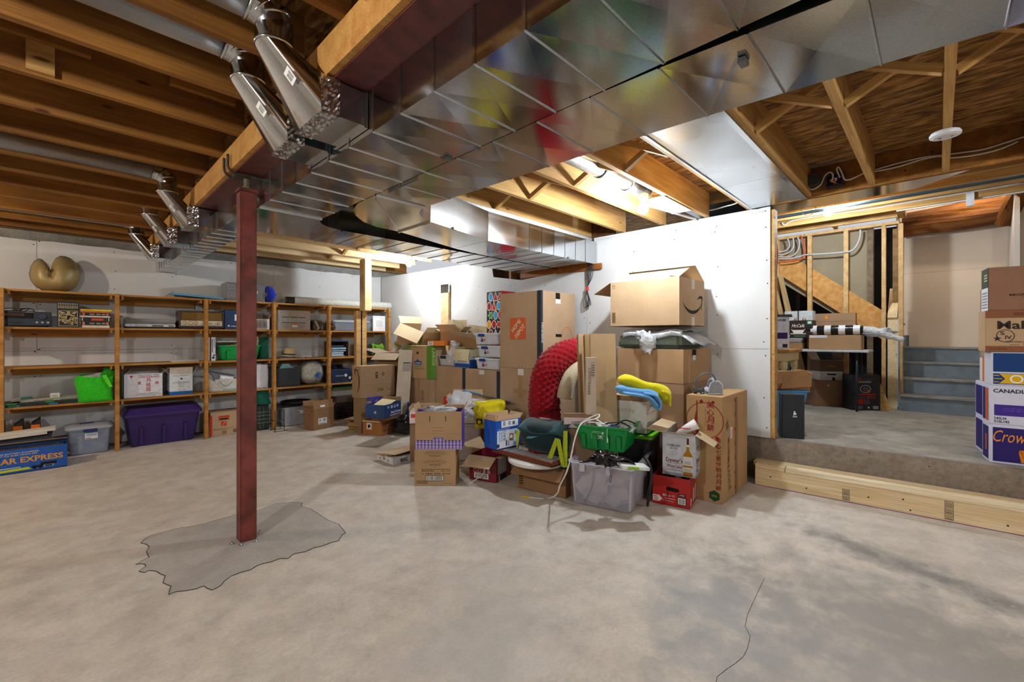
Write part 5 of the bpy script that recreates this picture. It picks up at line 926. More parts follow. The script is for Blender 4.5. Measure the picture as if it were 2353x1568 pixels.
o = carton('kraft_box', 'battered open carton with crushed pale flaps, highest in the pile', (3.80, 4.83, 1.16), math.radians(-72), .40, .32, .17, board('#a37a45'), flaps={'F': 70, 'B': -8, 'L': 20, 'R': 60}, flen={'F': .15, 'B': .2, 'L': .24, 'R': .18}, inner=board('#d2bd92'), rot=(math.radians(-6), math.radians(6), math.radians(-72)))
carton('kraft_box', 'plain carton hidden under the battered open cartons', (3.80, 4.85, .925), math.radians(-85), .34, .3, .232, board('#7d5f3d'))
# row of wardrobe boxes along the wall
NV = '#30353f'
def wardrobe(label, y_hi, w, h, z=0.001, x=3.61, extra=None, col='#b28f68', d=.58, strip=True):
    P = {'F': ([r(w - .055, 0, w, h, NV)] if strip else []) + (extra or []), 'R': [r(0, 0, .03, h, NV)] if strip else []}
    return carton('wardrobe_box', label, (x, y_hi, z), HP, w, d, h, board(col), P=P, group='wardrobe moving boxes along the right wall')
wardrobe('plain wardrobe box with an orange square low on its front, left of the row', 5.00, .655, .915, extra=hdlogo(.33, .38, .26) , d=.54)
wardrobe('wardrobe box under the three clear drawers', 4.343, .635, .905, extra=[r(.27, .85, .36, .9, '#d9d6d0')], d=.57)
wardrobe('lower wardrobe box with a dark hand hole under the orange logo box', 3.706, .635, .955, extra=[r(.29, .88, .38, .95, '#dcdad6'), r(.3, .62, .36, .87, '#a78560'), r(.22, .67, .42, .72, '#a78560', 1), pg([(.28, .33), (.37, .325), (.375, .35), (.285, .355)], '#17120e'), pg([(.58, .1), (.635, .1), (.635, .3), (.5, .2)], '#c8502a')], d=.62)
o = wardrobe('tall wardrobe box with a big orange logo, top of its stack by the wall', 3.706, .635, .86, z=.957, d=.62, extra=[(c, [(x * 1.0, y) for x, y in v], f, l) for c, v, f, l in hdlogo(.29, .45, .245, '#cf5f35')])
prints(o, [t('PENDERIE', .018, .4, .22, .026, '#c3c7ce', -90), r(.25, .77, .33, .85, '#19130f'), r(.25, .73, .34, .78, '#dddcd8', 1), pg([(.25, .355), (.36, .352), (.362, .385), (.252, .388)], '#19130f'), pg([(0.02, .14), (.2, .16), (.32, .28), (.42, .13), (.55, .08), (.55, 0), (.02, 0)], '#d2622f'), ring(.46, .34, .13, .122, '#d2622f', sx=.8, a0=-60, a1=200)], facefn(.635, .62, .86, 'R'))
# drawers, gift box and small things on the row
LATCH = flat('#1d3f8f', .35)
for i, (lb, y0_) in enumerate([('clear lidded box with a navy latch, bottom of the stack of three', 4.20), ('clear lidded box with a navy latch, middle of the stack of three', 4.16), ('clear lidded box with a navy latch, top of the stack of three', 4.22)]):
    o = tote('clear_box', lb, (3.655, y0_, .908 + .1545 * i), HP, .43, .34, .115, clearplastic('#eef4fb', .5, .2), clearplastic('#f2f6fb', .8, .2), taper=.012, rim=.01, lid_h=.018, group='clear latched boxes', cat='storage box')
    MB().box(.09, .2, -.022, -.006, .1, .135).build('latch', LATCH, o, bevel=.004); prints(o, [r(.12, .03, .21, .09, '#d9d5df'), r(.125, .035, .165, .07, '#2f4f9c', 1), r(.17, .04, .205, .075, '#c98a5a', 1), r(.125, .075, .16, .087, '#c93a3a', 1)], lambda u, v, e: (u, .004 - e, v))
    for k in range(4): MB().blob((.08 + .09 * k, .16, .05), (.05, .09, .035), 10, 7, amp=.3, seed=k + i, freq=5).build('contents', flat(['#b9c7bd', '#c9b9c2', '#7f9f8a', '#d9d3c7'][(k + i) % 4], .5), o, smooth=True)
gw, gh = .285, .985; GC = ['#c8322b', '#f0a01c', '#3fae3f', '#3f9fd6', '#a82434']; gi = []; rg = random.Random(12)
for j in range(8):
    for i in range(3):
        u, v = .05 + .093 * i + (.03 if j % 2 else 0), .06 + .122 * j; cl = rg.choice(GC); k = rg.randrange(3)
        if k == 0: gi += [disc(u, v, .060, '#f2ead8', 14, lay=0, sx=.75), disc(u, v, .050, cl, 14, lay=1, sx=.72)]
        elif k == 1: gi += [pg([(u - .052, v - .058), (u + .052, v - .058), (u, v + .07)], '#f2ead8'), pg([(u - .038, v - .05), (u + .038, v - .05), (u, v + .052)], cl, 1)]
        else:
            gi += [pg([(u + (.062 if q % 2 == 0 else .034) * math.cos(q * PI / 6), v + (.062 if q % 2 == 0 else .034) * math.sin(q * PI / 6)) for q in range(12)], '#f2ead8'), pg([(u + (.052 if q % 2 == 0 else .026) * math.cos(q * PI / 6), v + (.052 if q % 2 == 0 else .026) * math.sin(q * PI / 6)) for q in range(12)], cl, 1)]
gi = [(c, [(min(max(x, .0), gw), min(max(y, 0), gh)) for x, y in vs], fs, l) for c, vs, fs, l in gi]
o = carton('gift_box', 'tall gift box printed with colourful balloons and party hats', (3.99, 4.352, .93), HP, gw, .26, gh, flat('#20222e', .4), P={'F': gi}); MB().box(gw, gw + .002, 0, .26, 0, gh).build('side', flat('#c41f2e', .4), o)
o = carton('paper_box', 'white and blue paper carton with a cream flap over its front', (3.66, 4.62, .917), HP, .30, .28, .235, flat('#d3d7e2', .5), flaps={'F': 172, 'B': 20, 'L': 60, 'R': 165}, flen={'F': .15, 'B': .05, 'L': .06, 'R': .1}, inner=flat('#cdc59f', .7), P={'F': [r(0, 0, .30, .05, '#2456ab'), lines(.05, .06, .25, .1, 3, '#b9897a')], 'R': [r(.0, 0, .28, .1, '#2456ab')]})
o = tote('clear_box', 'open clear bin holding a knotted white plastic bag', (3.655, 5.0, .917), HP, .36, .3, .135, clearplastic('#dfe4ea', .5, .2), taper=.02, cat='storage box'); MB().box(.08, .19, -.014, -.002, .1, .14).build('latch', flat('#23262c', .4), o)
MB().blob((.27, .1, .13), (.1, .1, .13), 18, 12, amp=.18, freq=4, flat_bottom=.012).blob((.26, .1, .29), (.06, .05, .04), amp=.4, freq=6).build('knotted_bag', fabric('#dfe2ea', 40, rough=.4, bmp=.7, var=.05), o, smooth=True); MB().blob((.1, .12, .06), (.07, .08, .045), amp=.3, flat_bottom=.012).build('contents', flat('#e4e6ea', .4), o, smooth=True)
MB().lathe([(.022, 0), (.024, .01), (.024, .09), (.012, .11), (.012, .13), (0, .131)], 14, M3((3.95, 4.44, .918))).build('spray_bottle', flat('#cfe0d4', .3), None, smooth=True); tag(bpy.data.objects['spray_bottle'], 'small pale green bottle beside the gift box', 'bottle')

# ================================================================ front of the heap
a, rz, wd = E((952, 1117), (1047, 1117)); BR = '#5b4a35'
carton('rum_carton', 'tan printed rum carton with a barcode on the floor at the front of the heap', a + Vector((0, 0, .001)), rz, wd, .27, .318, board('#b58e5c'), P={'F': [t('CREATED IN HONOUR OF', wd / 2, .303, .14, .006, BR, bold=0), t('NORMAN SAILOR JERRY COLLINS', wd / 2, .29, .2, .008, BR), t('FATHER OF THE OLD-SCHOOL', wd / 2, .278, .17, .006, BR, bold=0), t('TATTOO', wd / 2, .262, .1, .011, '#3a2e20'), lines(.16, .246, .2, .25, 1, BR), t("CONÇU EN L'HONNEUR DE", wd / 2, .225, .14, .006, BR, bold=0), t('NORMAN SAILOR JERRY COLLINS', wd / 2, .212, .2, .008, BR), t('PÈRE DU TATOUAGE CLASSIQUE', wd / 2, .2, .18, .006, BR, bold=0), t('TATTOO', wd / 2, .183, .1, .011, '#3a2e20'), lines(.16, .168, .2, .172, 1, BR), t('Rum Sp Export CDN DSP-NJ14', .19, .143, .25, .011, '#2a2118'), t('PROOF 92.5          P.O. 2.16', .19, .13, .25, .009, '#2a2118'), t('L1   223264   237625   09.17.24', .19, .106, .25, .012, '#2a2118'), r(.1, .042, .26, .09, '#e3e0d8'), frame(.1, .042, .26, .09, .004, '#2a2118', 1), bars(.11, .05, .25, .084, n=26), lines(.02, .02, .12, .05, 3, BR), lines(.25, .018, .34, .024, 1, BR)], 'R': [r(.03, .12, .2, .29, '#96794f'), r(.05, .03, .22, .13, '#a38a2a')]})
a, rz, wd = E((955, 1033), (1061, 1033), .320)
pt = []
for j in range(3):
    for i in range(13):
        x0, y0_ = .006 + .0305 * i, .006 + .031 * j
        pt += [pg([(x0 + .002, y0_ + .002), (x0 + .0275, y0_ + .002), (x0 + .0147, y0_ + .0135)], '#35206d' if (i + j) % 2 else '#2a1a5a', 1), pg([(x0 + .002, y0_ + .028), (x0 + .0275, y0_ + .028), (x0 + .0147, y0_ + .0165)], '#35206d', 1)]
o = carton('wine_carton', 'kraft carton with slotted lid hanging over its purple patterned front', a, rz, wd, .22, .33, flat('#4b2f9a', .5), flaps={'B': 5, 'L': 20, 'R': 28}, flen={'B': .03, 'L': .06, 'R': .1}, inner=board('#b08a5c'), P={'F': [r(0, 0, wd, .105, '#b9a6dd')] + pt})
fl = MB(); fl.prism([(0, .085), (wd * .39, .085), (wd * .40, .11), (wd * .60, .11), (wd * .61, .085), (wd, .085), (wd, .335), (0, .335)], 0, .005, Matrix(((1, 0, 0, 0), (0, 0, 1, -.016), (0, 1, 0, 0), (0, 0, 0, 1)))); fl.build('lid_flap', board('#b08a5c'), o)
prints(o, [r(.125, .245, .131, .295, '#1d150e'), r(.265, .248, .271, .297, '#1d150e'), r(.0, .14, wd, .1415, '#8a6a43'), r(.15, .165, .245, .168, '#8a6a43'), r(.15, .192, .245, .195, '#8a6a43')], lambda u, v, e: (u, -.016 - e, v))
MB().blob((.18, .09, .33), (.14, .07, .035), amp=.35, freq=6).build('crinkled_film', film(.45), o, smooth=True)
MB().tube(hshape([(.17, .0, .34), (.18, -.03, .37), (.24, .0, .37), (.23, .05, .33)], 4), .004, 6).build('cable', flat('#e9e9ee', .4), o, smooth=True)
# white foam bin with printed box, frames, yellow bag behind
o = tote('white_tub', 'tall white plastic tub behind the rum carton', (2.85, 3.68, .001), math.radians(-46), .33, .3, .38, flat('#cfcdd2', .45), taper=.03); 
o = carton('printed_box', 'white and red printed box with a hand hole on the tall white tub', (2.86, 3.70, .394), math.radians(-46), .33, .27, .23, flat('#dcdbe0', .5), flaps={'F': 160, 'B': 10, 'L': 30, 'R': 100}, flen={'F': .06, 'B': .1, 'L': .07, 'R': .17}, inner=board('#b8925f'), P={'F': [r(.06, .04, .13, .12, '#cf2a2f'), disc(.095, .09, .018, '#f0e6e2', lay=1), t('92 20', .095, .06, .05, .02, '#f0e6e2'), t('Perfix', .24, .12, .09, .022, '#cf5a68', bold=0), t('Multi', .24, .075, .07, .018, '#cf5a68', bold=0), r(.18, .15, .25, .185, '#1d4258'), bars(.26, .03, .32, .09, n=10), r(.28, .14, .325, .16, '#cf2a2f')]})
o = carton('printed_box', 'low white box with red and blue print behind the slotted kraft carton', (2.55, 3.98, .40), math.radians(-40), .32, .3, .12, flat('#dcd3c9', .5), flaps={'B': 0, 'L': 10}, flen={'B': .05, 'L': .05}, inner=board('#b08a5c'), P={'F': [r(.015, .06, .06, .1, '#cf3a35'), lines(.08, .06, .12, .09, 1, '#cf3a35'), t('Perfix', .22, .07, .09, .03, '#cf4a3f', bold=0), r(.26, .0, .32, .12, '#1f7fd0')]})
carton('kraft_box', 'plain carton under the low white and red box', (2.56, 3.99, .001), math.radians(-40), .3, .3, .397, board('#96714a'))
o = T('picture_frame', 'thin silver edged glass frame lying on the printed white box', 'frame', (3.12, 3.80, .70), rot=(math.radians(-10), math.radians(12), math.radians(-52))); MB().box(0, .52, 0, .36, 0, .012).build('frame', flat('#23262c', .25), o); MB().box(.02, .5, .02, .34, .012, .015).build('glass', metal('#c9d3e3', .1, .05, .1), o); MB().box(0, .2, -.005, .3, .016, .026).build('sleeve', flat('#2f7fc0', .4), o)
o = T('plastic_wrap', 'crumpled clear plastic bag heaped on the frames', 'bag', gd(1055, 925, 4.25)); MB().blob((0, 0, -.03), (.14, .13, .12), 18, 12, amp=.35, freq=4, seed=3).build('wrap', film(.42), o, smooth=True)
o = softbag('carrier_bag', 'bright yellow carrier bag with a black logo in the middle of the heap', 'bag', tuple(gd(1088, 957, 4.35)), .30, .22, .27, flat('#d8c60c', .35, bmp=.5, nscale=14), .16, 51, rz=math.radians(-50), top=.95, open_=False)
prints(o, [r(.03, .05, .09, .1, '#17160f'), disc(.06, .07, .018, '#d8c60c', lay=1), t('ACTIVE', .19, .07, .16, .05, '#17160f', bold=.03, shear=.2)], lambda u, v, e: (u, -.018 - e, v)); o.location.z = .40
carton('kraft_box', 'plain carton under the yellow carrier bag', (3.02, 3.60, .001), math.radians(-50), .34, .32, .396, board('#8d6a45'))
# red wine carton, low table of frame and tub, shipping box
a, rz, wd, dp = EC((1079, 1104), (1140, 1111), (1175, 1095), 0, -72); WN = '#e6d6d3'
o = carton('wine_carton', 'dark red wine carton with open flaps and white strapping', a + Vector((0, 0, .001)), rz, wd, dp, .225, flat('#7d1830', .5), flaps={'F': 118, 'B': 8, 'L': 35, 'R': 95}, flen={'F': .15, 'B': .15, 'L': .12, 'R': .05}, inner=board('#b8976a'), P={'F': [t('VASCO', wd / 2, .178, .13, .022, WN), lines(.05, .145, .21, .165, 2, WN), lines(.06, .115, .2, .14, 2, WN), frame(.045, .075, .075, .105, .003, WN), frame(.185, .075, .215, .105, .003, WN), r(.195, .08, .2, .1, WN), r(.203, .08, .208, .1, WN), frame(.09, .075, .12, .105, .003, WN), frame(.14, .075, .17, .105, .003, WN), r(.05, .02, .2, .068, '#e9e6e2'), bars(.06, .028, .19, .062, n=18)], 'R': [r(.03, .06, .2, .2, '#b9b6bb'), r(.08, .0, .2, .05, '#2d2f36'), r(.05, .0, .07, .05, '#dcdcdf')]})
MB().quad((wd * .62, -.005, .225), (wd * .68, -.005, .225), (wd * .60, -.012, .07), (wd * .56, -.012, .07), t=.002).quad((wd * .56, -.012, .07), (wd * .60, -.012, .07), (wd * .30, -.12, .003), (wd * .26, -.13, .003), t=.002).build('strap', flat('#d9d6d6', .5), o)
a, rz, wd = E((1189, 1120), (1300, 1147))
o = carton('shipping_box', 'low brown shipping box with a flap hanging open toward the camera', a + Vector((0, 0, .001)), rz, wd, .40, .235, board('#93693b'), flaps={'F': 128}, flen={'F': .135}, P={'F': [frame(.02, .03, .06, .17, .003, '#33271a')] + [r(.025, .04 + .02 * i, .055, .05 + .02 * i, '#33271a') for i in range(6)]})
o = T('basin_lid', 'round white plastic lid lying on the low shipping box', 'lid', (2.86, 2.46, .238)); MB().lathe([(.24, 0), (.262, .012), (.265, .035), (.25, .045), (.2, .048), (0, .05)], 40).build('lid', flat('#d9d8d5', .3, var=.03), o, smooth=False)
o = T('picture_frame', 'brown wooden picture frame lying flat under the dark green bag', 'frame', (2.655, 2.83, .290), rz=math.radians(-90)); L_, D_ = .68, .36; WF = wood('#4d2414', '#7a3d1f', knots=False)
MB().box(0, L_, 0, .045, 0, .03).box(0, L_, D_ - .045, D_, 0, .03).box(0, .045, .045, D_ - .045, 0, .03).box(L_ - .045, L_, .045, D_ - .045, 0, .03).build('moulding', WF, o, bevel=.008); MB().box(.04, L_ - .04, .04, D_ - .04, .012, .02).build('picture', flat('#b9bdc1', .2), o); MB().box(.01, L_ - .005, .01, D_ - .01, -.003, 0).build('backing', flat('#241713', .8), o)
a, rz, wd = E((1113, 1027), (1140, 1035), .322)
o = carton('vacuum_bag_box', 'blue and white vacuum storage bag box, top torn open', a, rz, wd, .29, .25, flat('#1f55b8', .4), flaps={'F': -30, 'B': 40, 'L': 20, 'R': -20}, flen={'F': .05, 'B': .05, 'L': .05, 'R': .04}, inner=board('#b48d5c'), P={'F': [t('VACUUM BAG', .06, .1, .14, .014, '#17356d', 90)], 'R': [r(.01, .005, .27, .16, '#d3dae8'), r(.06, .185, .26, .245, '#e3e8ef'), bars(.08, .2, .11, .24, n=6), r(.14, .2, .17, .235, '#9aa3b0', 1), r(.19, .2, .22, .23, '#5d6672', 1), t('VACUUM', .04, .105, .085, .016, '#2f6fc0', 90), t('STORAGE', .065, .105, .085, .016, '#2f6fc0', 90), t('BAG', .095, .115, .085, .03, '#28324a', 90, bold=0), lines(.02, .165, .16, .18, 2, '#9fb7e0'), pg([(.15, .06), (.2, .055), (.205, .12), (.155, .125)], '#8a5a3f', 1), r(.16, .08, .19, .11, '#e6e3dc', 2), disc(.235, .125, .022, '#9fbfe0', lay=1), disc(.235, .125, .014, '#5d4a42', lay=2), r(.11, .02, .125, .07, '#5a2a2a', 1), r(.14, .02, .15, .06, '#6d7fb0', 1), t('80', .22, .035, .04, .03, '#2f6fc0'), disc(.02, .03, .018, '#3d4250', lay=1)]})
DG = fabric('#12292f', 300, bmp=.3, var=.12)
o = T('duffel_bag', 'stuffed dark green shopping bag with lime straps on the picture frame', 'bag', (2.77, 2.62, .322), math.radians(-84)); o.scale = (1.16, 1, 1)
MB().blob((.19, .15, .125), (.205, .155, .135), 26, 18, amp=.05, freq=3, flat_bottom=.003, sq=.62, seed=2).build('body', DG, o, smooth=True)
MB().grid(lambda u, v: (.0 + .40 * u, -.012 + .30 * v + .0 * u, .225 + .045 * math.sin(PI * v) * (0.6 + .5 * u) + .012 * math.sin(7 * u + 2) + (-.045 * (1 - v) ** 3)), 14, 10).build('top_flap', fabric('#1f464d', 300, bmp=.3, var=.1), o, smooth=True, solid=.006)
LIME = fabric('#a9b923', 250, bmp=.2)
MB().quad((-.02, .02, .03), (-.005, -.015, .17), (.035, -.02, .18), (.005, -.02, .02), t=.004).quad((.35, -.035, .17), (.385, -.04, .17), (.33, -.045, .0), (.29, -.04, .0), t=.004).quad((.40, .0, .23), (.43, .0, .235), (.455, -.05, -.04), (.415, -.05, -.05), t=.004).quad((.355, -.035, .17), (.39, -.035, .165), (.44, -.06, -.03), (.41, -.06, -.03), t=.003).build('strap', LIME, o)
prints(o, [ring(.03, .03, .014, .008, '#e3e6e6', 3), lines(.05, .02, .1, .042, 3, '#cdd4d4'), pg([(.1, .14), (.19, .155), (.13, .125), (.08, .12)], '#4f8fa0')], lambda u, v, e: (u, -.012 - e, v))
prints(o, [lines(.07, .0, .17, .03, 3, '#dfe6e6')], lambda u, v, e: (u, .2 + v, .262 + e))
# clear tote of linen with the green bin on it
a, rz, wd, dp = EC((1309, 1165), (1452, 1186), (1497, 1160), 0, -76)
o = tote('storage_tote', 'big clear tote stuffed with white linen at the front of the heap', a + Vector((0, 0, .001)), rz, wd, dp, .33, clearplastic('#d9d7e4', .26, .18), None, taper=.018, rim=.016)
LN = fabric('#c4b7b1', 160, bmp=.5, var=.06)
for i, (x, y, z, s_) in enumerate([(.1, .1, .08, .1), (.24, .09, .09, .11), (.37, .1, .08, .1), (.16, .1, .2, .11), (.31, .1, .2, .12), (.4, .16, .22, .08), (.08, .18, .23, .09), (.25, .2, .16, .12), (.36, .2, .1, .1)]): MB().blob((.04 + x * .83, .03 + y * .95, z + .01), (s_ * .85, .07, s_ * .7), 16, 10, amp=.22, freq=5, seed=i * 1.7, flat_bottom=.014).build('linen', LN, o, smooth=True)
m = MB(); rl = random.Random(8)
for i in range(9):
    x, z = rl.uniform(.05, .36), rl.uniform(.04, .22); an = rl.uniform(-.9, .9); c_, s_ = math.cos(an) * .1, math.sin(an) * .1; f_ = lambda zz: .018 * (1 - zz / .33) + .012
    m.quad((x, f_(z), z), (x + c_, f_(z), max(.02, z + s_)), (x + c_ - s_ * .8, f_(z) + .02, max(.02, z + s_ + c_ * .7)), (x - s_ * .8, f_(z) + .02, z + c_ * .7), t=.004)
m.build('linen', LN, o, smooth=False, kind='stuff')
MB().box(.09, .13, -.022, -.012, .27, .33).box(.30, .34, -.022, -.012, .27, .33).build('clip', clearplastic('#d9dbe6', .7, .2), o)
a2, rz2, wd2, dp2 = EC((1322, 1040), (1444, 1047), (1478, 1036), .395, -74)
o = tote('storage_tote', 'bright green tote of cables with a white logo on the linen tote', a2, rz2, wd2 - .01, dp2, .19, flat('#0c8a3d', .35, var=.04), None, taper=.035, rim=.014, ribs=4); gw_ = wd2 - .01
prints(o, [t('VORT', .2, .115, .11, .032, '#d3e6da', bold=.01), ring(.198, .115, .012, .009, '#d3e6da', 16), t('Bibliothèque Jeunesse', .185, .145, .09, .008, '#bfe0cc', bold=0), lines(.145, .155, .21, .162, 1, '#d3e6da'), r(.22, .14, .235, .158, '#d3e6da'), t('SAIN', .135, .115, .04, .008, '#bfe0cc', 90, bold=0)], lambda u, v, e: (u, .035 * (1 - v / .175) - .003 - e, v))
for i in range(7): MB().blob((.05 + .06 * i, .12 + .04 * (i % 2), .18), (.05, .06, .025), 10, 7, amp=.35, seed=i, freq=5).build('contents', [film(.5), flat('#2a2d35', .5), flat('#c9c6c0', .5), film(.5), flat('#5d6f9a', .4), film(.5), flat('#d9d9de', .4)][i], o, smooth=True)
for i, (cl, pts) in enumerate([('#1c1d20', [(.2, .1, .2), (.28, .0, .235), (.36, .05, .24), (.42, .1, .2)]), ('#1c1d20', [(.3, .12, .2), (.38, .1, .25), (.45, .15, .22)]), ('#e4e4e6', [(.05, .08, .2), (.14, .02, .225), (.26, .03, .215)]), ('#e4e4e6', [(.03, .12, .2), (.1, .1, .25), (.2, .06, .22)])]): MB().tube(hshape(pts, 5), .006, 6).build('cable', flat(cl, .4), o, smooth=True)
MB().tube(hshape([(.27, -.016, .19), (.268, -.02, .15), (.272, -.022, .12)], 4), .0025, 6).tube([(.272, -.022, .12), (.275, -.024, .085)], .006, 8).build('plug_lead', flat('#d9d9dc', .4), o, smooth=True)
P = lambda x, y, d: gd(x, y, d)
cord('audio_cable', 'long white cable looping from the green tote to a yellow plug on the floor', [P(1345, 965, 3.42), P(1375, 953, 3.44), P(1372, 962, 3.36), P(1338, 972, 3.27), P(1322, 1005, 3.17), P(1312, 1050, 3.08), P(1302, 1085, 3.06), P(1287, 1115, 3.08), P(1280, 1135, 3.14), gz(1262, 1146, .006), gz(1238, 1146, .006), gz(1212, 1143, .006)], .0055, '#d9d6cf')
tag(MB().tube([gz(1214, 1143, .007), gz(1205, 1142.5, .007), gz(1195, 1142, .007)], [.009, .008, .004], 8).build('cable_plug', flat('#e0b520', .3), None, smooth=True), 'yellow plug at the end of the white cable on the floor', 'plug')
o = T('plastic_bag', 'black shiny bag lying over the rim of the clear linen tote', 'bag', gd(1392, 1062, 3.16)); BLK = flat('#121215', .15, bmp=.7, nscale=16)
MB().grid(lambda u, v: ((-.12 + .30 * u) * fw[1] + .02 * math.sin(5 * v), -(-.12 + .30 * u) * fw[0] * .9 + .14 * v - .06, .055 * math.sin(PI * u) * (1 - .4 * v) + .02 * math.sin(9 * u + 4 * v) - .03 * u), 16, 10).build('sheet', BLK, o, smooth=True, solid=.006)
MB().blob((-.02, .02, .03), (.08, .06, .045), amp=.3, freq=5, seed=2).blob((.06, .0, .0), (.07, .03, .05), amp=.4, freq=6, seed=6).build('folds', BLK, o, smooth=True)
cord('wrist_loop', 'thin black loop hanging down the front of the linen tote', [gd(1402, 1078, 3.04), gd(1403, 1090, 3.02), gd(1400, 1104, 3.02), gd(1403, 1109, 3.02), gd(1405, 1100, 3.02), gd(1403, 1088, 3.02)], .002, '#141414')
o = T('paper_pack', 'white packet with a green stripe on the corner of the linen tote', 'packet', gd(1455, 1072, 3.13)); MB().box(-.10, .10, -.06, .06, -.01, .012, M3((0, 0, 0), (0, .1, -.7))).build('packet', flat('#dfe3e0', .4, var=.15, nscale=20), o, bevel=.003); MB().box(-.06, .02, -.0605, -.055, -.008, .010, M3((0, 0, 0), (0, .1, -.7))).build('stripe', flat('#8fc32f', .4), o)
cord('bag_strap', 'black webbing strap hanging down between the linen tote and the red box', [gd(1480, 1050, 3.30), gd(1492, 1068, 3.22), gd(1497, 1095, 3.2), gd(1492, 1130, 3.2), gz(1488, 1162, .008)], .011, '#17181b', cat='strap')
# red office paper box with the whisky carton on it
a, rz, wd, dp = EC((1500, 1160), (1585, 1172), (1627, 1140), 0, -78); RD = '#b5140f'
carton('paper_box', 'bright red office paper box with a black hand hole', a + Vector((0, 0, .001)), rz, wd, dp, .222, flat('#ad1a17', .45, var=.05), flaps={}, P={'F': [pg([(.10, .128), (.115, .115), (.185, .112), (.2, .125), (.19, .14), (.11, .146)], '#160b0a'), pg([(.0, .07), (.05, .07), (.075, .045), (.05, .022), (0, .022)], '#dcd2cf'), t('92', .025, .055, .03, .018, RD, bold=.02), t('20', .025, .035, .03, .016, RD, bold=.02), t('8½ x 11', .12, .078, .085, .018, '#eee3e0'), lines(.09, .052, .17, .062, 1, '#e6cfcb'), t('5 000 feuilles', .12, .036, .08, .009, '#e6cfcb', bold=0), r(.19, .085, .245, .105, '#17110f'), t('17929', .217, .095, .04, .01, '#eee'), r(.185, .02, .25, .078, '#17110f'), r(.19, .025, .245, .073, '#e6e3df', 1), bars(.196, .03, .239, .068, n=9, lay=2)], 'R': [r(.03, .18, .09, .205, '#17302f'), t('STAPLES', .06, .192, .045, .009, '#e3ddd8'), pg([(.02, .015), (.06, .012), (.08, .04), (.06, .07), (.02, .07)], '#dcd2cf'), t('92 20', .045, .04, .035, .03, RD)] + [pg([(.12 + .07 * i, .02), (.155 + .07 * i, .02), (.165 + .07 * i, .12 + .03 * (i % 2)), (.14 + .07 * i, .13)], '#e3d9d5') for i in range(3)] + [t('multi', .33, .19, .08, .03, '#e3d9d5', bold=0, shear=.2)]})
a, rz, wd, dp = EC((1522.4, 1091.7), (1597.7, 1100.4), (1625.7, 1080), .224, -78); WH = '#70221d'
bot = lambda u, s=1.0, z=.0: [r(u - .008, z + .25, u + .008, z + .3, '#57291c', 1), r(u - .0095, z + .235, u + .0095, z + .252, '#e3ddd2', 1), pg([(u - .01, z + .235), (u + .01, z + .235), (u + .011, z + .205), (u + .032, z + .17), (u + .034, z + .15), (u - .034, z + .15), (u - .032, z + .17), (u - .011, z + .205)], '#a8751a', 1), r(u - .034, z + .02, u + .034, z + .152, '#a8751a', 1), pg([(u - .034, z + .02), (u + .034, z + .02), (u + .03, z + .006), (u - .03, z + .006)], '#8a5d12', 1), r(u - .034, z + .09, u + .034, z + .158, '#d5d2cf', 2), t("Dewar's", u, z + .135, .055, .016, WH, bold=0), lines(u - .025, z + .1, u + .025, z + .125, 3, '#8a8590', lay=3), r(u - .034, z + .04, u + .034, z + .075, '#d9d4c7', 2), lines(u - .028, z + .045, u + .028, z + .07, 2, '#8a8590', lay=3)]
o = carton('whisky_carton', 'pale whisky carton printed with a bottle, flaps open, on the red box', a, rz, wd, dp, .325, flat('#c3c5cc', .5), flaps={'F': 72, 'B': 6, 'L': 82, 'R': 118}, flen={'F': .05, 'B': .12, 'L': .13, 'R': .15}, inner=board('#c2a77d'), P={'F': bot(wd * .78) + [t('DOUBLE AGED', wd * .36, .235, .095, .014, '#2f3034'), t('FOR EXTRA', wd * .36, .22, .05, .007, '#2f3034'), t('SMOOTHNESS', wd * .36, .208, .055, .007, '#2f3034'), ring(wd * .36, .175, .018, .014, '#a9abb3', 12), t("Dewar's", wd * .37, .12, .125, .034, WH, bold=.012), t('BLENDED SCOTCH WHISKY', wd * .37, .096, .1, .007, '#4f3230', bold=0), t('White Label', wd * .37, .072, .115, .026, WH, bold=.004), lines(.03, .04, .15, .05, 1, '#7d7f88'), r(0, 0, wd, .022, '#9ea1aa'), lines(.02, .005, .06, .016, 1, '#6d7078', lay=1), t('2x4   6 x', wd * .5, .011, .06, .012, '#55585f', bold=0)], 'R': bot(.25)[0:9] + [t("Dewar's", .11, .12, .14, .05, WH, bold=.012), t('White Label', .11, .075, .12, .022, WH, bold=0), bars(.05, .03, .12, .055, n=10), t('DOUBLE AGED', .1, .22, .1, .02, '#2f3034'), r(0, 0, .3, .022, '#9ea1aa')]})
MB().tube([(.10, .1, .30), (.17, .10, .36), (.235, .11, .40)], [.03, .034, .042], 14).build('bottle_sleeve', flat('#e3dede', .4), o, smooth=True); prints(o, [lines(.1, .36, .2, .38, 1, '#c9321d')], lambda u, v, e: (u, .055 - e, v))
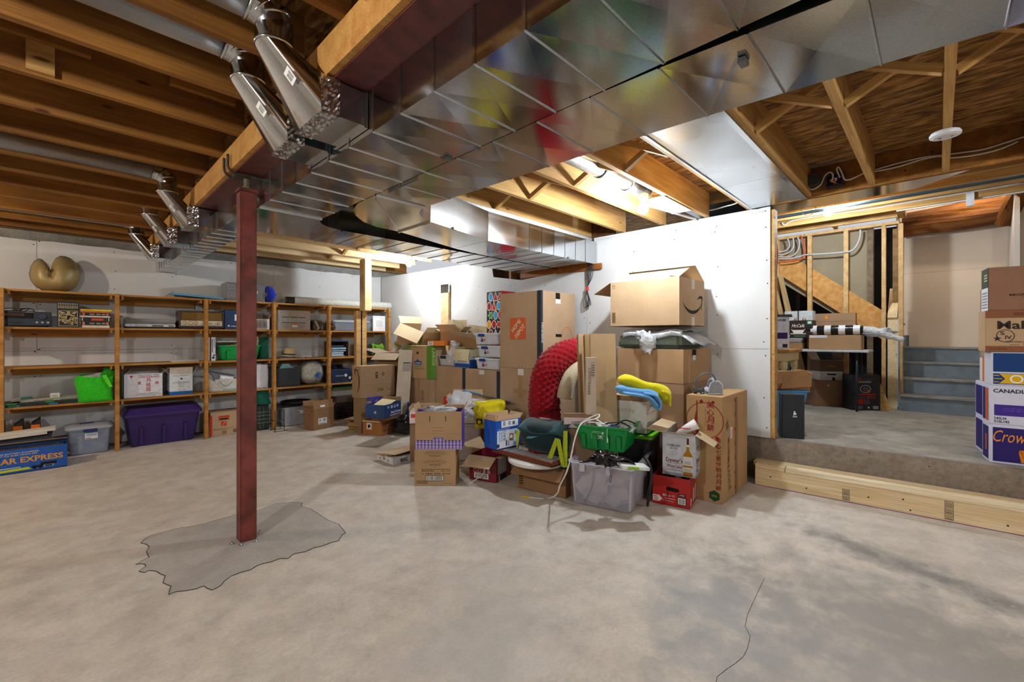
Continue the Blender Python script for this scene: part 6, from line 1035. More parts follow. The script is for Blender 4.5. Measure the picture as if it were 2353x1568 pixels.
# tall mooncake carton, iron on it, flattened cardboard beside it
MR = '#8c2420'
a3, rz3, wd3, dp3 = EC((1577, 907), (1660, 914), (1717, 905), .836, -88)
cj = lambda st, u, v, L, s_, cl=MR: [t(ch, u, v + L / 2 - L * (i + .5) / len(st), s_, s_, cl) for i, ch in enumerate(st)]
o = carton('mooncake_carton', 'tall tan carton with red printed characters and FRAGILE handwriting', (a3.x, a3.y, .001), rz3, wd3, dp3, .835, board('#b3894f'), P={'F': [ring(.145, .64, .145, .139, MR, 40)] + cj('美心月餅', .19, .68, .24, .055) + [lines(.15, .6, .155, .74, 12, MR), pg([(.08, .72), (.09, .60), (.1, .55), (.14, .52), (.11, .5), (.08, .52), (.06, .6)], MR, 1), pg([(.08, .8), (.09, .79), (.09, .6), (.085, .6)], MR), disc(.12, .79, .014, MR), disc(.21, .79, .012, MR), disc(.24, .51, .014, MR), pg([(.1, .54), (.17, .5), (.19, .48), (.13, .47), (.08, .5)], MR)] + cj('美心七星伴明月月餅', .25, .31, .42, .04) + [pg([(.22 + .045 * math.cos(k * PI / 3 + PI / 6), .055 + .045 * math.sin(k * PI / 3 + PI / 6)) for k in range(6)], '#1f4a2c'), t('回收', .22, .055, .04, .018, '#a88a4a')], 'R': cj('美心月餅', .155, .4, .2, .05) + [t('FRAGILE', .17, .19, .24, .07, '#6b4c28', -78, bold=-.004), t('#', .12, .6, .07, .08, '#4b3720', 20, bold=-.004), r(.2, .48, .265, .57, '#dfe0e4'), r(.26, .48, .28, .575, '#d9532b'), lines(.21, .49, .255, .56, 5, '#9aa3b5')] + [disc(.33 + .02 * (k % 2), .06 + .06 * k, .018, '#96462c', 8) for k in range(13)] + [r(.345, .06, .365, .09, '#3f74b5', 1)], 'T': [r(.05, .08, .2, .25, '#cbb78f')]})
o = T('steam_iron', 'grey and blue steam iron with a coiled cord on the tall tan carton', 'iron', gd(1640, 903, 3.62) + Vector((0, 0, 0.0))); o.location.z = .8375; o.rotation_euler = (0, 0, math.radians(-52))
IG = flat('#8d929b', .35)
MB().prism([(-.06, -.05), (.05, -.055), (.05, .12), (-.01, .22), (-.06, .12)], 0, .008).build('soleplate', metal('#a9adb2', .3), o)
m = MB(); pro = [(-.058, 0.008), (.052, .008), (.052, .05), (.045, .085), (.02, .108), (-.015, .112), (-.045, .095), (-.058, .055)]
m.prism(pro, .0, .014, Matrix(((1, 0, 0, 0), (0, 0, -1, -.045), (0, 1, 0, 0), (0, 0, 0, 1)))); m.build('heel_plate', IG, o, bevel=.004)
MB().tube([(x * .98, -.06, z) for x, z in pro], .006, 8, closed=True).build('heel_rim', flat('#c3c6cb', .3), o, smooth=True)
MB().prism([(-.045, -.045), (.045, -.045), (.045, .1), (-.005, .19), (-.045, .1)], .009, .045).build('body', flat('#c9ccd2', .35), o, bevel=.008)
MB().prism([(-.03, -.03), (.03, -.03), (.03, .08), (-.03, .08)], .045, .07).build('water_tank', flat('#2f4fa8', .15), o, bevel=.008); MB().tube(hshape([(-.0, -.04, .1), (0, .02, .118), (0, .09, .1), (0, .11, .06)], 5), .016, 10).build('handle', IG, o, smooth=True)
MB().tube(hshape([(0, -.05, .105), (-.03, -.06, .165), (-.1, -.06, .17), (-.15, -.04, .12), (-.15, -.02, .05), (-.12, .0, .02)], 6), .006, 8).build('power_cord', flat('#59636e', .5), o, smooth=True)
m = MB()
for i in range(3): m.tube([(-.115 + .04 * math.cos(a), .01 + .028 * math.sin(a), .012 + .016 * i + .012 * math.sin(2 * a + i)) for a in [k * PI / 8 for k in range(16)]], .006, 6, closed=True)
m.build('coiled_cord', flat('#3f464e', .5), o, smooth=True)
o = T('cardboard_sheet', 'flattened brown carton leaning beside the tall tan carton', 'cardboard', (4.02, 1.24, .001), math.radians(-20)); MB().box(-.0, .008, -.12, .28, 0, .81, M3((0, 0, 0), (0, 0, -1.1))).box(.012, .02, -.1, .28, 0, .80, M3((0, 0, 0), (0, 0, -1.1))).build('sheet', board('#8f6c42'), o)
# lime lidded tub, archive box with towels
o = tote('storage_tote', 'dark grey tub with a lime green lid under the white archive box', (3.32, 2.16, .001), math.radians(-76), .46, .34, .44, flat('#2a2c30', .4), flat('#6cc01f', .35, var=.04), taper=.03, rim=.012, lid_h=.022)
a, rz, wd, dp = EC((1381, 988), (1486, 998.5), (1514, 989), .487, -80)
o = carton('archive_box', 'white archive box with MARTIN pencilled on its front', a + Vector((.0, 0, .0)), rz, wd, dp, .268, flat('#d5d2cd', .6, var=.03), flaps={}, P={'F': [t('MARTIN', .2, .185, .2, .035, '#b5a774', 0, bold=-.012, shear=.15), disc(.13, .175, .02, '#bdbbb8'), lines(.12, .12, .3, .135, 1, '#cbc59f')], 'R': [r(.0, .165, .235, .168, '#2d2b2a'), r(0, .075, .235, .078, '#2d2b2a'), r(0, .066, .235, .068, '#2d2b2a'), t('STORAGE BOX', .06, .09, .09, .012, '#2d2b2a'), r(.17, .02, .21, .06, '#b5281f'), r(.09, .215, .18, .235, '#8a8784'), r(.1, .24, .14, .25, '#b9a24a')]})
o = carton('kraft_box', 'open kraft carton sitting in the white archive box', a + Vector((.02, 0.01, .10)), rz, wd - .06, dp - .03, .21, board('#a17c4d'), flaps={'L': 55, 'F': -75, 'B': 5}, flen={'L': .12, 'F': .05, 'B': .1}, inner=board('#b8925e'))
def towel(name, label, path, ra, squash, col, tails=()):
    o = T(name, label, 'towel', path[0]); P0_ = Vector(path[0]); pth = hshape([Vector(p) - P0_ for p in path], 8); m = MB(); nv = 20; nu = len(pth)
    for i, p in enumerate(pth):
        t_ = (pth[min(i + 1, nu - 1)] - pth[max(i - 1, 0)]).normalized(); f_ = Vector((fw[0], fw[1], 0)); s_ = f_.cross(t_).normalized(); q = i / (nu - 1); k_ = min(1, 5 * q + .35, 5 * (1 - q) + .5)
        for k in range(nv):
            a_ = 2 * PI * k / nv; rr_ = ra * k_ * (1 + .10 * math.sin(3 * a_ + 6 * q) + .06 * math.sin(11 * q + 2 * a_)); m.v.append(p + s_ * math.cos(a_) * rr_ * squash + f_ * math.sin(a_) * rr_ * 1.7)
    for i in range(nu - 1):
        for k in range(nv): m.f.append((i * nv + k, i * nv + (k + 1) % nv, (i + 1) * nv + (k + 1) % nv, (i + 1) * nv + k))
    m.f.append(tuple(range(nv - 1, -1, -1))); m.f.append(tuple((nu - 1) * nv + k for k in range(nv)))
    m.build('roll', fabric(col, 420, bmp=.5, var=.12), o, smooth=True)
    for tl in tails:
        tp_ = hshape([Vector(p) - P0_ for p in tl], 6); MB().grid(lambda u, v: tp_[min(len(tp_) - 1, int(round(v * (len(tp_) - 1))))] + Vector((fw[0], fw[1], 0)) * (.16 * u - .09) + Vector((rt[0], rt[1], 0)) * .006 * math.sin(14 * u), 10, len(tp_) - 1).build('fold', fabric(col, 420, bmp=.5, var=.12), o, smooth=True, solid=.016)
    return o
towel('towel', 'folded yellow towel on top of the archive box', [gd(1420, 873, 3.62), gd(1448, 876, 3.62), gd(1480, 889, 3.61), gd(1508, 896, 3.60), gd(1526, 905, 3.58), gd(1528, 922, 3.57)], .052, .95, '#dccf0a', [[gd(1516, 898, 3.57), gd(1529, 905, 3.56), gd(1531, 930, 3.56)]])
towel('towel', 'folded light blue towel under the yellow one, end hanging down', [gd(1415, 892, 3.57), gd(1440, 897, 3.56), gd(1470, 903, 3.55), gd(1495, 907, 3.53), gd(1510, 915, 3.51)], .036, 1.0, '#6aa6da', [[gd(1478, 903, 3.5), gd(1500, 908, 3.48), gd(1510, 925, 3.47), gd(1506, 940, 3.47)], [gd(1430, 902, 3.5), gd(1460, 906, 3.49), gd(1486, 912, 3.47), gd(1503, 930, 3.46)]])
# two big cartons on the wall side, cushion, big smile box
wardrobe('wardrobe box against the white wall under the tan carton with tape', 2.25, .655, .89, x=3.80, col='#a07c56', d=.60, strip=False)
o = carton('wardrobe_box', 'wide tan carton with a hand hole against the white wall, under the cushion', (3.80, 2.25, .893), HP, .655, .62, .305, board('#ad8454'), tape='', P={'R': [r(.18, .24, .27, .302, '#17120e'), r(.19, .205, .26, .25, '#cfd0d2', 1), r(.1, 0, .13, .25, '#bd9a70'), r(.0, 0, .004, .305, '#6d5233')], 'F': [r(.08, 0, .085, .04, '#7d5d38')]})
o = T('seat_cushion', 'grey green outdoor seat cushion on the wide tan carton', 'cushion', (3.83, 2.26, 1.2005), HP); CU = fabric('#77847d', 300, bmp=.25, var=.08)
MB().box(0, .62, 0, .58, 0.0, .155).build('cushion', CU, o, bevel=.035); MB().tube([(.03, -.003, .02), (.59, -.003, .02), (.61, .03, .02), (.61, .55, .02), (.03, .55, .02), (.01, .03, .02)], .006, 6, closed=True).tube([(.03, -.003, .118), (.59, -.003, .118), (.61, .03, .118), (.61, .55, .118)], .004, 6).build('piping', flat('#4b544f', .7), o, smooth=True); MB().blob((.0, .06, .04), (.02, .03, .03), amp=.3).build('tie', CU, o, smooth=True)
o = T('plastic_wrap', 'clear plastic bag draped over the grey green cushion', 'bag', (3.80, 2.22, 1.352), HP)
MB().grid(lambda u, v: (.03 + .58 * u, -.02 + .5 * v, .012 + .018 * math.sin(9 * u + 5 * v) * math.cos(7 * v) - (.06 if v < .02 else 0)), 24, 16).grid(lambda u, v: (.50 + .22 * v, -.02 + .55 * u, .01 - .12 * v ** 1.5 + .012 * math.sin(12 * u)), 14, 8).build('sheet', film(.34), o, smooth=True, solid=.003)
MB().blob((.31, -.055, -.09), (.075, .04, .085), 18, 12, amp=.25, freq=6).blob((.24, -.03, -.02), (.07, .03, .035), amp=.35, freq=6, seed=4).build('bunched_end', film(.45), o, smooth=True)
o = carton('shipping_box', 'large kraft shipping box with a black smile logo, topmost by the white wall', (3.78, 2.317, 1.412), HP, .69, .575, .432, board('#b89468'), flaps={'F': -66, 'B': -58, 'L': 118, 'R': -80}, flen={'F': .24, 'B': .26, 'L': .22, 'R': .1}, inner=board('#c7a67a'), P={'F': [r(.02, .04, .055, .13, '#b89468', 0), frame(.02, .035, .055, .135, .003, '#33281c')] + [r(.024, .045 + .011 * i, .051, .051 + .011 * i, '#33281c', 1) for i in range(8)] + [pg([(.02 + .02 * i, .395), (.026 + .02 * i, .405), (.032 + .02 * i, .395)], '#33281c') for i in range(2)] + [r(.0245 + .02 * i, .375, .0275 + .02 * i, .397, '#33281c') for i in range(2)] + [r(.018, .368, .055, .37, '#33281c')], 'R': smile(.285, .13, .37, '#26221d') + [r(.265, .34, .335, .432, '#d0ccc2', 0), r(.265, 0, .335, .08, '#d0ccc2', 0)]})
# red chunky knit and cream bolster
def knit_arch():
    path = [gd(1252, 960, 4.22), gd(1250, 935, 4.22), gd(1252, 900, 4.22), gd(1257, 866, 4.22), gd(1272, 838, 4.22), gd(1297, 818, 4.25), gd(1330, 808, 4.3), gd(1356, 806, 4.35)]; pth = hshape([gz(1252, 1040, .30)] + path, 14); m = MB(); nu, nv = len(pth), 44; side = Vector((0.72, -0.69, 0)); ki = []
    for i, p in enumerate(pth):
        t_ = (pth[min(i + 1, nu - 1)] - pth[max(i - 1, 0)]).normalized(); s_ = (Vector((fw[0], fw[1], 0)).cross(t_)).normalized(); dpt = Vector((fw[0], fw[1], 0))
        q = i / (nu - 1); wd_ = .140 if q < .6 else .140 - .025 * (q - .6) / .4
        for k in range(nv):
            a_ = 2 * PI * k / nv; br = .022 * (abs(math.sin(i * PI / 3.0 + (k % 2) * PI / 2)) ** .6) * (0.5 + .5 * math.cos(k * 2 * PI / 4 + (i // 3) * PI)); ra = wd_ + br
            m.v.append(p + s_ * math.cos(a_) * ra + dpt * (math.sin(a_) * ra * .75))
    for i in range(nu - 1):
        for k in range(nv): m.f.append((i * nv + k, i * nv + (k + 1) % nv, (i + 1) * nv + (k + 1) % nv, (i + 1) * nv + k))
    return m
o = T('knit_throw', 'bright red chunky knit throw arched over the cream bolster', 'throw', (0, 0, 0)); knit_arch().build('knit', fabric('#9d0619', 120, bmp=.8, var=.4), o, smooth=True)
o = T('bolster', 'cream tubular bolster curving out under the red knit', 'cushion', (0, 0, 0)); MB().tube(hshape([gd(1297, 915, 4.12), gd(1301, 892, 4.12), gd(1313, 864, 4.15), gd(1335, 846, 4.2), gd(1365, 840, 4.28)], 6), .072, 14).build('cushion', fabric('#c4b69a', 200, bmp=.4), o, smooth=True)
# flattened cartons in front of the big box
for i, (lb, px, dz, cl, d_, wpx) in enumerate([('broad flattened carton leaning in front of the wide tan carton', 1364, 1.335, '#bb9866', 3.66, 58), ('narrow flattened carton at the left of the leaning sheets', 1339, 1.335, '#b8925f', 3.84, 24), ('flattened carton edge between the leaning sheets', 1356, 1.33, '#a8834f', 3.74, 14)]):
    A, B = gd(px, 900, d_), gd(px + wpx, 900, d_ + .10); dv = B - A; o = T('cardboard_sheet', lb, 'cardboard', (A.x, A.y, .002), math.atan2(dv.y, dv.x)); L = math.hypot(dv.x, dv.y); MB().quad((0, 0, 0), (L, 0, 0), (L, .05, dz), (0, .05, dz), t=.007).build('sheet', board(cl), o); MB().quad((0, .012, 0), (L, .012, 0), (L, .062, dz - .01), (0, .062, dz - .01), t=.006).build('sheet', board(cl), o)
A = gd(1346, 950, 3.60); carton('rod_box', 'narrow pale box standing on end among the leaning cardboard', (A.x, A.y, .36), math.radians(-52), .085, .06, .78, board('#c3b09a'), P={'F': [t('LOOSTRADER', .03, .58, .22, .02, '#4d443b', -92, bold=0), frame(.045, .62, .07, .74, .002, '#5d5348'), lines(.05, .63, .066, .73, 5, '#6d6356'), t('NAVET', .03, .26, .09, .014, '#7d7062', -90, bold=0), frame(.045, .2, .07, .33, .002, '#6d6356')]})
carton('kraft_box', 'plain carton under the narrow pale box', (A.x - .02, A.y + .03, .001), math.radians(-52), .2, .2, .357, board('#846441'))
carton('printed_box', 'flat carton with pale printed label lying by the red knit', tuple(gd(1296, 962, 3.62)), math.radians(-58), .25, .1, .11, board('#8d6948'), P={'F': [r(.0, .0, .215, .085, '#cdb9bd'), lines(.06, .03, .13, .06, 2, '#7d6a78', lay=1), disc(.155, .045, .015, '#9a8a98', lay=1), bars(.175, .01, .212, .075, '#3a3238', 5, vert=False, lay=1)]})
bpy.data.objects[[x.name for x in bpy.data.objects if x.get('label') == 'flat carton with pale printed label lying by the red knit'][0]].location.z = .56
carton('kraft_box', 'plain carton under the flat labelled carton', tuple(Vector((gd(1296, 962, 3.62).x, gd(1296, 962, 3.62).y, .001))), math.radians(-58), .25, .2, .555, board('#7d5f42'))
# white flat carton with kraft sheets on the left
a, rz, wd = E((868, 1057), (903, 1070))
o = carton('flat_box', 'flat white carton with a black script logo on the open floor', a + Vector((0, 0, .001)), rz, wd, .32, .068, flat('#d5d5d8', .5), P={'R': [t('esc', .13, .034, .09, .04, '#1d1d20', bold=.02), ring(.13, .045, .05, .047, '#1d1d20', 20, a0=20, a1=160)], 'F': [pg([(.04, .02), (.06, .02), (.05, .045)], '#2a2a2e'), r(.11, .03, .15, .036, '#2a2a2e'), r(.11, .04, .15, .046, '#2a2a2e'), pg([(.2, .02), (.22, .02), (.21, .045)], '#2a2a2e')]})
for i in range(4): MB().quad((-.03 + .06 * i, -.02, .072 + .009 * i), (.15 + .05 * i, -.03 + .02 * i, .072 + .010 * i), (.14 + .05 * i, .36, .078 + .014 * i), (-.04 + .06 * i, .33, .076 + .012 * i), t=.005).build('kraft_sheet', board('#bfa47c'), o)
# wire bundle hanging on the wall from the duct end
hp_ = gx(1350, 612, 4.30); o = T('cable_bundle', 'black cable hanging in a coil from the duct end, tied with red tape', 'cable', (hp_.x, hp_.y, 2.13))
for i in range(5): MB().tube(hshape([(0, 0, .0), (0.01 * i, .004 * i, -.1), (-.0, 0, -.24), (-.02, .03 - .012 * i, -.36), (0, .045 - .02 * i, -.48 + .01 * i), (.01, .0 - .01 * i, -.42), (0, 0, -.25), (.01, -.01 - .012 * i, -.12), (.0, -.03 - .012 * i, .02), (0, -.01, .06)], 5), .003, 6).build('strand', flat('#17191d', .4), o, smooth=True)
MB().tube([(0, 0, -.235), (0, 0, -.275)], .017, 10).build('tape', flat('#d02a22', .4), o); MB().tube(hshape([(0, 0, 0), (0, -.03, .15), (0, 0, .32)], 5), .004, 6).build('lead', flat('#17191d', .4), o, smooth=True)
# ================================================================ stair side: upper joists, stud wall, stairs, logs
UP = sroot('ceiling'); ZU = 2.80
MB().box(4.64, 6.86, -4, 7.5, 3.04, 3.06).box(6.86, 7.7, .40, 7.5, 3.04, 3.06).build('subfloor', OSB, UP); MB().box(6.86, 9.0, -4, .44, 3.6, 3.62).build('stairwell_ceiling', DW, UP); MB().box(6.856, 6.87, -4, .44, 3.06, 3.6).build('stairwell_header', DW, UP)
ju = MB().box(0, 5.6, -0.019, 0.019, 0, 0.235).mesh('joist'); ju.materials.append(WNEW)
for x in (5.0, 5.4, 5.78, 6.11, 6.43, 6.835): inst(ju, 'joist', UP, (x, -3.6, ZU), (0, 0, PI / 2))
inst(ju, 'joist', UP, (7.24, .36, ZU), (0, 0, PI / 2), (.3, 1, 1))
for x, y in ((6.63, .58), (6.63, -.5), (7.04, .55)):
    MB().box(0, .37, -.019, .019, 0, .09, M3((x - .18, y, ZU + .0), (0, -.35, 0))).build('bridging_strut', WNEW, UP)
MB().box(0, .30, -.04, .04, 0, .1, M3((7.27, .33, 2.85), (0, 0, 0))).build('block', WNEW, UP); MB().box(7.26, 7.56, 1.0, 1.04, 2.82, 3.0).build('block', WNEW, UP)
tag(MB().tube([(6.27, 1.9, 2.84), (6.27, -1.6, 2.84)], .045, 16).build('round_pipe', metal('#7d8a96', .3), None, smooth=True), 'dark galvanised pipe slung between the joists over the stair area', 'pipe')
o = T('sheet_metal_duct', 'flat sheet metal duct bottom tapering to a point behind the rim joist', 'duct', (0, 0, 0)); MB().prism([(4.475, 1.9), (5.32, 1.9), (5.30, 1.2), (5.27, .15), (4.95, -.2), (4.5, -.40)], 2.62, 2.65).build('sheet', GALV, o); sm = MB(); seamstrip(sm, (4.48, .22, 2.62), (5.27, .22, 2.62)); sm.build('seam', GALV, o); MB().box(4.48, 4.5, 1.0, 1.9, 2.645, 2.74).build('hanger', GALVD, o)
cord('white_cable', 'white cable stapled along the joists above the stairs', [gx(1797, 512, 6.80), gx(1803, 517, 6.80), gx(1830, 505, 6.80), gx(1950, 487, 6.81), gx(2000, 480, 6.81), gx(2080, 466, 6.81), gx(2195, 447, 6.81), gx(2353, 420, 6.81)], .009, '#d9dce0')
tag(MB().box(6.80, 6.83, -.28, -.22, 2.72, 2.86).build('strap', flat('#dfe1e3', .5), None), 'white plastic strap across the upper joists', 'strap')
for i, x in enumerate((6.84,)): tag(MB().box(x - .005, x + .03, -.9, .35, 2.787, 2.798).build('edge_trim', flat('#dcdcdc', .5), None), 'thin white trim strip along the last joist before the stairwell', 'trim')
sw = T('stud_wall', 'open stud wall beside the stairs with cables stapled to it', 'wall frame', (7.5, 0, SLAB))
PL = wood('#c79d66', '#e0bf8c'); 
MB().box(0, 2.4, 0, .09, 0, .038, M3((.09, .36, 2.772 - SLAB), (0, 0, PI / 2))).build('top_plate', PL, sw); MB().box(0, 2.4, 0, .09, 0, .038, M3((.09, .50, .001), (0, 0, PI / 2))).build('bottom_plate', PL, sw)
for y, w_ in ((1.75, .038), (1.35, .052), (.93, .05), (.53, .042), (.365, .045)): MB().box(0, 2.345, -w_, 0, 0, .09, M3((.09, y, .04), (0, -PI / 2, 0))).build('stud', PL, sw)
MB().box(0, 2.35, -.065, 0, 0, .06, M3((.17, .69, .03), (0, -PI / 2, 0))).build('old_stud', wood('#6d5f4a', '#8a7a62', dirt=.6), sw)
MB().box(0, 2.3, -.1, 0, 0, .02, M3((.2, .43, .06), (0, -PI / 2, 0))).build('backing_board', wood('#8a6a40', '#b08c5a', dirt=.8), sw)
a_ = math.atan2(2.381 - 1.369, 1.726 - .494); MB().box(0, 1.95, -.30, 0, 0, .04, M3((.09, .30, 1.21 - SLAB + .27), (0, 0, PI / 2)) @ Matrix.Rotation(-a_, 4, 'Y') @ M3((0, 0, 0), (PI / 2, 0, 0)) @ M3((0, .0, 0), (0, 0, 0))).build('stringer', wood('#c48a45', '#e0ae68'), sw)
lc = T('paper_backed_board', 'greige paper backed wallboard behind the open studs', 'board', (7.665, 0, 0)); MB().prism([(.62, 1.30), (2.1, 2.45), (2.1, 2.80), (.62, 2.80)], 0, .012, Matrix(((0, 0, 1, 0), (1, 0, 0, 0), (0, 1, 0, 0), (0, 0, 0, 1)))).build('sheet', flat('#968a72', .8, var=.05, nscale=6), lc)
struct(MB().box(8.35, 8.4, .42, 3.2, SLAB, 2.9).build('wall_under_stairs', flat('#0b0a09', .9)))  # near-black colour paints in the shade of the void under the stairs
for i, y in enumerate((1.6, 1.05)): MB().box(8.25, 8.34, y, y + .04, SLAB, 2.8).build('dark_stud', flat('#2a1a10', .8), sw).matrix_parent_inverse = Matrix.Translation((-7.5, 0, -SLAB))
# half wall at the foot of the stairs
hw = T('half_wall', 'half wall of pale timber with a sloped cap and drywall edge by the stairs', 'half wall', (7.5, .47, SLAB)); NW = wood('#dfc496', '#f0deb6')
MB().box(0, 1.15, -.095, 0, 0, .038, M3((.04, 0, .001), (0, -PI / 2, 0))).build('post', NW, hw); L = math.hypot(.42, .41); MB().box(0, L, -.095, 0, 0, .038, M3((0, 0, 1.152), (0, -math.atan2(.41, .42), 0))).build('sloped_cap', NW, hw)
MB().box(0, 1.5, -.095, 0, 0, .038, M3((.42, 0, .001), (0, -PI / 2, 0))).build('post', NW, hw); MB().prism([(-.005, .03), (.42, .03), (.42, 1.57), (-.005, 1.16)], .096, .108, Matrix(((1, 0, 0, 0), (0, 0, -1, 0), (0, 1, 0, 0), (0, 0, 0, 1)))).build('drywall', DW, hw)
MB().box(-.02, .06, -.13, -.108, 0, .2).build('post_foot', flat('#8a8f94', .6), hw)
# grey painted stairs
stt = T('staircase', 'grey painted wooden stairs going up beside the half wall', 'stairs', (7.40, 0, SLAB)); GP = flat('#6d7983', .55, var=.12, nscale=9); GT = flat('#8a8a86', .5, var=.2, nscale=8); RI = .1985
for k in range(4):
    MB().box(.27 * k + .0, .27 * k + .018, -.64, .345, RI * k + .001, RI * (k + 1) - .027).build('riser', GP, stt); MB().box(.27 * k - .028, .27 * k + .265, -.64, .345, RI * (k + 1) - .026, RI * (k + 1)).build('tread', GT, stt, bevel=.006)
MB().box(1.08 - .01, 1.15, -.64, .345, RI * 4 - .026, RI * 4 - .001).build('landing', GT, stt); MB().box(.0, .02, .345, .361, 0, .9).build('skirt_board', GP, stt)
ws = struct(MB().box(8.555, 8.62, -4, .43, SLAB, 3.6).build('wall_stairs', drywall('drywall_stairs', '#d6c6b4')))
struct(MB().box(7.95, 8.55, -.70, -.655, SLAB, 3.6).build('wall_stairs', drywall('drywall_stairwell', '#d3cbc4')))
struct(MB().box(8.35, 8.55, .40, .43, SLAB, 3.6).build('wall_stairs', DW)); prints(ws, [r(0, 0, 1.1, .003, '#9a8b7a')], lambda u, v, e: (8.555 - e, .43 - u, 2.23 + v))
struct(MB().box(8.49, 8.55, .30, .395, SLAB + 4 * RI, SLAB + 4 * RI + .16).build('trim_1', flat('#5d646b', .6)))
BK = wood('#5d3413', '#9a6328', rough=.8, dirt=.9)
def log(name, label, A, B, ra, seed):
    A, B = Vector(A), Vector(B); o = T(name, label, 'beam', A); d = B - A; L = d.length; q = d.to_track_quat('X', 'Z'); o.rotation_mode = 'QUATERNION'; o.rotation_quaternion = q; rl = random.Random(seed); ph = [rl.uniform(0, 6) for _ in range(5)]
    MB().grid(lambda u, v: (L * v, ra * (1 + .10 * math.sin(3 * 2 * PI * u + ph[0] + 3 * v) + .07 * math.sin(7 * 2 * PI * u + ph[1] + 5 * v) + .06 * math.sin(9 * v + ph[2])) * math.cos(2 * PI * u), ra * (1 + .10 * math.sin(3 * 2 * PI * u + ph[0] + 3 * v) + .08 * math.sin(5 * 2 * PI * u + ph[3] - 4 * v)) * math.sin(2 * PI * u)), 26, 20, wrap=True).build('trunk', BK, o, smooth=False)
    m = MB(); n = 14
    for e in (0.001, L - .001): k0 = len(m.v); m.v += [Vector((e, .92 * ra * math.cos(2 * PI * i / n), .92 * ra * math.sin(2 * PI * i / n))) for i in range(n)]; m.f.append(tuple(k0 + i for i in range(n)))
    m.build('end_grain', wood('#7a5a38', '#a5814f'), o); return o
log('log_beam', 'rough hewn brown log spanning the stairwell wall', (8.36, .36, 2.915), (8.36, -.62, 2.925), .165, 2)
log('log_brace', 'short weathered log slanting down at the right end of the log beam', (8.32, -.60, 2.76), (7.75, -.78, 3.28), .085, 5)

# ================================================================ fixtures and wires on the right ceiling
sd = gz(2172, 310, 2.485); o = T('smoke_detector', 'round white smoke detector under a ceiling joist', 'smoke detector', (sd.x, sd.y, 2.4715)); MB().lathe([(0, 0), (.05, 0), (.068, .006), (.07, .018), (.064, .022), (.064, .028)], 32).build('housing', flat('#dcdde1', .4, var=.03), o, smooth=False); prints(o, [r(-.006, .015, .006, .03, '#3f4148'), r(-.004, -.035, .006, -.022, '#3f4148'), disc(.02, .02, .003, '#55585f', 8), disc(.03, .024, .003, '#55585f', 8)], lambda u, v, e: (u, v, -e))
cord('white_cable', 'pair of white cables drooping along the rim joist, upper one', [gx(*p, 4.42) for p in ((2005, 392), (2060, 376), (2120, 362), (2158, 357), (2200, 352), (2260, 343), (2310, 328), (2360, 312))], .006, '#cfc9c0', group=None)
cord('white_cable', 'pair of white cables drooping along the rim joist, lower one', [gx(*p, 4.42) for p in ((2000, 396), (2060, 384), (2120, 366), (2158, 359), (2180, 363), (2230, 358), (2290, 345), (2340, 325))], .006, '#d3cec6')
o = T('junction_box', 'grey metal junction box with an orange cable at the joist end', 'junction box', (4.30, .80 - .055, 2.56)); MB().box(0, .09, -.05, .03, 0, .09).build('box', flat('#55585c', .4, .7), o, bevel=.003); MB().box(.02, .07, -.052, -.05, .02, .07).build('cover', flat('#6d7075', .4, .7), o)
o = T('junction_box', 'open junction box stuffed with coloured wires on the rim joist', 'junction box', (4.37, .60, 2.53)); MB().box(0, .058, -.06, .06, 0, .012).box(0, .058, -.06, .06, .088, .1).box(0, .058, -.06, -.048, .012, .088).box(0, .058, .048, .06, .012, .088).box(.05, .058, -.048, .048, .012, .088).build('box', flat('#3d4450', .4, .6), o)
for i, cl in enumerate(('#d9b52a', '#b0335a', '#e6e3dc', '#7d2f8a')): MB().tube(hshape([(.045, -.03 + .02 * i, .02), (-.01, .02 - .015 * i, .045 + .008 * i), (.02, .03, .07 - .01 * i), (.045, -.02, .06)], 4), .004, 6).build('wire', flat(cl, .4), o, smooth=True)
cord('orange_cable', 'orange cable looped on the joist beside the metal panning', [gx(*p, 4.22) for p in ((1818, 372), (1812, 385), (1816, 400), (1826, 410), (1838, 415))], .007, '#c2482a')
cord('white_cable', 'white cable arching between the two junction boxes', [gx(*p, 4.36) for p in ((1853, 428), (1866, 436), (1885, 425), (1895, 405), (1907, 396), (1914, 402), (1912, 415))], .006, '#d9d4ca'); cord('white_cable', 'white cable bent in a hairpin above the open junction box', [gx(*p, 4.36) for p in ((1930, 408), (1923, 390), (1927, 384), (1934, 396), (1942, 413), (1960, 410), (1985, 398))], .006, '#d9d4ca')
for i, pts in enumerate([((1785, 580), (1800, 578), (1812, 570), (1814, 560), (1810, 549)), ((1785, 585), (1805, 584), (1820, 574), (1824, 560), (1822, 547)), ((1785, 590), (1815, 590), (1832, 578), (1837, 560), (1833, 545)), ((1785, 595), (1810, 595), (1840, 589), (1850, 586), (1900, 583), (1935, 580), (1955, 577), (1968, 565), (1976, 545), (1977, 528))]):
    cord('grey_cable', ['grey cable curving up to the top plate, innermost of three', 'grey cable curving up to the top plate, middle of three', 'grey cable curving up to the top plate, outermost of three', 'long grey cable running across the open studs'][i], [gx(*p, 7.475) for p in pts], .011, '#b9bdc0')
cord('orange_cable', 'orange cable on the first stud of the open stud wall', [gx(*p, 7.475) for p in ((1786, 603), (1815, 601), (1840, 596), (1849, 585), (1848, 560), (1840, 542))], .011, '#cf5a3a'); cord('red_wire', 'thin red wire running down the end of the white wall', [gx(*p, 4.62) for p in ((1784, 548), (1787, 580), (1785, 620), (1783, 650), (1784, 700))], .004, '#b5302a')
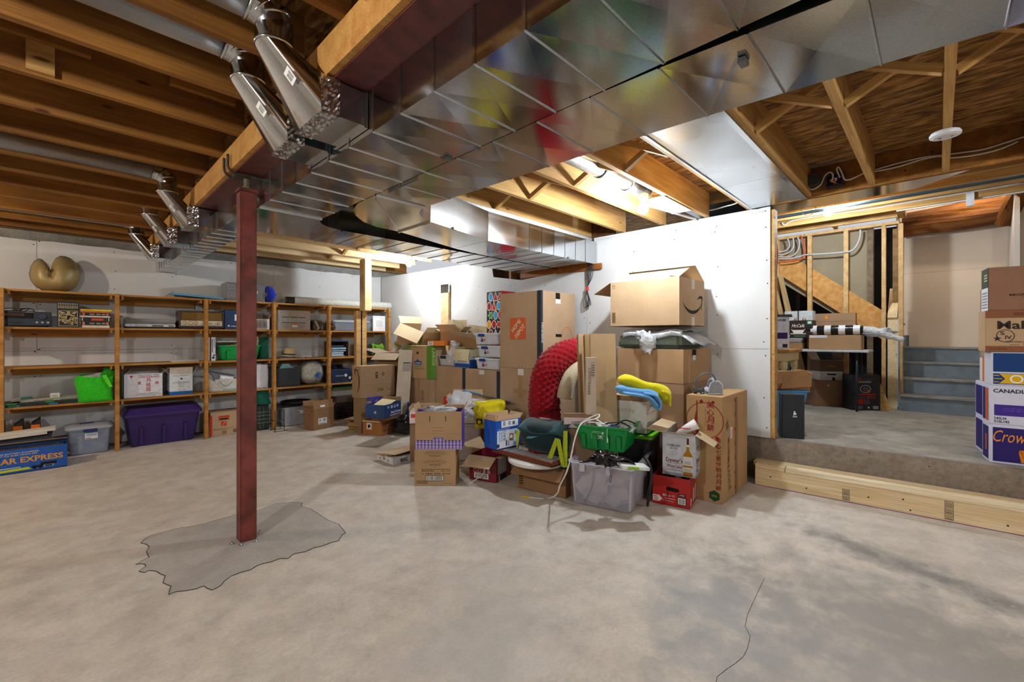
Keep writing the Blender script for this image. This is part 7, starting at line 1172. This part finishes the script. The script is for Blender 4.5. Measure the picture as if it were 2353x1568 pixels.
cord('grey_wire', 'thin looped wire dangling below the flat duct by the bulb', [gx(*p, 5.4) for p in ((1840, 470), (1842, 486), (1850, 494), (1862, 494), (1873, 484), (1876, 462))], .004, '#9a9a94'); cord('white_cable', 'pair of white cables along the top of the white wall', [gx(*p, 4.50) for p in ((1612, 487), (1640, 482), (1665, 475), (1690, 468), (1712, 455))], .006, '#d9d9d6')
# lamp shade plate by the lit bulb over the white wall
o = T('lamp_plate', 'white metal fixture plate with conduit beside the bulb over the white wall', 'light fixture', (3.55, 1.75, 2.478)); MB().box(-.02, .55, -.10, .08, .012, .018).build('plate', flat('#dfe2e6', .3), o); MB().tube([(.1, .1, .006), (.85, -.02, .006)], .012, 10).build('conduit', flat('#d3d6da', .3, .3), o, smooth=True)

# ================================================================ things on the raised slab
a, rz, wd = E((1785, 1008), (1837, 1011), SLAB + .001)
carton('speaker_panel', 'tall black box with a white emblem at the end of the white wall', a + Vector((.05, -.03, 0)), rz, wd, .10, .40, flat('#1b1e25', .6, var=.15), P={'F': [pg([(.09, .215), (.115, .22), (.112, .235), (.1, .235), (.108, .25), (.095, .25)], '#e3e6ea'), lines(.085, .195, .12, .212, 2, '#e3e6ea')]})
o = tote('storage_tote', 'blue tub behind the tall black box', (4.88, 1.27, SLAB + .001), math.radians(-50), .46, .36, .38, flat('#4f93c9', .4, var=.05), None, taper=.05, rim=.015)
o = softbag('paper_bag', 'crumpled brown paper bag lying on the blue tub', 'bag', (4.86, 1.30, SLAB + .396), .52, .40, .19, board('#a06f3d'), .22, 61, rz=math.radians(-50), top=1.05, open_=False); MB().quad((.05, -.03, .05), (.45, -.05, .1), (.5, .0, .2), (.1, .02, .17), t=.006).quad((.2, -.06, .02), (.48, -.07, .04), (.5, -.05, .16), (.25, -.02, .13), t=.006).build('fold', board('#a8783f'), o)
tb = T('side_table', 'cream painted table with a wooden top and turned legs behind the white wall', 'table', (5.55, 1.185, SLAB)); CRM = flat('#c9b887', .5)
MB().box(-.04, .6, -.03, 1.0, .755, .785).build('tabletop', wood('#9a6a34', '#b88a4c'), tb, bevel=.004); MB().box(.0, .56, .0, .97, .66, .754).build('apron', CRM, tb)
for x, y in ((.04, .04), (.52, .04), (.04, .93), (.52, .93)): MB().lathe([(.022, .0), (.028, .05), (.02, .1), (.03, .3), (.034, .42), (.022, .47), (.036, .5), (.036, .53), (.024, .55), (.036, .58), (.036, .66)], 14, M3((x, y, .001))).build('leg', CRM, tb, smooth=True)
o = carton('bottle_carton', 'white whisky carton with a purple panel on the cream table', (5.62, 1.47, SLAB + .786), math.radians(-60), .30, .24, .37, flat('#cfcfd8', .5), P={'F': [r(.12, .12, .28, .19, '#39275f'), bars(.1, .32, .27, .345, n=10), r(.23, .02, .28, .06, '#2a2a3a'), r(.11, .02, .13, .06, '#4a4a58'), r(0, 0, .05, .2, '#39275f')]})
MB().box(.05, .2, -.10, -.0, -.0, .02).build('crumpled_film', film(.5), o)
o = T('cable_tray', 'dark strip lying on the white carton behind the wall end', 'strip', (5.6, 1.44, SLAB + 1.157), math.radians(-60)); MB().box(0, .3, 0, .05, 0, .025).build('strip', flat('#22242b', .5), o)
for i, (p0, p1, lb) in enumerate([((1793, 632), (1828, 798), 'pale plank leaning on the first stud, leftmost of three'), ((1800, 662), (1832, 798), 'short pale plank leaning between two others'), ((1783, 668), (1800, 740), 'pale plank leaning behind the end of the white wall')]):
    A, B = gx(*p0, 7.46), gx(*p1, 7.41 + .01 * i); o = T('plank', lb, 'plank', A); d = (B - A); d2 = d * ((A.z - SLAB - .004) / (A.z - B.z)); o.rotation_mode = 'QUATERNION'; o.rotation_quaternion = d2.to_track_quat('X', 'Y'); MB().box(0, d2.length, -.012, .012, -.05, .05).build('board', wood('#c2a578', '#d9c095'), o)
ft = T('folding_table', 'white folding table under the cartons by the studs', 'table', (6.82, 0, SLAB)); MB().box(0, .55, .60, 1.62, .735, .765).build('tabletop', flat('#c9ccd0', .4), ft, bevel=.006)
for y in (.72, 1.45):
    for x in (.06, .49): MB().tube([(x, y, .735), (x, y, .004)], .014, 10).build('leg', flat('#33373d', .4, .5), ft, smooth=True)
    MB().tube([(.06, y, .2), (.49, y, .2)], .011, 8).build('brace', flat('#33373d', .4, .5), ft, smooth=True)
ZT_ = SLAB + .7662
carton('kraft_box', 'small kraft carton with a pink sticker on the folding table', (6.93, 1.60, ZT_), HP, .29, .26, .085, board('#9a6f3c'), P={'F': [r(.05, .0, .13, .08, '#d9b3c0'), lines(.06, .02, .12, .06, 3, '#8a4a6a', lay=1)]})
o = tote('clear_tray', 'clear plastic tray of pink and tan trinkets under the coffee carton', (6.94, 1.55, ZT_ + .086), HP, .24, .22, .05, CLR, None, taper=.01, rim=.004); MB().box(.02, .22, .02, .2, .01, .045).build('contents', flat('#b08068', .5, var=.5, nscale=40), o)
o = carton('coffee_carton', 'dark brown coffee carton with a white cup printed on it', (6.97, 1.53, ZT_ + .15), HP, .335, .22, .235, flat('#2d211f', .5), P={'F': [t('McCafé', .17, .165, .15, .045, '#e0dcd5', shear=.3, bold=.01), pg([(.09, .12), (.25, .12), (.22, .06), (.12, .06)], '#e3e0da'), ring(.17, .06, .1, .0, '#cfcac2', 20, sx=1.0, a0=0, a1=360) if 0 else r(.08, .05, .26, .062, '#d6d2ca'), disc(.17, .12, .075, '#3a2218', 16, lay=1, sx=1.0) if 0 else r(.1, .108, .24, .12, '#3a2218', 1), t('80', .05, .03, .05, .03, '#e0dcd5'), r(.12, .015, .25, .035, '#3f6b45'), r(.0, .03, .012, .07, '#8fd03a'), r(.27, .18, .33, .23, '#2f7a5d'), r(.28, .19, .32, .22, '#d9d9d6', 1)]})
carton('coffee_carton', 'grey white carton lid standing on the coffee carton', (6.99, 1.525, ZT_ + .386), HP, .325, .2, .13, flat('#c3c8ca', .5), P={'F': [r(.155, 0, .17, .13, '#2a2d2f'), r(.04, .05, .1, .06, '#2a2d2f')] + [pg([(.11 + .02 * i, .0), (.125 + .02 * i, .0), (.122 + .02 * i, .05)], '#7a4a2a') for i in range(2)] + [pg([(.21 + .025 * i, .0), (.225 + .025 * i, .0), (.222 + .025 * i, .05)], '#7a4a2a') for i in range(2)]})
carton('kraft_box', 'long low kraft carton with a white label on the folding table', (6.90, 1.225, ZT_), HP, .545, .3, .185, board('#a9814f'), P={'F': [r(.01, .15, .2, .185, '#cfd0d3')]})
carton('kraft_box', 'kraft carton with an orange numeral sticker at the back of the table', (7.22, 1.23, ZT_), HP, .46, .14, .48, board('#a07a55'), P={'F': [t('6', .15, .43, .035, .05, '#e8920f', bold=.06), r(.05, .24, .19, .30, '#d6d6d8'), lines(.07, .25, .17, .27, 2, '#6d707a', lay=1), r(0, .37, .46, .373, '#7d5c3c')]})
o = T('striped_roll', 'black and white banded parcel roll lying on the long kraft carton', 'parcel', (7.03, 1.29, ZT_ + .186 + .064)); MB().lathe([(0, 0), (.05, .0), (.062, .03), (.063, .58), (.05, .62), (0, .62)], 20, M3((0, 0, 0), (PI / 2, 0, 0))).build('wrap', flat('#17181a', .25, bmp=.4, nscale=14), o, smooth=True)
for i in range(4): MB().lathe([(.064, 0), (.0645, .07)], 20, M3((0, -.07 - .15 * i, 0), (PI / 2, 0, 0)), close=False).build('band', flat('#d3d6da', .4), o, smooth=True)
MB().blob((.0, -.74, -.03), (.05, .16, .05), amp=.3, freq=5).build('tail', film(.55), o, smooth=True); MB().tube(hshape([(0, -.6, 0), (0, -.75, -.02), (.0, -.9, -.09), (0, -1.0, -.12)], 4), [.05] * 4 + [.045] * 4 + [.03] * 4 + [.02], 10).build('tail', film(.6), o, smooth=True)
a, rz, wd = E((1872, 934), (1938, 935), SLAB + .001)
carton('kraft_box', 'kraft carton on the slab carrying other open boxes', a, rz, wd, .32, .345, board('#8a6440'), P={'F': [disc(.17, .28, .012, '#d0c8bb', 8)]})
o = carton('white_box', 'open white box with a black hand hole on the kraft carton', (a.x + .06, a.y - .05, a.z + .346), rz, wd - .07, .24, .12, flat('#bcb6b0', .6), flaps={'B': -8}, flen={'B': .08}, P={'F': [pg([(.09, .07), (.2, .07), (.205, .09), (.085, .09)], '#17130f'), disc(.17, .02, .022, '#1d1a17', 12), lines(.08, .04, .17, .05, 1, '#5d5852')]})
o = carton('kraft_box', 'open dark kraft carton with spread flaps on the white box', (a.x + .06, a.y - .05, a.z + .468), rz, wd - .06, .22, .15, board('#63452b'), flaps={'L': 25, 'R': -15, 'F': 100}, flen={'L': .13, 'R': .13, 'F': .03}, inner=board('#a88a6a'), P={'F': [pg([(.1, .06), (.19, .06), (.19, .075), (.1, .075)], '#8a6a48')]})
a, rz, wd = E((1959, 943), (2023, 944), SLAB + .001)
carton('tool_carton', 'black floodlight carton with red print on the slab by the half wall', a, rz, wd, .2, .445, flat('#16161a', .4), P={'F': [r(0, .335, wd, .34, '#3a3a40'), t('3M', .08, .395, .05, .03, '#c2241d', bold=.05), lines(.07, .35, .22, .375, 2, '#b9b9bd'), t('FLOODLIGHT', .2, .395, .13, .02, '#5d5d64', bold=0), ring(.15, .27, .05, .042, '#9a9aa0', 20, sx=1.3), disc(.15, .27, .03, '#4d4d54', 16, lay=0, sx=1.2), disc(.19, .24, .018, '#c05a42', 10, lay=1), r(.06, .195, .27, .208, '#c2241d'), lines(.06, .15, .15, .185, 3, '#6a4a4a'), bars(.16, .15, .27, .185, '#a0403a', 6), r(.06, .08, .12, .14, '#b3241f'), lines(.13, .08, .2, .14, 5, '#7d5a5a'), lines(.03, .02, .12, .06, 3, '#8f8f95'), disc(.19, .035, .01, '#c9c9cf'), r(.24, .02, .30, .055, '#c3c3c8'), bars(.245, .025, .295, .05, n=8)]})
o = T('wood_offcut', 'tan board leaning between the black carton and the half wall', 'board', (7.18, .55, SLAB + .001), math.radians(-60)); MB().quad((.02, 0, 0), (.16, 0, 0), (.06, .12, .42), (-.06, .12, .42), t=.02).build('board', wood('#a5814d', '#bf9a62'), o)
# lumber on the floor along the slab
P0, P1 = gz(1735, 1113.7), gz(2353, 1233.4); ld = (P0 - P1).normalized(); la = math.atan2(-ld.y, -ld.x); LUM = wood('#d9bd90', '#ead6b0'); LUMP = wood('#e3cea6', '#f2e6c8')
def plank(label, off, z, along, wdt, ht, mat, L=4.2):
    nrm = Vector((-ld.y * -1, ld.x * -1, 0)); nrm = Vector((abs(ld.y), abs(ld.x), 0)) ; nrm = Vector((-(-ld.y), -ld.x, 0)); p = P0 - ld * along + nrm * off; o = T('lumber_board', label, 'lumber', (p.x, p.y, z), la); MB().box(0, L, 0, wdt, 0, ht).build('board', mat, o, bevel=.003); return o
o = plank('long new board standing on edge on the floor, nearest the camera, stamped', 0.0, .001, 0.0, .038, .150, LUM)
st = []
for c0, n_ in ((.62, 2), (1.20, 3)):
    for k in range(n_): st += [frame(c0, .015 + .045 * k, c0 + .045, .055 + .045 * k, .003, '#5d5240'), lines(c0 + .006, .02 + .045 * k, c0 + .039, .05 + .045 * k, 3, '#5d5240')]
prints(o, st + [r(0, 0, 4.2, .005, '#7a4a80')] + [disc(x, y, .006, '#3a2a1a', 10) for x, y in ((.12, .09), (.38, .05), (.78, .07), (.98, .1), (1.02, .03), (1.5, .05))], facefn(4.2, .038, .15, 'F'))
plank('long board on edge hidden behind the stamped one', .10, .001, 0.02, .038, .150, LUM)
plank('pale board lying flat along the top front of the lumber stack', 0.0, .152, .23, .085, .038, LUMP)
plank('short end of board lying flat at the left end of the lumber stack', 0.0, .152, .0, .085, .038, LUM, L=.226)
plank('board lying flat at the back of the lumber stack against the slab', .088, .152, -.03, .12, .038, LUM)
# liquor cartons stacked at the right edge
a, rz = gz(2273, 1062.5, SLAB + .001), math.radians(-83); OR_ = '#d98a2f'; PU = '#2a1f63'
def jewel(u, v, s): return [pg([(u - .5 * s, v + .6 * s), (u + .5 * s, v + .6 * s), (u + .6 * s, v + .2 * s), (u + .35 * s, v - 1.2 * s), (u - .35 * s, v - 1.2 * s), (u - .6 * s, v + .2 * s)], '#d07a1f', 1), r(u - .5 * s, v + .18 * s, u + .5 * s, v + .22 * s, '#7a420f', 2), pg([(u - .45 * s, v + .55 * s), (u - .4 * s, v + .58 * s), (u + .1 * s, v - 1.1 * s), (u + .05 * s, v - 1.1 * s)], '#7a420f', 2), pg([(u + .45 * s, v + .55 * s), (u + .4 * s, v + .58 * s), (u - .1 * s, v - 1.1 * s), (u - .05 * s, v - 1.1 * s)], '#7a420f', 2)]
WHC = flat('#c9c9dc', .5, var=.03)
carton('whisky_carton', 'purple and white whisky carton with gold script, bottom of the right hand stack', a, rz, .42, .20, .283, WHC, P={'F': [r(.018, .015, .402, .262, PU), t('Crown', .115, .2, .19, .085, OR_, shear=.35, bold=0), t('Royal', .31, .2, .15, .075, OR_, shear=.35, bold=0)] + jewel(.175, .08, .05), 'L': [r(.02, .02, .18, .26, PU), r(.1, .08, .14, .2, '#b5562a', 1)]})
carton('whisky_carton', 'white whisky carton with a purple band, second from the bottom on the right', a + Vector((.0, 0, .284)), rz, .42, .20, .283, WHC, P={'F': [t('CANADIAN WHISKY', .20, .245, .36, .028, '#1d1b3a', bold=.02), r(.025, .065, .4, .145, '#3f2a84'), lines(.07, .1, .35, .13, 2, '#5a47a0', lay=1), t('54SL34', .055, .045, .06, .018, '#1d1b3a', bold=.02), t('51SL143', .062, .022, .075, .018, '#1d1b3a', bold=.02)], 'L': [r(.02, .02, .09, .26, PU), r(.10, .02, .18, .26, '#b5562a')]})
carton('beer_carton', 'blue beer carton with a yellow ribbon, third from the bottom on the right', a + Vector((.005, -.01, .568)), rz, .42, .20, .245, flat('#c6cad6', .5, var=.03), P={'F': [r(.01, .10, .41, .235, '#17396f'), r(.01, .01, .41, .088, '#17396f'), pg([(.04, .085), (.41, .085), (.41, .015), (.04, .015), (.07, .05)], '#d0a51f', 1), pg([(.012, .075), (.04, .075), (.04, .07), (.012, .07)], '#d0a51f', 1), pg([(.012, .052), (.055, .052), (.055, .047), (.012, .047)], '#d0a51f', 1), pg([(.012, .028), (.04, .028), (.04, .023), (.012, .023)], '#d0a51f', 1), disc(.125, .05, .03, '#e6e6e9', 18, lay=2, sx=1.1), disc(.125, .05, .022, '#d0a51f', 18, lay=3, sx=1.1), t('12', .125, .05, .03, .018, '#17396f'), pg([(.17, .165), (.41, .165), (.41, .135), (.17, .135), (.185, .15)], '#d0a51f', 1), t('CORONA', .3, .2, .2, .04, '#e6e6e9')]})
KB = board('#b08c60')
carton('bourbon_carton', 'tan bourbon carton with bold black lettering near the top of the right hand stack', a + Vector((-.01, .02, .814)), rz, .42, .21, .30, KB, P={'F': [r(0, .245, .42, .30, '#7d4f33'), r(0, 0, .42, .042, '#7d4f33'), t("Maker's", .21, .195, .30, .062, '#2a2320', bold=.02), t('Mark', .30, .12, .16, .055, '#2a2320', bold=.02), ring(.10, .115, .046, .042, '#2a2320'), t('S', .085, .135, .022, .026, '#2a2320'), t('IV', .115, .105, .032, .026, '#2a2320'), pg([(.06 + (.022 if q % 2 == 0 else .009) * math.cos(q * PI / 5 + PI / 2), .095 + (.022 if q % 2 == 0 else .009) * math.sin(q * PI / 5 + PI / 2)) for q in range(10)], '#2a2320', 1), t('KENTUCKY STRAIGHT BOURBON', .22, .072, .24, .011, '#2a2320'), t('WHISKY', .24, .052, .11, .016, '#2a2320'), r(.12, .05, .17, .0525, '#2a2320'), t('12 x 750 mL', .065, .022, .085, .014, '#2a211c', bold=0), lines(.14, .265, .22, .285, 2, '#2a2320'), lines(.17, .255, .25, .264, 1, '#8c2a22', lay=2)]})
carton('wine_carton', 'brown wine carton with a green corner label on top of the right hand stack', a + Vector((.0, .005, 1.115)), rz, .40, .19, .315, board('#855a3d'), P={'F': [t('MIGUEL TORRES', .24, .11, .27, .016, '#2a1d16'), lines(.17, .095, .27, .1, 1, '#2a1d16'), ring(.22, .19, .045, .041, '#2a1d16'), t('CHILE', .25, .07, .07, .014, '#2a1d16')], 'L': [r(.0, .17, .19, .315, '#33402f'), r(.0, .0, .19, .17, '#cfd0d6'), lines(.02, .02, .17, .15, 6, '#8a8d99', lay=1), lines(.08, .22, .17, .28, 3, '#c9c3a8', lay=1)]})
b0 = gz(2261, 1043, SLAB + .001)
carton('whisky_carton', 'whisky carton in the second row, bottom, behind the right hand stack', b0, rz, .40, .28, .275, WHC, P={'F': [r(.018, .015, .38, .255, PU)] + jewel(.07, .1, .03), 'L': [r(.02, .02, .26, .255, PU)]})
carton('whisky_carton', 'whisky carton in the second row, upper, behind the right hand stack', b0 + Vector((0, 0, .276)), rz, .40, .28, .285, WHC, P={'F': [r(.018, .015, .38, .255, PU)], 'L': [r(.02, .02, .26, .255, PU)]})
carton('seltzer_carton', 'small white and orange carton on the second row of whisky cartons', b0 + Vector((.03, -.02, .563)), rz, .38, .25, .19, flat('#cfd0d6', .5), P={'F': [r(.04, 0, .09, .19, '#cf6a1f'), lines(.1, .02, .14, .17, 4, '#2f5a8a')], 'L': [r(.1, 0, .2, .19, '#cf6a1f')]})
carton('kraft_box', 'plain kraft carton behind the brown wine carton at the right edge', b0 + Vector((.02, -.02, .755)), rz, .38, .24, .56, board('#a07c55'))
